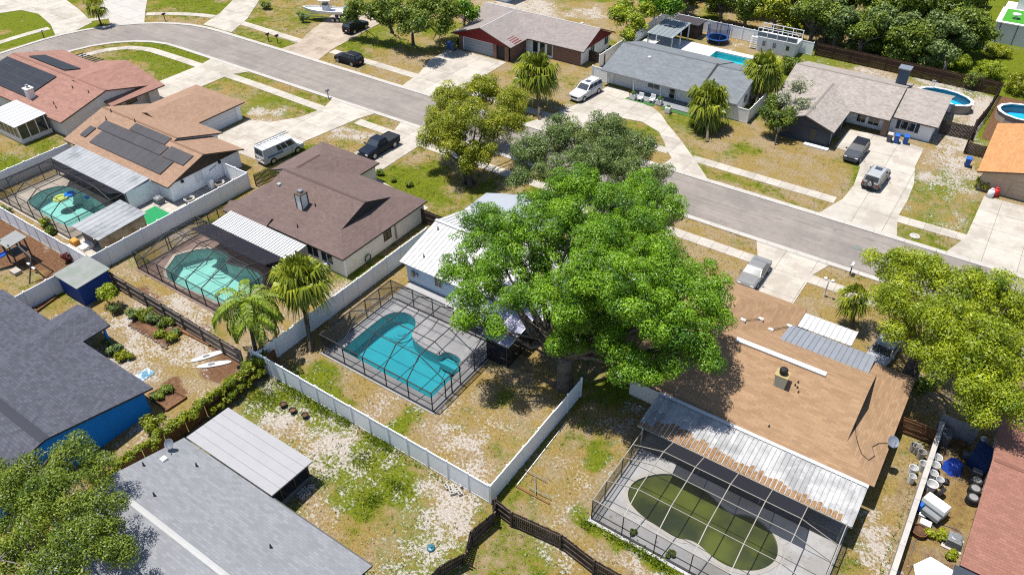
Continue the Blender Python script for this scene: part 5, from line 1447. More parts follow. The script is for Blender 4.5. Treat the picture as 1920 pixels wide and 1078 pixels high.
def crown_leaves(lobes, rng, dens=1.0, clump=.62, per=60, size=.3, flat=.8, up=.45):
    """Clumps of leaves over the skin of each lobe; returns leaf arrays."""
    P_, N_, S_, T_ = [], [], [], []
    fl = np.array([1, 1, flat])
    for (cx_, cy_, cz_, r) in lobes:
        rm = clump * 1.12
        nc = max(5, int(dens * 3.0 * (r / rm) ** 2))
        dr = sphere_dirs(nc, rng, up)
        rad = np.maximum(r * 1.08 - rm * .5, r * .45) * (1 - .5 * rng.random(nc) ** 1.2)
        cc = np.array([cx_, cy_, cz_]) + dr * rad[:, None] * fl
        cr = rm * rng.uniform(.5, 1.35, nc)
        ct = rng.normal(.48, .2, nc)
        for i in range(nc):
            k = max(6, int(per * 1.35 * (cr[i] / clump) ** 2))
            v = sphere_dirs(k, rng, .45)
            q_ = cc[i] + v * (cr[i] * rng.uniform(.68, 1.07, k))[:, None] * np.array([1, 1, .78])
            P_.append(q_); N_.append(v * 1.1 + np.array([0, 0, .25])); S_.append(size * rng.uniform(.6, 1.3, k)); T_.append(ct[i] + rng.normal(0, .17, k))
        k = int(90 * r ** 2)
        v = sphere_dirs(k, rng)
        P_.append(np.array([cx_, cy_, cz_]) + v * (r * .7 * rng.random(k) ** .5)[:, None] * fl); N_.append(v); S_.append(size * 1.5 * rng.uniform(.7, 1.3, k)); T_.append(rng.normal(.35, .2, k))  # inner filler leaves, toned darker to paint shade into the crown's gaps
    return np.concatenate(P_), np.concatenate(N_), np.concatenate(S_), np.concatenate(T_)

def limb_pts(a, b, rng, n=5, sag=.12):
    a, b = Vector(a), Vector(b); L = (b - a).length
    out = []
    for i in range(n + 1):
        t = i / n
        p = a.lerp(b, t) + Vector((rng.normal(0, 1), rng.normal(0, 1), rng.normal(0, 1))) * (L * .045 * math.sin(math.pi * t))
        p.z += L * sag * math.sin(math.pi * t) * .5
        out.append(p)
    return out

def tree(label, base, lobes, m, trunk_r=.35, fork=2.2, dens=1.0, clump=.62, per=60, size=.3, group=None, seed=1, flat=.8, up=.45, name='tree', trunks=None, bark=None, dead=0):
    rng = np.random.default_rng(seed)
    root = thing(name, label, 'tree', (base[0], base[1], 0), group=group)
    fk = Vector((base[0], base[1], 0)) + Vector((rng.normal(0, .15), rng.normal(0, .15), fork))
    bk = bark or M_TRUNK
    mb = MB().tube([(base[0], base[1], -.1), (base[0], base[1], .25), tuple(Vector((base[0], base[1], 0)).lerp(fk, .55)), tuple(fk)], [trunk_r * 1.55, trunk_r * 1.1, trunk_r * .95, trunk_r * .9], 10)
    mb.obj('trunk', bk, root, True)
    for b2 in trunks or ():
        MB().tube(limb_pts((b2[0], b2[1], -.1), (fk.x, fk.y, fork + 1.2), rng, 4, 0), [trunk_r, trunk_r * .85, trunk_r * .75, trunk_r * .65, trunk_r * .55], 8).obj('trunk', bk, root, True)
    for (cx_, cy_, cz_, r) in lobes:
        e = Vector((cx_, cy_, cz_ + r * .1)); L = (e - fk).length
        r0 = min(trunk_r * .45, .04 + .018 * L + .015 * r)
        MB().tube(limb_pts(fk, e, rng), [r0, r0 * .85, r0 * .68, r0 * .52, r0 * .38, r0 * .22], 7).obj('limb', bk, root, True)
    a_ = crown_leaves(lobes, rng, dens, clump, per, size, flat, up)
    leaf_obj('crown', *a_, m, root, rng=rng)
    for _ in range(dead):
        c_ = lobes[int(rng.integers(len(lobes)))]
        s_ = Vector((c_[0], c_[1], c_[2])) + Vector(sphere_dirs(1, rng, .8)[0]) * c_[3] * .55
        tw = MB()
        for k in range(7):
            d_ = Vector(sphere_dirs(1, rng, .8)[0]); e = s_ + d_ * c_[3] * rng.uniform(.3, .6)
            tw.tube(limb_pts(s_, e, rng, 3, 0), [.05, .035, .025, .012], 5)
        tw.obj('dead_branch', mat('dead_wood', D(200, 192, 178), .9, .1, 5), root)
    return root

def lobes_px(lst):
    out = []
    for px, py, z, r in lst:
        v = g(px, py, z); out.append((v.x, v.y, z, r))
    return out
L_BRIGHT = leaf_mat('bright_leaves', (.034, .104, .005), (.205, .365, .013), .28)
L_YELLOW = leaf_mat('yellow_green_leaves', (.085, .120, .006), (.340, .350, .015), .30)
L_LIME = leaf_mat('lime_leaves', (.080, .135, .005), (.360, .410, .015), .30)
L_OLIVE = leaf_mat('olive_leaves', (.048, .084, .018), (.175, .235, .062), .26)
L_DARK = leaf_mat('dark_leaves', (.034, .072, .006), (.205, .255, .024), .28)
L_MID = leaf_mat('mid_leaves', (.040, .078, .007), (.215, .265, .030), .28)
L_PALM = leaf_mat('palm_fronds', (.050, .085, .006), (.320, .350, .026), .28)
L_QUEEN = leaf_mat('queen_palm_fronds', (.035, .085, .006), (.260, .330, .020), .26)
L_DRY = leaf_mat('dry_fronds', (.15, .10, .03), (.46, .34, .08), .22)
L_PALE = leaf_mat('pale_blossom_leaves', (.12, .15, .06), (.44, .44, .32), .3)
L_VINE = leaf_mat('vine_leaves', (.10, .150, .008), (.29, .31, .016), .4)

# the big tree in the middle
tree('huge spreading bright green tree shading the metal-roofed house', (-21.6, 38.4), lobes_px([
    (1079, 362, 11.5, 2.67), (1234, 390, 9.5, 2.44), (1205, 350, 9.0, 1.86), (1011, 393, 11, 1.97), (905, 436, 9.5, 2.67), (985, 445, 11.5, 2.32), (1067, 420, 12.5, 2.20), (1150, 385, 11.5, 2.09), (1203, 428, 11, 2.09), (1135, 461, 13, 2.44), (1220, 468, 11, 1.74),
    (868, 498, 8.8, 1.86), (943, 495, 10.5, 1.97), (1073, 515, 12.5, 1.97), (899, 556, 8.6, 2.09), (970, 560, 9.5, 1.51), (876, 600, 7.6, 1.16), (925, 612, 7.4, 1.04), (1154, 529, 12.5, 2.67), (1241, 511, 11.5, 2.44), (1318, 529, 9.8, 2.20), (1345, 585, 8.8, 1.74),
    (1191, 575, 11.5, 2.09), (1278, 573, 10.8, 2.32), (1073, 592, 10, 1.86), (1010, 560, 9.8, 1.28), (1303, 629, 9.2, 1.97), (1234, 620, 10, 1.86), (1172, 680, 7.6, 1.74), (1228, 702, 7.0, 1.62), (1268, 658, 8.4, 1.62), (1054, 645, 7, 1.28), (1321, 672, 8.0, 1.16), (1120, 600, 8.8, 1.39), (1000, 505, 9.0, 1.7), (1040, 470, 10.2, 1.9), (1105, 560, 9.8, 1.9), (1030, 540, 8.4, 1.5), (955, 455, 8.8, 1.7), (1100, 430, 10.5, 2.0), (1160, 440, 10.0, 2.0), (1150, 620, 8.4, 1.6), (1195, 500, 10.0, 2.0), (1085, 640, 6.4, 1.3), (1140, 660, 7.0, 1.4), (1260, 540, 9.4, 1.9), (920, 525, 8.0, 1.4)]),
    L_BRIGHT, .62, 3.6, .92, .60, 185, .15, seed=3, dead=4)
tree('yellow-green tree with several trunks on the lawn by the dark pickup', (-46.8, 59.4), lobes_px([
    (845, 185, 6.8, 2.1), (905, 172, 7, 2.3), (955, 195, 6.5, 2.1), (820, 225, 5.4, 1.9), (875, 225, 7, 2.5), (935, 240, 6.0, 2.2), (850, 275, 4.6, 1.9), (900, 285, 4.2, 1.9), (805, 262, 4.0, 1.4), (975, 190, 5.2, 1.4), (840, 245, 5.6, 1.9), (965, 235, 5.0, 1.6), (880, 310, 3.0, 1.2)]),
    L_YELLOW, .3, 1.5, 1.5, .62, 140, .165, seed=5, trunks=[(-46.3, 59.0), (-47.3, 59.1), (-46.5, 60.0)], dead=2)
tree('grey-green olive-leaved tree between the street and the bright green tree', (-34.0, 65.6), lobes_px([
    (1000, 285, 6, 2.4), (1055, 258, 6.5, 2.7), (1130, 255, 6.8, 2.7), (1190, 280, 6, 2.4), (1150, 290, 6.6, 2.4), (1100, 310, 7, 2.6), (1035, 325, 5.5, 2.1), (1170, 325, 6, 2.2), (1235, 330, 5, 1.5), (975, 335, 4.5, 1.5)]),
    L_OLIVE, .34, 2.2, 1.5, .62, 110, .17, seed=8, dead=3)
tree('large yellow-green tree over the grey car at the right edge', (1.0, 54.9), lobes_px([
    (1665, 500, 7, 1.9), (1730, 515, 8, 2.2), (1800, 545, 8.5, 2.5), (1870, 565, 8.5, 2.5), (1920, 600, 8, 2.4), (1690, 565, 7.5, 2.0), (1760, 605, 8.5, 2.4), (1840, 645, 8.5, 2.5), (1905, 680, 7.5, 2.3), (1770, 670, 7.5, 2.0), (1830, 720, 7, 2.1), (1880, 760, 6.3, 1.7), (1735, 660, 6, 1.3), (1835, 775, 5.5, 1.2), (1660, 560, 6, 1.3), (1690, 625, 6.0, 1.3)]),
    L_LIME, .4, 2.6, 1.3, .66, 165, .16, seed=12, trunks=[(1.8, 54.3)], dead=2)
tree('dark green oak at the bottom left corner over the light grey roof', (-45.5, 8.8), lobes_px([
    (70, 885, 6.2, 1.5), (140, 852, 6.4, 1.6), (190, 880, 6, 1.3), (30, 930, 6.6, 1.9), (110, 930, 7.2, 2.0), (180, 960, 6.6, 1.7), (60, 1000, 7, 1.9), (150, 1030, 7, 1.9), (235, 1035, 6, 1.2), (20, 1060, 7, 1.8), (100, 1085, 7, 1.8), (215, 985, 6, .9), (5, 905, 6, 1.4)]),
    L_DARK, .4, 2.6, 1.1, .52, 110, .135, seed=15, dead=7)
# grove along the top
GV = 'trees in the wooded strip behind the houses'
grove = [(-49, 122, 4.6, 2.9, L_MID), (-44, 122.5, 4.8, 3.0, L_DARK), (-39, 122, 4.4, 2.8, L_MID), (-34.2, 122.5, 4.8, 3.0, L_YELLOW), (-28.8, 121.5, 5.6, 3.3, L_MID), (-24.2, 121.2, 4.6, 3.0, L_OLIVE), (-22, 127, 7, 4.0, L_MID), (-18.8, 122.5, 5.4, 3.4, L_OLIVE),
         (-15.5, 128, 7.5, 4.2, L_MID), (-11.8, 124, 5.6, 3.2, L_OLIVE), (-15, 120.6, 4.2, 2.7, L_MID), (-9.2, 127.5, 5.8, 3.0, L_MID), (-20.6, 120.2, 4.0, 2.4, L_DARK), (-10.6, 120.4, 3.4, 2.0, L_OLIVE)]
gl_ = ['leftmost tree of the grove, right of the lime tree', 'dark tree at the top edge above the cyan pool', 'tree behind the trampoline', 'yellowish tree behind the white playhouse', 'tree just right of the white playhouse', 'grey-green low tree behind the brown fence', 'tall tree at the top edge above the tan-grey roof', 'grey-green tree in the middle of the grove',
       'tallest tree at the top edge of the grove', 'grey-green tree above the fence near the field', 'low tree leaning on the brown fence', 'last tree of the grove before the open field', 'dark low tree above the grey chimney', 'small grey-green tree at the end of the grove']
for i, ((px, py, z, r, m_), lb) in enumerate(zip(grove, gl_)):
    rng = np.random.default_rng(40 + i)
    c = Vector((px, py, z))
    lb_ = [(c.x, c.y, z, r * .72)] + [(c.x + rng.normal(0, r * .48), c.y + abs(rng.normal(0, r * .42)), max(1.4, z - abs(rng.normal(0, 1.9))), r * rng.uniform(.42, .62)) for _ in range(7)]
    tree(lb, (c.x + rng.normal(0, .5), c.y + rng.normal(0, .5)), lb_, m_, .3, 2.2, .85, .78, 46, .36, GV, 60 + i)
deep = [(-52, 133, 7, 4.2), (-46, 131, 7, 4.2), (-38, 135, 8, 4.4), (-31, 127, 6.5, 3.6), (-26, 137, 8, 4.6), (-18, 135, 8, 4.6), (-11, 134, 7, 4.0), (-7.5, 131, 5, 2.6), (-33, 142, 9, 5), (-22, 146, 9, 5), (-13, 143, 8, 4.6), (-45, 141, 9, 5), (-20, 124.5, 5.2, 3.4), (-13.6, 122.0, 4.6, 2.8), (-26.5, 124, 5.4, 3.2)]
for i, (x, y, z, r) in enumerate(deep):
    rng = np.random.default_rng(640 + i)
    lb_ = [(x, y, z, r * .75)] + [(x + rng.normal(0, r * .5), y + rng.normal(0, r * .4), max(1.6, z - abs(rng.normal(0, 2.2))), r * rng.uniform(.42, .62)) for _ in range(6)]
    tree('tree deep in the wooded strip with only its crown showing', (x, y), lb_, (L_MID, L_DARK, L_OLIVE)[i % 3], .3, 2.4, .85, .9, 44, .40, 'crowns deep in the wooded strip', 660 + i)
tree('bright lime tree between the brick house and the white pool fence', g2(1178, 98), lobes_px([(1165, 30, 4.6, 1.9), (1195, 45, 4.4, 1.7), (1180, 68, 3.2, 1.5), (1172, 15, 4.2, 1.6), (1215, 22, 4, 1.6)]), L_LIME, .22, 1.6, .95, .6, 50, .3, seed=90)
tree('bright green tree behind the lime tree', g2(1225, 40), lobes_px([(1230, 8, 5, 2.2), (1260, 15, 5, 2.0), (1215, 0, 5, 2.0)]), L_BRIGHT, .22, 1.8, .9, .7, 46, .34, seed=91)
tg = ['dark tree right of the boat at the top edge', 'dark tree behind the black SUV', 'tree at the top edge left of the brick house', 'shady tree in the middle of the brick house side yard', 'small tree beside the grey picket fence']
for i, (l_, bx_, lst) in enumerate((
        (tg[0], (672, 52), [(670, 15, 5, 2.0), (700, 25, 4.6, 2.0), (655, 30, 3.6, 1.5)]),
        (tg[1], (735, 62), [(735, 15, 6, 2.4), (765, 30, 5.4, 2.2), (720, 35, 4, 1.8)]),
        (tg[2], (800, 52), [(800, 10, 6.5, 2.6), (840, 20, 6, 2.4), (820, -10, 7, 2.6)]),
        (tg[3], (775, 85), [(790, 45, 5.6, 2.1), (760, 48, 4.2, 1.7), (830, 48, 4.5, 1.6)]),
        (tg[4], (870, 48), [(868, 15, 5, 1.8), (885, 28, 4, 1.4)]))):
    tree(l_, g2(*bx_), lobes_px(lst), (L_DARK, L_MID, L_DARK, L_MID, L_BRIGHT)[i], .24, 1.8, .95, .66, 48, .32, 'trees between the boat and the brick house', 100 + i, dead=1 if i == 2 else 0)
tree('small tree with pale blossoms before the dark grey garage wing', g2(1453, 272), lobes_px([(1500, 165, 4.6, 1.4), (1470, 190, 4, 1.4), (1505, 195, 3.6, 1.3), (1485, 215, 3, 1.2)]), L_PALE, .1, 1.3, .8, .5, 36, .22, seed=120)
tree('round dark green tree on the lawn before the tan-grey house', g2(1455, 268), lobes_px([(1450, 195, 3.4, 1.3), (1440, 215, 2.8, 1.2), (1475, 222, 2.8, 1.3), (1455, 232, 2.0, 1.1)]), L_DARK, .12, 1.1, .95, .5, 48, .24, seed=121)
tree('small lime tree beside the blue shed', g2(207, 572), lobes_px([(203, 543, 1.8, .85), (210, 552, 1.5, .7), (196, 550, 1.4, .6)]), L_LIME, .06, .7, 1, .36, 40, .2, seed=122)

# shrubs -------------------------------------------------------------------------------------
def shrub(label, px, py, r, h, m, group=None, seed=0, size=None, clump=None, per=36, xy=None, name='shrub', flower=None):
    rng = np.random.default_rng(300 + seed)
    size = size or min(.22, .14 + r * .06); clump = clump or min(.4, r * .42)
    x, y = xy if xy else g2(px, py)
    o = thing(name, label, 'shrub', (x, y, 0), group=group)
    for k in range(4):
        e = Vector((x, y, 0)) + Vector((rng.normal(0, r * .4), rng.normal(0, r * .4), h * .7))
        MB().tube([(x, y, -.03), tuple(Vector((x, y, 0)).lerp(e, .5)), tuple(e)], [.035, .028, .012], 5).obj('stem', M_TRUNK, o)
    lb_ = [(x, y, h * .55, r * .8)] + [(x + rng.normal(0, r * .45), y + rng.normal(0, r * .45), h * rng.uniform(.35, .75), r * rng.uniform(.35, .55)) for _ in range(3)]
    leaf_obj('foliage', *crown_leaves(lb_, rng, .9, clump, per, size, min(1.0, h / (1.6 * r)), .4), m, o, rng=rng)
    return o
for i, (l_, px, py, r, h, m_) in enumerate((
        ('clipped dark shrub on the far lawn left of the boat', 500, 18, 1.1, 1.2, L_DARK), ('thin dry shrub at the bow of the boat', 570, 42, .8, 1.6, L_OLIVE), ('lime shrub on the lawn before the dark trees', 760, 58, 1.3, 2.4, L_YELLOW),
        ('small shrub beside the blue bin at the brick garage', 860, 85, .5, 1.2, L_DARK), ('first small shrub along the concrete walk', 712, 328, .45, .7, L_MID), ('middle small shrub along the concrete walk', 738, 340, .4, .5, L_MID), ('last small shrub along the concrete walk', 766, 350, .4, .5, L_DARK),
        ('dark shrub at the corner of the green pool cage wall', 1722, 740, .9, 1.4, L_DARK), ('yellow-green shrub by the tan garage at the right edge', 1842, 352, 1.1, 1.3, L_YELLOW), ('low shrub left of the tan garage door', 1860, 345, .8, 1.1, L_LIME),
        ('bright shrub behind the brown fence in the field', 1790, 130, 2.2, 2.2, L_LIME), ('wide bright shrub at the edge of the field', 1850, 150, 2.6, 2.4, L_LIME), ('bright shrub at the right edge of the field', 1905, 175, 2.4, 2.6, L_YELLOW), ('low pale shrub in the field', 1870, 105, 2.2, 1.4, L_YELLOW), ('round shrub where the grove meets the field', 1820, 165, 1.8, 2.0, L_MID),
        ('tall green bush between the palm and the white side fence', 1480, 135, 1.6, 2.2, L_MID), ('dry grassy bush beside the leaning palm', 1505, 150, 1.4, 1.8, L_OLIVE), ('red-leaved bush beside the playground fence', 127, 492, .6, 1.0, None), ('green bush growing inside the left pool fence', 85, 425, .7, .9, L_LIME), ('second green bush inside the left pool fence', 98, 438, .6, .8, L_MID),
        ('bush beside the blue wall and vine hedge', 290, 815, 1.0, 1.5, L_VINE), ('dark bush hanging below the two palms', 495, 690, .9, 1.8, L_DARK), ('bush between the queen palm trunks and the white fence', 470, 705, .8, 1.2, L_MID),
        ('leafy plant against the lanai of the blue house', 215, 660, .7, .9, L_OLIVE), ('small plant at the playset fence', 8, 400, .6, .8, L_OLIVE), ('low weeds at the murky pool cage corner', 1190, 1000, .22, .4, L_DARK), ('weed clump growing on the murky pool deck', 1258, 1040, .24, .4, L_MID), ('weed by the cluttered yard air conditioner', 1763, 1010, .5, .5, L_YELLOW), ('second weed by the cluttered yard air conditioner', 1785, 1045, .4, .4, L_YELLOW))):
    shrub(l_, px, py, r, h, m_ or leaf_mat('red_leaves', (.06, .01, .012), (.16, .03, .03)), 'shrubs' if False else None, i)
# garden beds of the blue house
BED = thing('garden_bed', 'long planted garden bed edged with stones behind the blue house', 'garden bed', (*g2(285, 610), 0))
bpts = [(243, 610), (262, 590), (338, 625), (312, 652)]
MB().prism([g2(*p) for p in bpts], 0, .12).obj('soil', M_SOIL, BED)
st = MB().lathe([(.02, -.05), (.16, .0), (.15, .1), (.05, .16)], 7).mesh('stone', mat('garden_stone', D(170, 150, 136), .95, .25, 6, obj=.2))
o_ = org(BED)
for a, b in zip(bpts, bpts[1:] + bpts[:1]):
    pa, pb = g(*a), g(*b)
    for k in range(int((pb - pa).length / .36)):
        c = pa.lerp(pb, k * .36 / (pb - pa).length); s_ = RN.uniform(.75, 1.3)
        put('stone', st, BED, (c.x - o_.x + RN.uniform(-.06, .06), c.y - o_.y + RN.uniform(-.06, .06), 0), (0, 0, RN.uniform(0, 6)), (s_, s_ * RN.uniform(.7, 1.2), s_))
for i, (l_, px, py, r, h, m_) in enumerate((('first leafy plant in the long stone-edged bed', 255, 595, .55, .9, L_OLIVE), ('tall yellow-green plant in the long stone-edged bed', 272, 600, .7, 1.1, L_VINE), ('blue-green plant in the middle of the stone-edged bed', 292, 605, .8, 1.1, L_OLIVE), ('dark plant at the far side of the stone-edged bed', 310, 612, .6, .8, L_MID), ('low plant at the near end of the stone-edged bed', 300, 632, .6, .7, L_VINE), ('last low plant of the stone-edged bed', 318, 640, .55, .6, L_YELLOW), ('dark red-brown plant at the bed edge', 332, 628, .4, .5, L_OLIVE),
                                                 ('single potted shrub above the stone-edged bed', 222, 588, .5, .9, L_OLIVE), ('plant in the square timber bed by the blue wall', 318, 735, .45, .6, L_MID), ('dark plant at the corner of the square timber bed', 300, 745, .4, .5, L_DARK), ('yellow plant beside the slate roof edge', 232, 672, .7, .7, L_YELLOW))):
    shrub(l_, px, py, r, h, m_, None, 40 + i, .16, .26, 34)
for l_, pts_ in (('square timber garden bed by the blue wall', [(278, 740), (310, 725), (350, 745), (312, 770)]), ('small timber bed on the grass by the blue shed', [(60, 576), (95, 552), (108, 556), (70, 584)]), ('timber edged strip bed along the grey picket fence', [(345, 612), (398, 640), (392, 648), (338, 620)])):
    bd = thing('garden_bed', l_, 'garden bed', (*g2(*pts_[0]), 0))
    MB().prism([g2(*p) for p in pts_], 0, .1).obj('soil', M_SOIL, bd)
    for a, b in zip(pts_, pts_[1:] + pts_[:1]):
        pa, pb = g(*a, .1), g(*b, .1)
        MB().beam(pa, pb, .1, .22).obj('timber', M_WOOD_B, bd)

# vine hedge along the blue garden's right edge
hd = thing('vine_hedge', 'vine-covered fence between the blue house garden and the weedy yard', 'hedge', (-42.6, 20, 0))
rng = np.random.default_rng(77)
for y in np.arange(13.0, 25.6, 1.8): MB().box(-42.75, -42.6, y, y + 1.7, 0, 1.55).obj('fence_panel', M_WOOD_B, hd)
lb_ = [(-42.65 + rng.normal(0, .12), y, 1.5 + rng.normal(0, .14), .3 + .16 * rng.random()) for y in np.arange(12.6, 25.8, .3)] + [(-42.2 + rng.normal(0, .15), y, .5 + .4 * rng.random(), .35) for y in np.arange(20.4, 25.6, .45)]
leaf_obj('vine', *crown_leaves(lb_, rng, .8, .2, 22, .17, .8, .6), L_VINE, hd, rng=rng)

# palms --------------------------------------------------------------------------------------
def ribbon(mb, pts, widths, up):
    """A frond blade folded along its midrib."""
    n = len(pts); vs = []
    for i, p in enumerate(pts):
        d = (pts[min(i + 1, n - 1)] - pts[max(i - 1, 0)]).normalized()
        s_ = d.cross(up)
        if s_.length < 1e-3: s_ = Vector((1, 0, 0))
        s_.normalize(); w_ = widths[i]
        vs += [p - s_ * w_, p + Vector((0, 0, w_ * .5)), p + s_ * w_]
    fs = []
    for i in range(n - 1):
        fs += [(3 * i, 3 * i + 1, 3 * i + 4, 3 * i + 3), (3 * i + 1, 3 * i + 2, 3 * i + 5, 3 * i + 4)]
    mb.add(vs, fs)

def tone_attr(o, rng, k=.22, mu=.5):
    me_ = o.data
    la = me_.attributes.new('tone', 'FLOAT', 'FACE')
    la.data.foreach_set('value', np.clip(rng.normal(mu, k, len(me_.polygons)), 0, 1).astype(np.float32))

def fan_palm(label, base, h, top=None, R=1.5, n=44, seed=0, group='sabal palms', trunk_r=.2, skirt=14):
    rng = np.random.default_rng(500 + seed)
    root = thing('palm_tree', label, 'palm tree', (base[0], base[1], 0), group=group)
    b = Vector((base[0], base[1], 0)); t = Vector((top[0], top[1], h)) if top else b + Vector((0, 0, h))
    pts = [b.lerp(t, k / 7) for k in range(8)]
    MB().tube([b - Vector((0, 0, .1))] + pts, [trunk_r * 1.35] + [trunk_r * (1.2 if k < 1 else .95 + .08 * (k % 2)) for k in range(8)], 9).obj('trunk', M_PTRUNK, root, True)
    for kind, cnt, mm in (('frond', n, L_PALM), ('dry_frond', skirt, L_DRY)):
        for k in range(cnt):
            az = k * 2.39996 + rng.normal(0, .35)
            el = (1.35 - 2.2 * (k / cnt) ** .9 + rng.normal(0, .24)) if kind == 'frond' else -.75 - rng.random() * .6
            d = Vector((math.cos(az) * math.cos(el), math.sin(az) * math.cos(el), math.sin(el)))
            pl = R * rng.uniform(.34, .66) * (1 if kind == 'frond' else .8)
            p0 = t + Vector((0, 0, .1 if kind == 'frond' else -.15)); p1 = p0 + d * pl - Vector((0, 0, .08))
            mb = MB(); mb.beam(p0, p1, .035, .02)
            side = d.cross(Vector((0, 0, 1)))
            if side.length < .05: side = Vector((1, 0, 0))
            side.normalize(); upv = side.cross(d).normalized()
            nb = 15; bl = R * rng.uniform(.46, .74) * (1 if kind == 'frond' else .8)
            for j in range(nb):
                a = (j / (nb - 1) - .5) * 3.5 + rng.normal(0, .09)
                dd = (d * math.cos(a) + side * math.sin(a)).normalized()
                L = bl * (1 - .28 * abs(a) / 1.85) * rng.uniform(.8, 1.12)
                droop = rng.uniform(.45, .85) if kind == 'frond' else .3
                q1 = p1 + dd * L * .55 + upv * .02; q2 = p1 + dd * L * .95 - Vector((0, 0, L * droop))
                ribbon(mb, [p1, q1, q2], [.02, .036 * R, .008], upv)
            o = mb.obj(kind, mm, root); tone_attr(o, rng, .2, rng.normal(.48, .2))
    return root

def feather_palm(label, base, h, top, R=2.6, n=20, seed=0, trunk_r=.17, group='queen palms'):
    rng = np.random.default_rng(700 + seed)
    root = thing('palm_tree', label, 'palm tree', (base[0], base[1], 0), group=group)
    b = Vector((base[0], base[1], 0)); t = Vector((top[0], top[1], h))
    MB().tube([b - Vector((0, 0, .1))] + [b.lerp(t, k / 6) for k in range(7)], [trunk_r * 1.5, trunk_r * 1.3] + [trunk_r] * 5 + [trunk_r * 1.25], 9).obj('trunk', M_PTRUNK, root, True)
    for k in range(n):
        az = k * 2.39996; u_ = k / n
        el = 1.25 - 1.15 * u_ + rng.normal(0, .08)
        L = R * rng.uniform(.85, 1.1)
        d = Vector((math.cos(az), math.sin(az), 0))
        pts = []
        p = t.copy(); ang = el
        for i in range(9):
            pts.append(p.copy()); p = p + (d * math.cos(ang) + Vector((0, 0, math.sin(ang)))) * (L / 8); ang -= .30 + .06 * u_
        mb = MB(); mb.tube(pts, [.035 - .0036 * i for i in range(9)], 5)
        for i in range(1, 27):
            s_ = i / 27 * 8; i0 = min(int(s_), 7); f_ = s_ - i0
            c = pts[i0].lerp(pts[i0 + 1], f_); tg_ = (pts[i0 + 1] - pts[i0]).normalized()
            sd = tg_.cross(Vector((0, 0, 1)))
            if sd.length < .05: sd = d.cross(Vector((0, 0, 1)))
            sd.normalize()
            ll = .21 * R * math.sin(math.pi * min(1, .12 + i / 29)) + .12
            for sg in (-1, 1):
                jt = rng.normal(0, .12)
                e = c + (sd * sg * .8 + tg_ * (.5 + jt)).normalized() * ll * .5 - Vector((0, 0, .06))
                e2 = c + (sd * sg * .8 + tg_ * (.6 + jt)).normalized() * ll * .72 - Vector((0, 0, ll * .85))
                ribbon(mb, [c, e, e2], [.03, .052, .01], Vector((0, 0, 1)))
        o = mb.obj('frond', L_QUEEN, root); tone_attr(o, rng)
    for k in range(5):
        az = k * 1.3; d = Vector((math.cos(az), math.sin(az), 0))
        mb = MB(); ribbon(mb, [t - Vector((0, 0, .2)), t + d * .5 - Vector((0, 0, .7)), t + d * .7 - Vector((0, 0, 1.6))], [.05, .12, .02], Vector((0, 0, 1)))
        o = mb.obj('dry_frond', L_DRY, root); tone_attr(o, rng)
    return root
def ptop(px, py, h): return g2(px, py, h)
feather_palm('queen palm with drooping feather fronds by the vine hedge', g2(486, 690), 5.3, ptop(462, 573, 5.3), 4.1, 17, 1)
feather_palm('second queen palm trunk leaning by the garden corner', g2(497, 688), 4.6, ptop(480, 600, 4.6), 3.2, 10, 2)
fan_palm('tall sabal palm with yellow skirt beside the teal pool cage', g2(584, 657), 5.6, ptop(562, 522, 5.6), 2.6, 66, 1)
fan_palm('sabal palm standing behind the yellow-green tree near the street', g2(1012, 225), 4.6, ptop(1005, 140, 4.6), 3.2, 70, 2)
fan_palm('short sabal palm before the white porch', g2(1326, 266), 3.3, ptop(1328, 193, 3.3), 2.9, 70, 3)
fan_palm('sabal palm at the corner of the white porch fence', g2(1415, 208), 4.0, ptop(1430, 135, 4.0), 3.1, 70, 4)
fan_palm('small leaning palm at the left of the right-edge tree', g2(1598, 618), 3.2, ptop(1600, 560, 3.2), 1.7, 28, 5, skirt=5)
fan_palm('young palm on the verge at the street bend', g2(190, 47), 3.2, ptop(178, 13, 3.2), 1.9, 26, 6, skirt=4, trunk_r=.14)

# taller weeds in patches and along the fence foot
rng = np.random.default_rng(25)
WP = []
for px, py, sx_, sy_, n_ in ((560, 735, 2.2, .9, 900), (610, 770, 1.4, .8, 500), (650, 790, 1.0, .6, 400), (720, 830, 1.6, .9, 700), (700, 940, .8, .9, 300), (745, 912, 1.0, .5, 260), (500, 745, 1.6, 1.2, 600), (1190, 1030, 2.4, .4, 500), (1100, 985, .6, .5, 140), (1235, 1060, 1.2, .3, 200), (680, 860, 1.2, 1.0, 260), (600, 905, 1.0, 1.0, 160)):
    c_ = g(px, py); WP.append(np.stack([rng.normal(c_.x, sx_ * .5, n_), rng.normal(c_.y, sy_ * .5, n_), rng.uniform(.04, .26, n_)], 1))
for (xa, ya), (xb, yb), n_ in (((-43, 25.6), (-20.5, 25.6), 500), ((-43, 26.3), (-20.5, 26.3), 260), ((-19.5, 26.5), (-19.5, 38), 220), ((-66.2, 27), (-66.2, 44), 200), ((-22, 17.2), (-31, 17.2), 200), ((1.6, 30), (1.6, 40), 120), ((3.9, 32), (3.9, 48), 200), ((-13.8, 28.4), (1, 28.2), 300)):
    t_ = rng.random(n_); WP.append(np.stack([xa + (xb - xa) * t_ + rng.normal(0, .15, n_), ya + (yb - ya) * t_ + rng.normal(0, .15, n_), rng.uniform(.03, .2, n_)], 1))
WP = np.concatenate(WP); kk = len(WP)
wd_ = thing('weeds', 'taller bright green weeds in patches and along the fences', None, (0, 0, 0), kind='stuff')
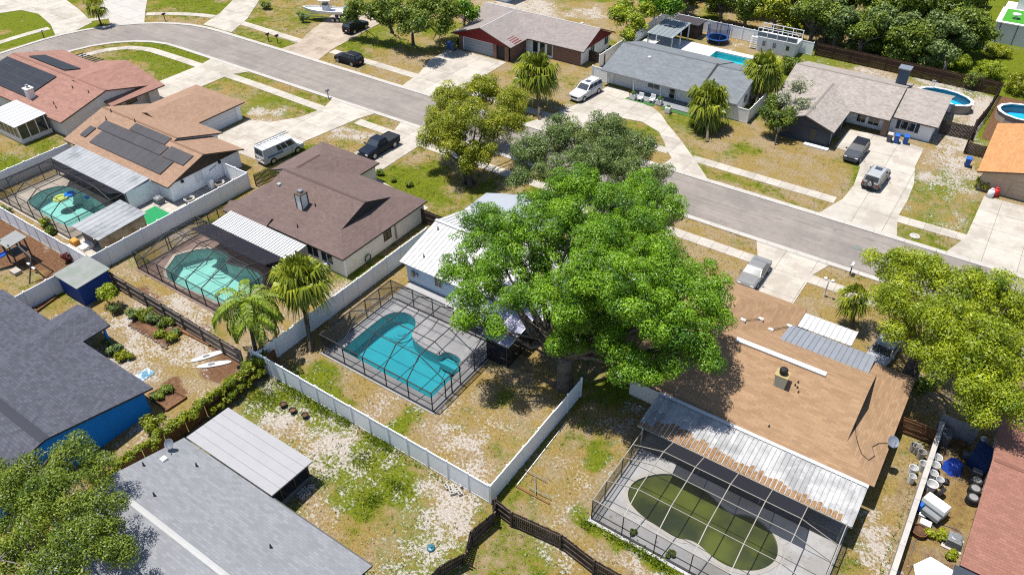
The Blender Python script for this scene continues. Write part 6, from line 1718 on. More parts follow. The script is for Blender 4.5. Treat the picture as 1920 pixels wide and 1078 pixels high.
leaf_obj('weed_blades', WP, rng.normal(0, 1, (kk, 3)) * np.array([1, 1, .35]), rng.uniform(.14, .34, kk), rng.normal(.5, .25, kk), leaf_mat('weed_leaves', (.055, .105, .006), (.19, .25, .016), .3), wd_, .3, .3, rng)['kind'] = 'stuff'
# short grass blades and weeds over the lawns (nobody could count them)
rng = np.random.default_rng(5)
n = 150000
X = rng.uniform(-128, 8, n); Y = rng.uniform(10, 112, n)
ix = np.clip(((X - GX0) / GS).astype(int), 0, nx); iy = np.clip(((Y - GY0) / GS).astype(int), 0, ny)
gv, sv, ov = ATT['green'][iy, ix], ATT['sand'][iy, ix], ATT['soil'][iy, ix]
patch = np.sin(X * 1.7 + np.sin(Y * 1.3) * 2) * np.sin(Y * 1.9 + np.sin(X * 1.1) * 2)
near = np.clip(1.5 - (Y - 10) / 90, .35, 1)
ok_ = rng.random(n) < np.clip((gv * 1.15 - sv * .75 - ov * .5 + .18 * patch + .12), 0, 1) * near
for poly in NO_GRASS:
    xs_, ys_ = [p[0] for p in poly], [p[1] for p in poly]
    bb = ok_ & (X > min(xs_)) & (X < max(xs_)) & (Y > min(ys_)) & (Y < max(ys_))
    k = np.nonzero(bb)[0]
    if len(k): ok_[k[inside(poly, X[k], Y[k])]] = False
for x0, x1, y0, y1 in ((-116, -95, 40.5, 53), (-89.6, -71.2, 38.3, 56), (-62, -46, 39, 51), (-41, -21, 42, 55), (-17, 1.2, 40, 55), (-67, -46.7, 3, 18), (-40, -22.5, 5, 16.4), (-73, -53, 90.7, 107), (-47, -28, 90, 105), (-24, -6, 90, 110)):
    ok_ &= ~((X > x0) & (X < x1) & (Y > y0) & (Y < y1))
X, Y, gv = X[ok_], Y[ok_], gv[ok_]
m_ = len(X)
pos = np.stack([np.repeat(X, 3), np.repeat(Y, 3), np.full(3 * m_, .035)], 1) + rng.normal(0, .07, (3 * m_, 3)) * np.array([1, 1, .25])
lawn = thing('lawn', 'short grass blades and weeds scattered over the yards', None, (0, 0, 0), kind='stuff')
leaf_obj('grass', pos, rng.normal(0, .6, (3 * m_, 3)) + np.array([0, 0, .9]), rng.uniform(.10, .22, 3 * m_), np.repeat(gv, 3) * .75 + rng.normal(.1, .2, 3 * m_), leaf_mat('grass_blades', D(166, 146, 84), D(116, 134, 38), .3), lawn, .5, .35, rng)['kind'] = 'stuff'
# ---------------------------------------------------------------- vehicles (front along +X, local)
def paint_mat(name, c, rough=.36):
    dk = max(c) < .1
    return mat(name, c, rough, .04, 2, spec=.12 if dk else .35, coat=0 if dk else .12)
WHEEL = {}
def wheel_mesh(r, w):
    if (r, w) not in WHEEL:
        def ring(prof, n=18):
            mb = MB()
            vs = []
            for rr, y in prof:
                for k in range(n):
                    t = 2 * math.pi * k / n; vs.append((rr * math.cos(t), y, rr * math.sin(t)))
            fs = [(i * n + k, i * n + (k + 1) % n, (i + 1) * n + (k + 1) % n, (i + 1) * n + k) for i in range(len(prof) - 1) for k in range(n)]
            fs += [tuple(range(n)), tuple(range((len(prof) - 1) * n, len(prof) * n))[::-1]]
            return mb.add(vs, fs)
        WHEEL[(r, w)] = (ring([(r * .72, -w / 2), (r * .95, -w / 2), (r, -w * .35), (r, w * .35), (r * .95, w / 2), (r * .72, w / 2)]).mesh('tyre', M_TIRE),
                         ring([(r * .68, -w * .52), (r * .70, -w * .3), (r * .70, w * .3), (r * .68, w * .52), (r * .2, w * .54)]).mesh('rim', M_RIM))
    return WHEEL[(r, w)]

def loft(mb, st):
    """st: list of (x, half width, z bottom, z top, crown, tuck)."""
    n = 10; vs = []
    for x, w_, zb, zt, cr, tk in st:
        h = zt - zb
        vs += [(x, -w_ * .86, zb), (x, -w_ * .98, zb + h * .18), (x, -w_, zb + h * .5), (x, -w_ * .985, zt - h * .14), (x, -w_ * tk, zt), (x, w_ * tk, zt), (x, w_ * .985, zt - h * .14), (x, w_, zb + h * .5), (x, w_ * .98, zb + h * .18), (x, w_ * .86, zb)]
        if cr:
            vs[-6] = (x, -w_ * tk * .9, zt + cr); vs[-5] = (x, w_ * tk * .9, zt + cr)
    fs = [(i * n + k, i * n + (k + 1) % n, (i + 1) * n + (k + 1) % n, (i + 1) * n + k) for i in range(len(st) - 1) for k in range(n)]
    fs += [tuple(range(n))[::-1], tuple(range((len(st) - 1) * n, len(st) * n))]
    return mb.add(vs, fs)

def car(name, label, cat, pos, rz, m, kind='suv', L=4.7, W=1.85, H=1.7, trim=None, glass=None, rails=False, sunroof=False, spare=False, black_roof=None, bed_cover=None, ladder=False, stripe=None):
    root = thing(name, label, cat, (pos[0], pos[1], pos[2] if len(pos) > 2 else .055), rz, local=True)
    gl = glass or M_GLASS
    hl, hw = L / 2, W / 2
    zb = .26
    P = {  # x of: hood rear/windscreen foot, roof front, roof rear, rear glass foot ; hood z, belt z, tail z
        'suv': (.19, .03, -.43, -.485, .60, .63, .63), 'sedan': (.20, .05, -.20, -.36, .62, .66, .66), 'van': (.335, .22, -.485, -.495, .50, .54, .54),
        'pickup': (.21, .085, -.10, -.135, .60, .64, .62), 'box': (.21, .10, -.455, -.485, .60, .60, .60)}[kind]
    xw, xr0, xr1, xt = (v * L for v in P[:4]); zh, zbelt, ztl = (v * H for v in P[4:])
    b = MB()
    loft(b, [(-hl, hw * .86, zb + .12, ztl * .9, 0, .9), (-hl + .1, hw * .95, zb, ztl * .985, 0, .93), (-hl + .5, hw, zb - .04, ztl, 0, .94), (xt + .02, hw, zb - .06, zbelt, 0, .93), (0, hw, zb - .06, zbelt, 0, .93), (xw, hw, zb - .06, zbelt, 0, .93),
             (xw + .12, hw, zb - .05, zh + .03, .02, .92), (hl - .55, hw * .98, zb - .03, zh - .02, .03, .88), (hl - .16, hw * .93, zb, zh * .9, .02, .84), (hl, hw * .80, zb + .1, zh * .72, 0, .84)])
    if kind == 'pickup':
        pass
    b.obj('body', m, root, False)
    # cabin
    c = MB()
    wb, wt = hw * .93, hw * (.78 if kind not in ('van', 'box') else .86)
    lo = [(xt, -wb), (xw, -wb), (xw, wb), (xt, wb)]
    hi = [(xr1, -wt), (xr0, -wt), (xr0, wt), (xr1, wt)]
    ci = [(xr1 + .14, -wt + .16), (xr0 - .14, -wt + .16), (xr0 - .14, wt - .16), (xr1 + .14, wt - .16)]
    zr = H - .05
    vs = [(x, y, zbelt - .02) for x, y in lo] + [(x, y, zr) for x, y in hi] + [(x, y, H) for x, y in ci]
    fs = [(8, 9, 10, 11)]
    for i in range(4):
        j = (i + 1) % 4
        fs += [(i, j, j + 4, i + 4), (i + 4, j + 4, j + 8, i + 8)]
    c.add(vs, fs)
    c.obj('cabin', black_roof or m, root)
    def pane(nm, p, q, r_, s_, f0=.06, f1=.94, v0=.1, v1=.9):
        """a pane on the cabin face p-q (low), s-r (high), 4 mm proud of it"""
        p, q, r_, s_ = (Vector(t) for t in (p, q, r_, s_))
        nn = (q - p).cross(s_ - p).normalized()
        def at(u_, v_): return p.lerp(q, u_).lerp(s_.lerp(r_, u_), v_)
        a_ = [at(f0, v0), at(f1, v0), at(f1, v1), at(f0, v1)]
        mb = MB()
        mb.add([t + nn * .012 for t in a_] + [t - nn * .02 for t in a_], [(0, 1, 2, 3), (4, 7, 6, 5), (0, 4, 5, 1), (1, 5, 6, 2), (2, 6, 7, 3), (3, 7, 4, 0)])
        return mb.obj(nm, gl, root)
    V = [(x, y, zbelt) for x, y in lo] + [(x, y, zr - .02) for x, y in hi]
    pane('windscreen', V[1], V[2], V[6], V[5], .06, .94, .06, .95)
    if kind != 'van' or True: pane('rear_window', V[3], V[0], V[4], V[7], .1, .9, .16, .9)
    segs = {'suv': ((.05, .30), (.335, .63), (.665, .95)), 'box': ((.06, .34), (.38, .66), (.70, .94)), 'sedan': ((.13, .49), (.52, .86)), 'van': ((.44, .56), (.585, .72), (.76, .95)), 'pickup': ((.12, .48), (.52, .90))}[kind]
    for a_, b_ in segs:
        pane('side_window', V[0], V[1], V[5], V[4], a_, b_, .14, .86)
        if kind == 'van' and a_ < .7: continue
        pane('side_window', V[2], V[3], V[7], V[6], 1 - b_, 1 - a_, .14, .86)
    # wheels
    wr = .36 if kind in ('suv', 'van', 'box') else .33 if kind == 'sedan' else .39
    tm, rm = wheel_mesh(wr, .23)
    for x in (hl - .19 * L, -hl + .2 * L):
        for s in (-1, 1):
            MB().add([(x + (wr + .07) * math.cos(t), s * (hw - .02 if k else hw + .006), max(.12, wr + (wr + .07) * math.sin(t))) for k in (0, 1) for t in [i * math.pi / 8 for i in range(9)]],
                     [(i, i + 1, i + 10, i + 9) for i in range(8)] + [tuple(range(9)), tuple(range(9, 18))[::-1]]).obj('wheel_arch', M_BLACK, root)
            w_ = put('wheel', tm, root, (x, s * (hw - .09), wr))
            put('rim', rm, w_)
    # lamps, bumpers, mirrors, plates
    for s in (-1, 1):
        MB().bevel_box(hl - .16, hl - .01, s * hw * .66 - .17, s * hw * .66 + .17, zh * .66, zh * .82, .03).obj('headlight', mat('lamp_glass', (.5, .5, .52), .1, .05), root)
        MB().bevel_box(-hl - .012, -hl + .14, s * hw * .76 - .1, s * hw * .76 + .1, ztl * .60, ztl * .88, .03).obj('tail_light', mat('red_lamp', (.25, .01, .01), .2, .05), root)
        MB().bevel_box(xw - .12, xw + .03, s * (hw + .1) - .09, s * (hw + .1) + .09, zbelt, zbelt + .16, .03).obj('mirror', trim or m, root)
    MB().bevel_box(hl - .1, hl + .03, -hw * .78, hw * .78, .3, .5, .03).obj('front_bumper', trim or m, root)
    MB().bevel_box(-hl - .04, -hl + .1, -hw * .82, hw * .82, .32, .52, .03).obj('rear_bumper', trim or m, root)
    MB().box(hl - .03, hl + .012, -hw * .5, hw * .5, .54, zh * .68).obj('grille', M_BLACK, root)
    MB().box(-hl - .03, -hl + .02, -.18, .18, ztl * .5, ztl * .5 + .12).obj('licence_plate', M_WHITE, root)
    for s in (-1, 1):
        for xx in (xw - .25 * (xw - xt) / 1.0 if kind != 'van' else xw - .9, ):
            MB().box(xx - .006, xx + .006, s * hw - .012, s * hw + .004, .42, zbelt * .98).obj('door_seam', M_BLACK, root)
            MB().box(xx + .12, xx + .28, s * (hw + .01) - .015, s * (hw + .01) + .015, zbelt * .86, zbelt * .9).obj('door_handle', trim or m, root)
    if rails:
        for s in (-1, 1): MB().beam((xr1 + .2, s * (wt - .08), H + .03), (xr0 - .2, s * (wt - .08), H + .03), .04, .05).obj('roof_rail', M_CHROME, root)
    if sunroof: MB().box(xr0 - .95, xr0 - .25, -.38, .38, H - .01, H + .012).obj('sunroof', M_GLASS, root)
    if spare:
        w_ = put('spare_wheel', tm, root, (-hl - .13, 0, .95), (0, 0, math.pi / 2)); put('spare_cover', MB().lathe([(.27, 0), (.25, .03), (.1, .05)], 18).mesh('spare_cover', M_CHROME), w_, (0, .1, 0), (-math.pi / 2, 0, 0))
    if kind == 'pickup':
        xb0, xb1 = -hl + .14, xt - .04
        for s in (-1, 1): MB().box(xb0 - .1, xb1, s * (hw - .05) - .06, s * (hw - .05) + .06, ztl - .06, ztl + .05).obj('bed_rail', m, root)
        MB().box(xb0, xb1, -hw * .86, hw * .86, ztl - .02, ztl + .035).obj('bed_cover', bed_cover or M_BLACK, root)
        MB().box(-hl + .02, -hl + .12, -hw * .9, hw * .9, .45, ztl + .05).obj('tailgate', m, root)
    if ladder:
        for s in (-.45, .45): MB().beam((-hl + .1, hw * .45 + s * .5, H + .2), (hl - 1.1, hw * .45 + s * .5, H + .2), .05, .08).obj('ladder_rail', M_CHROME, root)
        for k in range(9): MB().beam((-hl + .4 + k * .45, hw * .45 - .22, H + .2), (-hl + .4 + k * .45, hw * .45 + .22, H + .2), .035).obj('rung', M_CHROME, root)
        for x in (-hl + .6, 0, xr0 - .3):
            MB().beam((x, -wt, H + .12), (x, wt, H + .12), .05).obj('roof_bar', M_WHITE, root)
    if stripe:
        for s in (-1, 1): MB().box(-hl + .5, -.2, s * hw - .004, s * hw + .008, zbelt * .78, zbelt * .98).obj('stripe', stripe, root)
    return root

def place(pf, pr, z=0.0):
    """front and rear pixel at the ground -> centre and heading"""
    a, b = g(*pf), g(*pr)
    d = a - b
    return ((a.x + b.x) / 2, (a.y + b.y) / 2), math.atan2(d.y, d.x), d.length
PW, PBK, PSI, PGR, PNV, PDG = paint_mat('white_car_paint', (.45, .45, .455)), paint_mat('black_car_paint', (.012, .012, .015)), paint_mat('silver_car_paint', (.15, .15, .15)), paint_mat('grey_car_paint', (.24, .245, .26)), paint_mat('navy_car_paint', (.008, .012, .022)), paint_mat('dark_grey_car_paint', (.05, .055, .065))
c, rz, L_ = place((562, 282), (492, 304))
print('van', c, math.degrees(rz), L_)
vn = car('white_van', 'white cargo van with roof ladder parked beside the tan-roofed house', 'van', (c[0], c[1]), math.radians(84), PW, 'van', 5.7, 2.0, 2.15, ladder=True, stripe=mat('van_lettering', D(120, 165, 205), .5, .1, 5))
car('pickup_truck', 'dark navy pickup truck in the driveway behind the brown roof', 'pickup', (-60.3, 59.4), math.radians(-91), PNV, 'pickup', 5.7, 1.95, 1.85)
p = g(655, 118)
car('black_suv', 'black crossover parked on the far verge beside the street', 'car', (p.x, p.y, .0), math.radians(180), PBK, 'suv', 4.6, 1.85, 1.65, rails=True)
p = g(668, 58)
car('black_suv', 'black SUV parked beside the boat under the dark trees', 'car', (p.x, p.y), math.radians(92), PBK, 'suv', 4.6, 1.85, 1.75)
p = g(1098, 180)
car('white_suv', 'large white SUV on the grass beside the half-circle driveway', 'car', (p.x, p.y), math.radians(-96), PW, 'suv', 5.4, 2.0, 1.9, sunroof=True, rails=True)
p = g(1603, 293)
car('dark_grey_suv', 'dark grey crossover nearest the tan-grey house door', 'car', (p.x, p.y), math.radians(-92), PDG, 'suv', 4.5, 1.85, 1.62, black_roof=PBK)
p = g(1640, 343)
car('silver_suv', 'boxy silver off-roader with a spare wheel on the tailgate', 'car', (p.x, p.y), math.radians(86), PSI, 'box', 4.5, 1.9, 1.82, trim=M_BLACK, sunroof=True, rails=True, spare=True, black_roof=paint_mat('pale_roof_paint', (.25, .255, .26)))
p = g(1412, 521)
car('silver_sedan', 'silver sedan in the driveway above the orange roof', 'car', (p.x, p.y), math.radians(-90), PSI, 'sedan', 4.8, 1.85, 1.42)
p = g(1652, 668)
car('grey_sedan', 'grey sedan half hidden under the yellow-green tree', 'car', (p.x, p.y, .0), math.radians(-97), PGR, 'sedan', 4.7, 1.85, 1.45)

# boat on its trailer
p = g(612, 38)
Bt = thing('motor_boat', 'white centre-console motor boat with hardtop on a trailer', 'boat', (p.x, p.y, .055), math.radians(207), local=True)
hb = MB()
sec = [(-3.3, 1.15, .95, 1.75), (-1.5, 1.22, .85, 1.75), (.6, 1.2, .85, 1.82), (2.0, .95, 1.0, 1.92), (3.0, .5, 1.3, 2.02), (3.7, .06, 1.8, 2.1)]
vs = []
for x, w_, zk, zt in sec:
    vs += [(x, 0, zk), (x, -w_ * .75, zk + .35), (x, -w_, zt), (x, -w_ + .12, zt + .02), (x, -w_ + .16 if w_ > .3 else 0, zt - .25), (x, w_ - .16 if w_ > .3 else 0, zt - .25), (x, w_ - .12, zt + .02), (x, w_, zt), (x, w_ * .75, zk + .35)]
fs = [(i * 9 + k, i * 9 + (k + 1) % 9, (i + 1) * 9 + (k + 1) % 9, (i + 1) * 9 + k) for i in range(5) for k in range(9)] + [tuple(range(9))[::-1]]
hb.add(vs, fs).obj('hull', M_WHITE, Bt)
MB().bevel_box(-.9, .3, -.45, .45, 1.5, 2.5, .08).obj('console', M_WHITE, Bt)
MB().bevel_box(-1.3, .7, -.85, .85, 3.3, 3.42, .05).obj('hardtop', M_WHITE, Bt)
for x in (-1.0, .4):
    for y in (-.6, .6): MB().tube([(x, y, 1.5), (x, y * 1.1, 3.3)], .035, 6).obj('hardtop_post', M_CHROME, Bt)
MB().bevel_box(-.55, .25, -.42, .42, 2.5, 2.8, .05).obj('windscreen', M_GLASS, Bt)
MB().bevel_box(-3.8, -3.35, -.3, .3, 1.3, 2.3, .1).obj('outboard_motor', mat('motor_cover', (.02, .16, .32), .4, .1), Bt)
MB().beam((-3.0, -.8, .6), (2.2, -.7, .75), .1).beam((-3.0, .8, .6), (2.2, .7, .75), .1).beam((2.2, -.7, .75), (4.6, 0, .55), .1).beam((2.2, .7, .75), (4.6, 0, .55), .1).obj('trailer_frame', M_CHROME, Bt)
tm, rm = wheel_mesh(.33, .22)
for x in (-1.5, -2.3):
    for s in (-1, 1):
        w_ = put('wheel', tm, Bt, (x, s * 1.05, .33)); put('rim', rm, w_)
MB().tube([(4.3, 0, 0), (4.3, 0, .6)], .05, 6).obj('jack', M_CHROME, Bt)
# ---------------------------------------------------------------- street furniture and yard things
def mailbox(label, px, py, mb_m, post_m):
    x, y = g2(px, py)
    o = thing('mailbox', label, 'mailbox', (x, y, 0), group='mailboxes along the street')
    MB().box(x - .05, x + .05, y - .05, y + .05, -.05, 1.05).obj('post', post_m, o)
    b = MB(); n = 8
    pr = [(-.13, 0), (.13, 0)] + [(.13 * math.cos(t), .13 + .13 * math.sin(t)) for t in [i * math.pi / n for i in range(n + 1)]]
    k = len(pr)
    b.add([(x + u_, y - .3, 1.05 + v_) for u_, v_ in pr] + [(x + u_, y + .3, 1.05 + v_) for u_, v_ in pr], [(i, (i + 1) % k, (i + 1) % k + k, i + k) for i in range(k)] + [tuple(range(k))[::-1], tuple(range(k, 2 * k))])
    b.obj('box', mb_m, o)
    MB().box(x + .135, x + .15, y - .1, y + .02, 1.12, 1.32).obj('flag', M_RED, o)
for l_, px, py, a, b in (('white mailbox on the near kerb opposite the black crossover', 616, 185, M_CHROME, M_CHROME), ('dark mailbox on the verge at the left of the bend', 83, 72, M_WHITE, M_BLACK), ('dark mailbox on the green verge at the top of the bend', 310, 40, M_BLACK, M_BLACK),
                         ('left of two dark mailboxes near the boat driveway', 504, 78, M_BLACK, M_WOOD_D), ('right of two dark mailboxes near the boat driveway', 521, 81, M_BLACK, M_WOOD_D), ('white mailbox on black post beside the manhole', 1593, 515, M_WHITE, M_BLACK)):
    mailbox(l_, px, py, a, b)

def bin_(label, x, y, m, lid=None, rz=0.0):
    o = thing('wheelie_bin', label, 'bin', (x, y, .03), rz, 'wheelie bins', local=True)
    MB().add([(-.24, -.28, .08), (.24, -.28, .08), (.24, .28, .08), (-.24, .28, .08), (-.3, -.35, 1.0), (.3, -.35, 1.0), (.3, .35, 1.0), (-.3, .35, 1.0)], [(3, 2, 1, 0), (4, 5, 6, 7), (0, 1, 5, 4), (1, 2, 6, 5), (2, 3, 7, 6), (3, 0, 4, 7)]).obj('body', m, o)
    MB().bevel_box(-.33, .33, -.4, .38, 1.0, 1.1, .05).obj('lid', lid or m, o)
    tm_, _ = wheel_mesh(.12, .06)
    for s in (-1, 1): put('wheel', tm_, o, (s * .26, .3, .12), (0, 0, math.pi / 2))
    MB().beam((-.25, .42, .98), (.25, .42, .98), .035).obj('handle', m, o)
x, y = g2(1679, 268); bin_('left of two blue wheelie bins by the tan-grey house', x, y, M_BLUEBIN)
x, y = g2(1696, 270); bin_('right of two blue wheelie bins by the tan-grey house', x, y, M_BLUEBIN, None, .15)
x, y = g2(1666, 266); bin_('dark bin with pale lid beside the two blue bins', x, y, M_GREYPL, M_CONC)
x, y = g2(1812, 312); bin_('blue bin before the short fence at the right', x, y, M_BLUEBIN, None, .1)
x, y = g2(850, 96); bin_('dark bin beside the brick garage', x, y, M_GREYPL, None, 0)
x, y = g2(843, 92); bin_('blue-lidded bin beside the brick garage', x, y, M_BLUEBIN, None, .3)
for l_, px, py, m_ in (('red gas bottle by the tan garage door', 1864, 368, mat('red_plastic', (.5, .015, .02), .4, .05)), ('white gas bottle by the tan garage door', 1855, 370, M_WHITE)):
    x, y = g2(px, py)
    o = thing('gas_bottle', l_, 'gas bottle', (x, y, 0))
    MB().lathe([(.28, 0), (.34, .1), (.34, .7), (.26, .85), (.1, .92)], 14, (x, y, .03)).obj('tank', m_, o, True)
    MB().lathe([(.16, 0), (.16, .14), (.13, .16)], 10, (x, y, .93)).obj('collar', m_, o)

def ac_unit(label, x, y, s=.42, h=.85):
    o = thing('air_conditioner', label, 'air conditioner', (x, y, 0), group='air conditioners')
    MB().box(x - s - .18, x + s + .18, y - s - .18, y + s + .18, 0, .1).obj('pad', M_KERB, o)
    MB().bevel_box(x - s, x + s, y - s, y + s, .1, h, .12).obj('case', mat('ac_case', D(176, 178, 180), .6, .05), o)
    MB().lathe([(s * .78, 0), (s * .78, .04), (s * .7, .05)], 16, (x, y, h)).obj('fan_grille', M_CHROME, o)
    for k in range(5): MB().box(x - s - .006, x + s + .006, y - s - .006, y + s + .006, .22 + k * .12, .25 + k * .12).obj('fin', M_GREYPL, o)
x, y = g2(300, 382); ac_unit('grey air conditioner beside the bright green turf mat', x, y)
x, y = g2(1785, 1020); ac_unit('grey air conditioner on a pad below the red roof', x, y)
x, y = g2(614, 505); ac_unit('grey pump unit at the near corner of the cream house', x, y, .35, .8)
x, y = g2(1400, 192); ac_unit('grey air conditioner behind the porch fence', x, y)

def dish(label, base, h, aim, m=None, r=.45):
    o = thing('satellite_dish', label, 'satellite dish', base)
    b = Vector(base)
    MB().tube([b, b + Vector((0, 0, h)), b + Vector((0, 0, h)) + Vector(aim) * .12], .03, 6).obj('mast', M_CHROME, o)
    a = Vector(aim).normalized(); c = b + Vector((0, 0, h)) + a * .15
    s_ = a.cross(Vector((0, 0, 1))).normalized(); u_ = s_.cross(a)
    mb = MB(); n = 18; vs = []
    for rr, d in ((0, 0), (r * .5, .03), (r, .11), (r * 1.03, .10), (r * .5, .01), (0, -.03)):
        for k in range(n):
            t = 2 * math.pi * k / n; vs.append(c + a * d + s_ * rr * math.cos(t) * .92 + u_ * rr * math.sin(t))
    mb.add(vs, [(i * n + k, i * n + (k + 1) % n, (i + 1) * n + (k + 1) % n, (i + 1) * n + k) for i in range(5) for k in range(n)])
    mb.obj('reflector', m or mat('dish_grey', D(150, 158, 176), .6, .05), o)
    e = c + a * .5 - u_ * .12
    MB().tube([c - u_ * r, e], .018, 5).tube([e, e + a * .1], .05, 6).obj('feed_arm', M_CHROME, o)
p = g(322, 838, 2.75); dish('satellite dish on the roof of the light grey house', (p.x, p.y, 2.55), .55, (.35, -.55, .75), None, .36)
p = g(1676, 828, 2.3); dish('grey satellite dish on the right eave of the orange roof', (1.65, 44.4, 2.25), .4, (.25, -.45, .85), None, .42)

# playset ------------------------------------------------------------------------------------
x, y = g2(42, 490)
o = thing('playset', 'wooden playset with blue slide on mulch at the left edge', 'playset', (x, y, 0))
WD = mat('playset_wood', D(110, 100, 94), .85, .15, 3)
for dx in (-.75, .75):
    for dy in (-.75, .75): MB().box(x + dx - .06, x + dx + .06, y + dy - .06, y + dy + .06, 0, 2.7).obj('post', WD, o)
MB().box(x - .8, x + .8, y - .8, y + .8, 1.25, 1.33).obj('deck', WD, o)
MB().add([(x - 1, y - 1, 2.55), (x + 1, y - 1, 2.55), (x + 1, y + 1, 2.75), (x - 1, y + 1, 2.75), (x - 1, y - 1, 2.5), (x + 1, y - 1, 2.5), (x + 1, y + 1, 2.7), (x - 1, y + 1, 2.7)], [(0, 1, 2, 3), (7, 6, 5, 4), (0, 4, 5, 1), (1, 5, 6, 2), (2, 6, 7, 3), (3, 7, 4, 0)]).obj('canopy', mat('canopy_grey', D(178, 180, 180), .8, .05), o)
for k in range(6): MB().box(x - .72 + k * .28, x - .66 + k * .28, y - .8, y - .76, 1.33, 1.95).obj('baluster', WD, o)
sl_ = MB()
p0, p1 = Vector((x - .3, y - .9, 1.35)), Vector((x - 1.3, y - 3.4, .15))
d_ = (p1 - p0); s_ = Vector((d_.y, -d_.x, 0)).normalized() * .28
pts = [p0.lerp(p1, t / 6) + Vector((0, 0, .12 * math.sin(t / 6 * math.pi))) for t in range(7)]
vs = []
for q_ in pts: vs += [q_ - s_ + Vector((0, 0, .16)), q_ - s_ * .9, q_ + s_ * .9, q_ + s_ + Vector((0, 0, .16))]
sl_.add(vs, [(4 * i + k, 4 * i + k + 1, 4 * i + k + 5, 4 * i + k + 4) for i in range(6) for k in range(3)])
sl_.obj('slide', mat('blue_slide', (.02, .10, .45), .35, .05), o)
MB().beam((x + .6, y, 2.3), (x + 3.9, y - .4, 2.3), .12, .14).obj('swing_beam', WD, o)
for s in (-1, 1): MB().beam((x + 3.9, y - .4, 2.3), (x + 4.1, y - .4 + s * 1.2, 0), .1).obj('swing_leg', WD, o)
for k in range(2):
    xx, yy = x + 1.7 + k * 1.1, y - .15 - k * .12
    for s in (-.2, .2): MB().tube([(xx + s, yy, 2.3), (xx + s, yy, .55)], .012, 4).obj('swing_chain', M_CHROME, o)
    MB().box(xx - .24, xx + .24, yy - .1, yy + .1, .5, .55).obj('swing_seat', M_WHITE, o)
MB().box(x + .9, x + 1.9, y - 1.7, y - 1.0, 0, .35).obj('sand_box', M_CONC, o)

# blue garden shed
o = thing('garden_shed', 'deep blue garden shed with flat grey roof beside the white fence', 'shed', (-64.7, 24.2, 0))
MB().box(-66.3, -62.9, 22.6, 25.6, 0, 2.15).obj('wall', mat('deep_blue', (.008, .045, .22), .7, .08), o)
MB().add([(-66.5, 22.4, 2.2), (-62.7, 22.4, 2.2), (-62.7, 25.8, 2.36), (-66.5, 25.8, 2.36), (-66.5, 22.4, 2.12), (-62.7, 22.4, 2.12), (-62.7, 25.8, 2.28), (-66.5, 25.8, 2.28)], [(0, 1, 2, 3), (7, 6, 5, 4), (0, 4, 5, 1), (1, 5, 6, 2), (2, 6, 7, 3), (3, 7, 4, 0)]).obj('roof', mat('shed_roof', D(176, 180, 176), .7, .08, 1.5, c2=D(160, 170, 160)), o)
d_ = MB().box(-62.9, -62.86, 23.4, 24.6, .05, 1.95).obj('door', mat('deep_blue', (0, 0, 0)), o)
MB().box(-62.86, -62.82, 24.4, 24.48, .9, 1.1).obj('handle', M_CHROME, d_)
NO_GRASS.append([(-66.5, 22.4), (-62.7, 22.4), (-62.7, 25.8), (-66.5, 25.8)])

# white kayaks on the bare soil
def kayak(label, px, py, rz, L=3.0, w=.55):
    x, y = g2(px, py)
    o = thing('paddle_board', label, 'board', (x, y, .02), rz, 'white boards on the soil', local=True)
    n = 20; mb = MB(); ring_ = []
    for k in range(n):
        t = 2 * math.pi * k / n; ring_.append((L / 2 * math.cos(t), w / 2 * math.copysign(abs(math.sin(t)) ** .8, math.sin(t))))
    mb.add([(a * .97, b * .9, 0) for a, b in ring_] + [(a, b, .07) for a, b in ring_] + [(a * .94, b * .86, .12) for a, b in ring_], [(k, (k + 1) % n, (k + 1) % n + n, k + n) for k in range(n)] + [(k + n, (k + 1) % n + n, (k + 1) % n + 2 * n, k + 2 * n) for k in range(n)] + [tuple(range(2 * n, 3 * n))])
    mb.obj('hull', M_WHITE, o)
    MB().lathe([(.2, 0), (.2, .02), (.16, .022)], 14, (-.2, 0, .115), 0, 1.6, .8).obj('pad', M_GREYPL, o)
kayak('white board nearer the stone-edged garden bed', 392, 668, math.radians(62))
kayak('white board nearer the vine hedge', 402, 684, math.radians(48), 2.8)

# things in and around the mint pool
x, y = g2(131, 365)
tag(MB().lathe([(.55, 0), (.62, .12), (.55, .25), (.3, .26), (.25, .1)], 16, (x, y, -.08)).obj('pool_float', mat('blue_float', (.01, .16, .55), .3, .1, 5)), 'round blue float on the mint pool', 'float')
x, y = g2(114, 372)
tag(MB().lathe([(.75, 0), (.82, .1), (.75, .2), (.5, .16), (.45, .06)], 18, (x, y, -.08)).obj('pool_float', mat('lime_float', (.35, .42, .10), .4, .1, 5)), 'pale lime ring float beside the blue float', 'float')
x, y = g2(162, 370)
tag(MB().bevel_box(x - .3, x + .3, y - .2, y + .2, -.09, .06, .05).obj('pool_float', MATS['blue_float']), 'small blue float near the shade side of the mint pool', 'float')
for l_, px, py in (('white round planter tub nearer the air conditioner', 357, 380), ('white round planter tub at the far end of the side yard', 413, 350)):
    x, y = g2(px, py)
    o = thing('planter', l_, 'planter', (x, y, .03))
    MB().lathe([(.42, 0), (.55, .5), (.6, .55), (.5, .55), (.46, .42)], 16, (x, y, .03)).obj('tub', M_KERB, o)
    MB().lathe([(.4, 0), (.44, .4), (.3, .44)], 12, (x, y, .03)).obj('soil', M_BLACK, o)
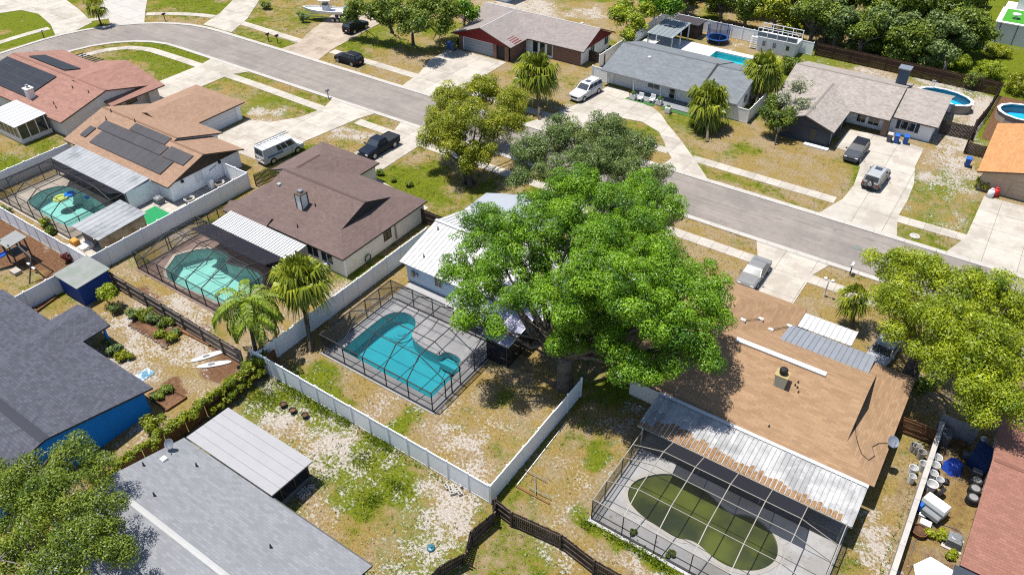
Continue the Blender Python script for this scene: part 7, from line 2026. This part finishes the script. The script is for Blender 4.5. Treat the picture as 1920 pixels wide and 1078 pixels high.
for l_, px, py, w_, h_, m_ in (('white storage box at the fence corner by the cream shed', 168, 462, .55, .5, M_WHITE), ('orange cushion heap by the cream shed', 142, 458, .4, .6, mat('orange_cloth', (.45, .20, .04), .9, .15)), ('second white crate at the fence corner', 158, 468, .4, .4, M_WHITE), ('white cabinet at the side yard fence', 397, 352, .3, 1.1, M_WHITE), ('white bucket at the end of the side yard', 432, 335, .25, .5, M_WHITE)):
    x, y = g2(px, py)
    tag(MB().bevel_box(x - w_, x + w_, y - w_ * .8, y + w_ * .8, .03, h_, .08).box(x - w_ * .5, x + w_ * .5, y - w_ * .82, y - w_ * .78, h_ * .4, h_ * .7).obj('storage_box', m_), l_, 'box')

# back yard of the cyan pool
o = thing('pavilion', 'grey metal-roofed pavilion beside the white pool deck', 'pavilion', (-46.4, 110, 0))
metal_panels(o, -48.6, -44.3, 106.6, 2.35, 113.3, 2.65, .72, mat('pavilion_roof', D(170, 182, 188), .5, .06, 1, obj=.04), .04)
for x in (-48.4, -44.5):
    for y in (106.9, 110, 113): MB().box(x - .08, x + .08, y - .08, y + .08, 0, 2.4).obj('post', M_WHITE, o)
solar(o, (-47.6, 110.2, 2.58), (1.0, 0, 0), (0, 1.2, .05), 2, 1, mat('skylight', D(120, 140, 146), .3, .05))
o = thing('garden_shed', 'dark roofed shed at the back of the cyan pool yard', 'shed', (-45.5, 115.4, 0))
MB().box(-47.6, -43.6, 114.2, 116.6, 0, 2.1).obj('wall', M_WOOD_D, o)
MB().box(-47.9, -43.3, 113.9, 116.9, 2.1, 2.25).obj('roof', mat('dark_roof', D(86, 80, 86), .9, .15), o)
MB().box(-46.2, -45.2, 114.14, 114.2, .05, 1.95).obj('door', M_BLACK, o)
x, y = -40.4, 114.9
o = thing('trampoline', 'blue netted trampoline on the grass behind the cyan pool', 'trampoline', (x, y, 0))
MB().lathe([(1.7, .75), (1.75, .8), (1.4, .82), (1.38, .78)], 20, (x, y, 0)).obj('pad', mat('trampoline_blue', (.02, .08, .28), .6, .1), o)
MB().lathe([(1.4, .76), (1.4, .78)], 20, (x, y, 0)).obj('mat', M_BLACK, o)
for k in range(6):
    t = k * math.pi / 3; MB().tube([(x + 1.7 * math.cos(t), y + 1.7 * math.sin(t), 0), (x + 1.75 * math.cos(t), y + 1.75 * math.sin(t), 2.5)], .05, 6).obj('pole', MATS['trampoline_blue'], o)
nm = MB(); n = 20
nm.add([(x + 1.7 * math.cos(2 * math.pi * k / n), y + 1.7 * math.sin(2 * math.pi * k / n), z) for z in (.8, 2.45) for k in range(n)], [(k, (k + 1) % n, (k + 1) % n + n, k + n) for k in range(n)])
nm.obj('net', screen_mat('trampoline_net', (.02, .05, .14), .45), o)
o = thing('playhouse', 'white two-level playhouse with railed upper deck behind the cyan pool', 'playhouse', (-31.4, 116.2, 0))
MB().box(-34.3, -28.5, 115.1, 117.3, 0, 2.1).obj('wall', M_WHITE, o); MB().box(-34.5, -28.3, 114.9, 117.5, 2.1, 2.2).obj('deck', M_WHITE, o)
for k in range(5):
    xx = -34.4 + k * 1.5
    for yy in (115.0, 117.4): MB().box(xx - .06, xx + .06, yy - .06, yy + .06, 2.2, 3.5).obj('post', M_WHITE, o)
for z in (2.9, 3.45): MB().beam((-34.4, 115.0, z), (-28.4, 115, z), .08).obj('rail', M_WHITE, o); MB().beam((-34.4, 117.4, z), (-28.4, 117.4, z), .08).obj('rail', M_WHITE, o)
MB().quad((-34.4, 115.0, 2.2), (-28.4, 115.0, 2.2), (-28.4, 115.0, 2.9), (-34.4, 115.0, 2.9)).obj('rail_panel', mat('grey_panel', D(176, 182, 190), .7, .05), o)
for xx in (-33.2, -31.6, -29.6): window(o, 'y-', 115.1, xx, .9, .5, .7, mull=0)
for k in range(6): MB().box(-35.4, -34.4, 115.2 + k * .05, 115.5 + k * .05, .3 * k + .2, .3 * k + .27).obj('stair_tread', M_WHITE, o)
for s_, (px, py) in enumerate(((1187, 187), (1200, 190), (1222, 193), (1236, 197))):
    x, y = g2(px, py)
    if s_ in (1, 2):
        o = thing('porch_chair', ('white porch chair left' if s_ == 1 else 'white porch chair right') + ' between the two white planters', 'chair', (x, y, .12))
        MB().bevel_box(x - .35, x + .35, y - .35, y + .35, .4, .5, .03).obj('seat', M_WHITE, o); MB().bevel_box(x - .35, x + .35, y + .28, y + .36, .5, 1.1, .03).obj('backrest', M_WHITE, o)
        for dx in (-.3, .3):
            MB().box(x + dx - .04, x + dx + .04, y - .32, y + .32, .62, .68).obj('armrest', M_WHITE, o)
            for dy in (-.3, .3): MB().box(x + dx - .04, x + dx + .04, y + dy - .04, y + dy + .04, .12, .62).obj('leg', M_WHITE, o)
    else:
        o = thing('planter', ('white square planter at the garage end of the porch' if s_ == 0 else 'white square planter right of the porch chairs'), 'planter', (x, y, .12))
        MB().bevel_box(x - .35, x + .35, y - .35, y + .35, .1, .85, .05).obj('tub', M_WHITE, o); MB().lathe([(.28, .8), (.4, 1.0), (.2, 1.2)], 9, (x, y, 0)).obj('plant', L_DARK, o)
x, y = g2(1252, 212); o = thing('planter', 'white square planter beside the front door path', 'planter', (x, y, .12)); MB().bevel_box(x - .35, x + .35, y - .35, y + .35, .1, .85, .05).obj('tub', M_WHITE, o); MB().lathe([(.28, .8), (.3, .95), (.2, 1.0)], 9, (x, y, 0)).obj('plant', L_DARK, o)

# lamp post on the lawn above the orange roof
x, y = g2(1545, 556)
o = thing('lamp_post', 'white lamp post with two globes on the lawn above the orange roof', 'lamp post', (x, y, 0))
MB().tube([(x, y, -.05), (x, y, 1.9)], [.07, .05], 8).obj('pole', M_WHITE, o)
for s in (-1, 1):
    MB().tube([(x, y, 1.75), (x + s * .3, y, 1.85)], .03, 6).obj('arm', M_WHITE, o); MB().lathe([(.05, 0), (.15, .08), (.16, .2), (.06, .3)], 10, (x + s * .32, y, 1.82)).obj('globe', M_WHITE, o)
# floodlights and wire on the orange roof
for l_, (xa, ya), (xb, yb) in (('pair of white floodlights joined by a wire on the orange roof', g2(1392, 606, 3.6), g2(1427, 598, 3.5)), ('white floodlight at the upper edge of the grey porch roof', g2(1447, 612, 3.4), g2(1482, 603, 3.1))):
    o = thing('floodlight', l_, 'floodlight', (xa, ya, 3.4))
    zA = 4.32 - max(0, abs(xa + 12.6)) * .43; zB = 4.32 - max(0, abs(xb + 12.6)) * .43
    for (xx, yy, zz) in ((xa, ya, zA), (xb, yb, zB)): MB().bevel_box(xx - .2, xx + .2, yy - .12, yy + .12, zz - .05, zz + .22, .05).obj('lamp', M_WHITE, o)
    MB().tube([(xa, ya, zA + .1), ((xa + xb) / 2, (ya + yb) / 2, (zA + zB) / 2 + .12), (xb, yb, zB + .1)], .025, 5).obj('wire', M_DARK, o)
cb_pts = [(-.95, 44.2), (-.6, 43.2), (-.2, 42.5), (.2, 42.0), (.7, 41.9), (.95, 42.6), (.6, 43.2), (.9, 43.9), (1.4, 44.4)]
tag(MB().tube([(x, y, 2.36 + min((y - 40.1) * .374, (1.62 - x) * .3)) for x, y in cb_pts], .02, 5).obj('roof_cable', M_DARK), 'loose dark cable curling on the right end of the orange roof', 'cable')

# cluttered side yard on the right ------------------------------------------------------------
def drum(label, px, py, m, r=.3, h=.7, tilt=0.0, grp='white tubs in the cluttered yard'):
    x, y = g2(px, py)
    o = thing('tub', label, 'tub', (x, y, 0), group=grp)
    MB().lathe([(r * .82, 0), (r, h), (r * 1.05, h), (r * .92, h - .04), (r * .78, .06)], 14, (x, y, .02)).obj('shell', m, o)
    MB().tube([(x - r, y, h), (x - r * .6, y + r * .3, h + .14), (x + r * .6, y + r * .3, h + .14), (x + r, y, h)], .012, 4).obj('handle', M_CHROME, o)
for l_, px, py, r in (('white tub nearest the grey box at the wall', 1752, 868, .34), ('white tub beside the blue tarp heap', 1748, 882, .34), ('white tub second below the blue tarp heap', 1745, 898, .3), ('large white tub above the workbench', 1742, 918, .4), ('white pail right of the large white tub', 1757, 910, .26), ('pale tub at the end of the board fence', 1716, 848, .32), ('second pale tub at the end of the board fence', 1724, 858, .3), ('tipped pale tub below the board fence', 1710, 845, .28), ('white tub against the capped wall outside', 1727, 880, .3), ('broken white tub on the dry grass', 1708, 888, .3), ('small white pot on the dry grass', 1706, 904, .25)):
    drum(l_, px, py, M_KERB if 'pale' in l_ else M_WHITE, r)
x, y = g2(1785, 880)
tp = MB(); n = 12; rng = np.random.default_rng(9); vs = [(x, y, .95)]
for k in range(n):
    t = 2 * math.pi * k / n; vs.append((x + .45 * math.cos(t), y + .4 * math.sin(t), .75 + .1 * rng.random()))
for k in range(n):
    t = 2 * math.pi * k / n; vs.append((x + (.62 + .15 * (k % 2)) * math.cos(t), y + (.6 + .12 * (k % 2)) * math.sin(t), 0))
tp.add(vs, [(0, 1 + k, 1 + (k + 1) % n) for k in range(n)] + [(1 + k, 1 + n + k, 1 + n + (k + 1) % n, 1 + (k + 1) % n) for k in range(n)])
tag(tp.obj('tarpaulin', mat('blue_tarp', (.012, .05, .32), .5, .12, 4)), 'blue tarpaulin thrown over a heap in the cluttered yard', 'tarpaulin')
x, y = 7.2, 48.4
tag(MB().add([(6.6, 48.0, .9), (7.9, 47.6, .9), (8.0, 49.4, 1.2), (6.9, 49.6, 1.3), (6.6, 48.0, 0), (7.9, 47.6, 0), (8.0, 49.4, 0), (6.9, 49.6, 0)], [(0, 1, 2, 3), (0, 4, 5, 1), (1, 5, 6, 2), (2, 6, 7, 3), (3, 7, 4, 0)]).obj('tarpaulin', mat('navy_tarp', (.012, .03, .10), .5, .12, 4)), 'dark blue tarpaulin cover against the red-roofed house', 'tarpaulin')
tmx, rmx = wheel_mesh(.42, .26)
for l_, px, py in (('farthest tyre leaning by the red-roofed house', 1827, 908), ('middle tyre with silver rim by the red-roofed house', 1824, 924), ('nearest tyre with silver rim by the red-roofed house', 1820, 941)):
    x, y = g2(px, py); z_ = .18
    o = thing('tyre', l_, 'tyre', (x, y, 0), group='tyres by the red house', local=True)
    for k in range(2): put('rubber', tmx, o, (0, 0, .16 + .27 * k), (math.pi / 2, 0, 0))
    put('rim', rmx, o, (0, 0, .45), (math.pi / 2, 0, 0))
x, y = g2(1760, 930); o = thing('tyre', 'black tyre standing beside the large white tub', 'tyre', (x, y, 0), 1.2, local=True); put('rubber', tmx, o, (0, 0, .42), (.2, 0, 0)); put('rim', rmx, o, (0, 0, .42), (.2, 0, 0))
x, y = g2(1745, 962)
o = thing('workbench', 'grey workbench with white lid and blue box in the cluttered yard', 'workbench', (x, y, 0), math.radians(-20), local=True)
MB().bevel_box(-.85, .85, -.4, .4, .5, .95, .05).obj('cabinet', mat('bench_grey', D(170, 176, 180), .6, .06), o); MB().bevel_box(-.8, .75, -.15, .65, .95, 1.05, .03).obj('lid', M_WHITE, o); MB().bevel_box(-.85, -.45, -.75, -.35, .3, .85, .04).obj('blue_box', M_BLUEBIN, o); MB().bevel_box(-.4, .8, -.85, -.42, .45, .8, .05).obj('tray', mat('bench_grey', (0, 0, 0)), o)
for dx in (-.75, .75):
    for dy in (-.32, .32): MB().box(dx - .04, dx + .04, dy - .04, dy + .04, 0, .5).obj('leg', M_GREYPL, o)
x, y = g2(1721, 1000)
o = thing('barrel_planter', 'low wooden half barrel beside the capped wall', 'planter', (x, y, 0))
for k in range(14):
    t = 2 * math.pi * k / 14; MB().beam((x + .42 * math.cos(t), y + .42 * math.sin(t), 0), (x + .5 * math.cos(t), y + .5 * math.sin(t), .42), .2, .05).obj('stave', M_WOOD_B, o)
MB().lathe([(.38, .0), (.42, .3), (.3, .32)], 12, (x, y, 0)).obj('soil', M_SOIL, o)
x, y = g2(1733, 985); tag(MB().bevel_box(x - .35, x + .35, y - .25, y + .25, 0, .4, .04).box(x - .2, x + .2, y - .1, y + .1, .4, .46).obj('cool_box', M_WHITE), 'white cool box above the half barrel', 'cool box')
x, y = g2(1768, 828); tag(MB().bevel_box(x - .35, x + .35, y - .5, y + .5, 0, 1.1, .05).box(x - .3, x + .3, y - .52, y - .48, .2, .9).obj('metal_cabinet', M_GREYPL), 'grey metal cabinet against the capped wall', 'cabinet')
o = thing('canopy', 'white canopy cloth at the bottom right edge', 'canopy', (*g2(1752, 1095), 0))
pk = g(1750, 1045, 2.0); c_ = g(1752, 1090, 2.3)
cn = [g(1713, 1058, 2.0), g(1745, 1043, 2.05), g(1793, 1072, 2.0), g(1780, 1130, 2.0), g(1725, 1130, 2.0)]
MB().add([tuple(c_)] + [tuple(v) for v in cn], [(0, 1 + k, 1 + (k + 1) % 5) for k in range(5)][::-1]).obj('cloth', M_WHITE, o)
for v in cn[:3]: MB().tube([(v.x, v.y, 0), tuple(v)], .03, 6).obj('pole', M_CHROME, o)
hp = [g2(*t) for t in ((1708, 1040), (1715, 1015), (1735, 990), (1765, 983), (1795, 993), (1803, 1000))]
tag(MB().tube([(x, y, .04) for x, y in hp], .03, 6).obj('hose', M_GREYPL), 'grey hose curling past the half barrel to the air conditioner', 'hose')

for l_, px, py, w_, h_, m_ in (('black rubbish bag near the grey metal cabinet', 1752, 845, .35, .5, M_BLACK), ('second black rubbish bag below the blue tarpaulin', 1772, 905, .3, .4, M_BLACK), ('dark crate in the shade beside the sheet fence', 1812, 858, .35, .45, M_GREYPL), ('pale crate leaning in the shade', 1822, 868, .3, .5, M_CONC), ('small white carton beside the workbench', 1728, 968, .22, .3, M_WHITE), ('brown carton under the yellow-green tree edge', 1800, 835, .3, .4, M_WOOD_B), ('grey tool chest above the three tyres', 1830, 890, .32, .5, M_CHROME)):
    x, y = g2(px, py)
    n_ = 9; mb = MB(); R_ = random.Random(int(px))
    lo_ = [(x + w_ * math.cos(2 * math.pi * t / n_) * R_.uniform(.85, 1.1), y + w_ * math.sin(2 * math.pi * t / n_) * R_.uniform(.85, 1.1)) for t in range(n_)]
    if 'bag' in l_: mb.add([(a, b, 0) for a, b in lo_] + [(x + (a - x) * .9, y + (b - y) * .9, h_ * .6) for a, b in lo_] + [(x, y, h_)], [(t, (t + 1) % n_, (t + 1) % n_ + n_, t + n_) for t in range(n_)] + [(t + n_, (t + 1) % n_ + n_, 2 * n_) for t in range(n_)])
    else: mb.bevel_box(x - w_, x + w_, y - w_ * .7, y + w_ * .7, 0, h_, .04).box(x - w_ * 1.03, x + w_ * 1.03, y - w_ * .73, y + w_ * .73, h_ * .78, h_ * .86)
    tag(mb.obj('rubbish_bag' if 'bag' in l_ else 'crate', m_), l_, 'bag' if 'bag' in l_ else 'crate')
x, y = g2(1838, 838)
o = thing('kettle_grill', 'round steel kettle grill in the shade of the yellow-green tree', 'grill', (x, y, 0))
MB().lathe([(.1, .55), (.28, .65), (.32, .8), (.3, .9), (.15, 1.02), (.03, 1.05)], 14, (x, y, 0)).obj('bowl', M_CHROME, o, True)
for k_ in range(3): MB().tube([(x + .1 * math.cos(k_ * 2.1), y + .1 * math.sin(k_ * 2.1), .6), (x + .35 * math.cos(k_ * 2.1), y + .35 * math.sin(k_ * 2.1), 0)], .02, 5).obj('leg', M_CHROME, o)

# weedy yard: blocks, pots, pipe -------------------------------------------------------------
blk = MB()
for a in (0, 1):
    blk.box(-.2, .2, -.1 + a * .17, -.07 + a * .17 + .03, 0, .2)
blk.box(-.2, -.16, -.04, .07, 0, .2).box(-.02, .02, -.04, .07, 0, .2).box(.16, .2, -.04, .07, 0, .2)
bme = blk.mesh('cinder_block', M_KERB)
for i, (px, py) in enumerate(((838, 914), (845, 918), (855, 922), (862, 925), (866, 910), (850, 926), (568, 932), (578, 924), (562, 924), (571, 918), (584, 915))):
    x, y = g2(px, py)
    o = put('cinder_block', bme, None, (x, y, .0), (0, 0, RN.uniform(0, 3)), (1.15, 1.15, 1.15))
    tag(o, 'pale cinder block in the loose pile near the white fence corner' if i < 6 else 'pale cinder block in the pile beside the white patio roof', 'cinder block', 'cinder blocks near the fence corner' if i < 6 else 'cinder blocks beside the patio')
for l_, px, py in (('round black pot on the weedy grass', 532, 762), ('black pot nearer the white fence', 550, 773), ('black pot among the weeds below the other two', 573, 782)):
    x, y = g2(px, py)
    o = thing('plant_pot', l_, 'pot', (x, y, 0), group='black pots in the weedy yard')
    MB().lathe([(.2, 0), (.28, .32), (.3, .34), (.24, .32), (.2, .1)], 12, (x, y, 0)).obj('pot', M_BLACK, o); MB().lathe([(.15, .08), (.22, .24), (.1, .26)], 10, (x, y, 0)).obj('soil', M_SOIL, o)
x, y = g2(808, 1028); tag(MB().lathe([(.2, 0), (.3, .06), (.25, .16), (.1, .2)], 9, (x, y, 0)).lathe([(.1, .18), (.05, .3)], 7, (x + .05, y, 0)).obj('teal_pot', mat('teal_glaze', (.02, .10, .14), .4, .1)), 'small teal pot on the bare sand by the dark fence', 'pot')
a, b = g(970, 908, .05), g(1062, 790, .05)
tag(MB().tube([a, a.lerp(b, .5), b], .035, 6).obj('plastic_pipe', M_WHITE), 'long white pipe lying along the right side of the white fence', 'pipe')
fr = thing('pipe_frame', 'thin metal pipe frame standing on the bare ground by the white fence', 'frame', (*g2(1000, 925), 0))
for p0, p1 in (((985, 880), (1025, 900)), ((1003, 892), (1004, 925)), ((990, 912), (1033, 933))):
    MB().tube([g(*p0, .3), g(*p1, .3)], .03, 6).obj('tube', M_CHROME, fr)
a, b = g(968, 912), g(1030, 945); tag(MB().beam(a + Vector((0, 0, .05)), b + Vector((0, 0, .05)), .12, .08).obj('timber', M_WOOD_B), 'brown timber lying across the ground beside the pipe frame', 'timber')
x, y = g2(266, 706); tag(MB().box(x - .55, x + .55, y - .9, y + .9, .02, .05).box(x - .4, x + .4, y - .7, y + .7, .05, .055).obj('patterned_mat', mat('blue_white_mat', D(120, 180, 215), .8, .3, 4, c2=D(240, 244, 246), c2w=(.48, .52))), 'blue and white patterned mat beside the slate roof edge', 'mat')

# far buildings ------------------------------------------------------------------------------
o = thing('building', 'white flat building with bright green roof at the upper right corner', 'building', (2, 144, 0))
MB().box(-5.5, 12, 138.5, 150, 0, 3.0).obj('wall', M_WHITE, o)
MB().box(-5.7, 12, 138.3, 146, 3.0, 3.15).obj('roof_edge', M_WHITE, o); MB().box(-5.0, 11.5, 139, 145.4, 3.15, 3.2).obj('green_roof', mat('roof_turf', (.035, .19, .012), .9, .1, 3), o)
for k in range(4): MB().box(-4.9 + k * 2.3, -4.8 + k * 2.3, 138.42, 138.5, 0, 3.0).obj('seam', M_GREYPL, o)
for xx in (-3.4, -.6): MB().lathe([(.2, 0), (.2, .5), (.6, .55), (.6, .7)], 10, (xx, 141, 3.2)).obj('roof_vent', M_WHITE, o)
MB().box(-4, 12, 146.2, 156, 3.0, 5.2).obj('upper_wall', M_WHITE, o); MB().box(1, 12, 146.14, 146.2, 3.3, 5.0).obj('dark_panel', M_GREYPL, o)
o = thing('carport', 'grey roofed carport at the top right edge', 'carport', (-11, 152, 0))
MB().add([(-14, 150, 2.6), (-8.5, 150, 2.6), (-8.5, 156, 3.2), (-14, 156, 3.2), (-14, 150, 2.48), (-8.5, 150, 2.48), (-8.5, 156, 3.08), (-14, 156, 3.08)], [(0, 1, 2, 3), (7, 6, 5, 4), (0, 4, 5, 1), (1, 5, 6, 2), (2, 6, 7, 3), (3, 7, 4, 0)]).obj('roof', SH_I, o)
for xx in (-13.8, -8.7):
    for yy in (150.3, 155.8): MB().box(xx - .1, xx + .1, yy - .1, yy + .1, 0, 2.6).obj('post', M_WOOD_D, o)
MB().box(-13.6, -9, 155.2, 155.4, 0, 2.4).obj('back_wall', M_WOOD_B, o)
o = thing('house', 'white two-storey house wall behind the trees at the top', 'house', (-84, 117, 0))
MB().box(-90, -78, 112, 122, 0, 5.0).obj('wall', M_STUC_W, o)
roof(o, -90.6, -77.4, 111.4, 122.6, 5.0, 6.8, 'x', (G_, G_), SH_G)
for xx in (-87, -83.5, -80.5):
    for zz in (1.0, 3.4): window(o, 'y-', 112, xx, zz, .8, 1.1, mull=0)
window(o, 'x+', -78, 115, 3.4, .8, 1.1, mull=0); window(o, 'x+', -78, 118.5, 3.4, .8, 1.1, mull=0)
TL = ['dark tree at the top edge above the brick house', 'second dark tree at the top edge above the brick house', 'dark tree at the top edge left of the lime tree', 'tree behind the lime tree at the top edge', 'dark tree at the top edge behind the pavilion', 'far tree at the top edge above the grove', 'far tree at the top edge beyond the playhouse', 'far tall tree at the top edge behind the trampoline']
for i, (px, py, z, r) in enumerate(((-84, 124, 6, 3), (-78, 125, 6, 3.0), (-71, 126, 6, 3.2), (-58, 124, 5.5, 2.8), (-53, 127, 6, 3.2), (-33, 130, 7, 4), (-27, 131, 7.5, 4), (-41, 129, 7, 3.6))):
    rng = np.random.default_rng(140 + i); c = Vector((px, py, z))
    tree(TL[i], (c.x, c.y), [(c.x, c.y, z, r * .75)] + [(c.x + rng.normal(0, r * .5), c.y + rng.normal(0, r * .5), z - abs(rng.normal(0, 1.5)), r * .5) for _ in range(4)], (L_DARK, L_MID)[i % 2], .3, 2.4, .75, .85, 40, .42, 'trees along the top edge', 160 + i)
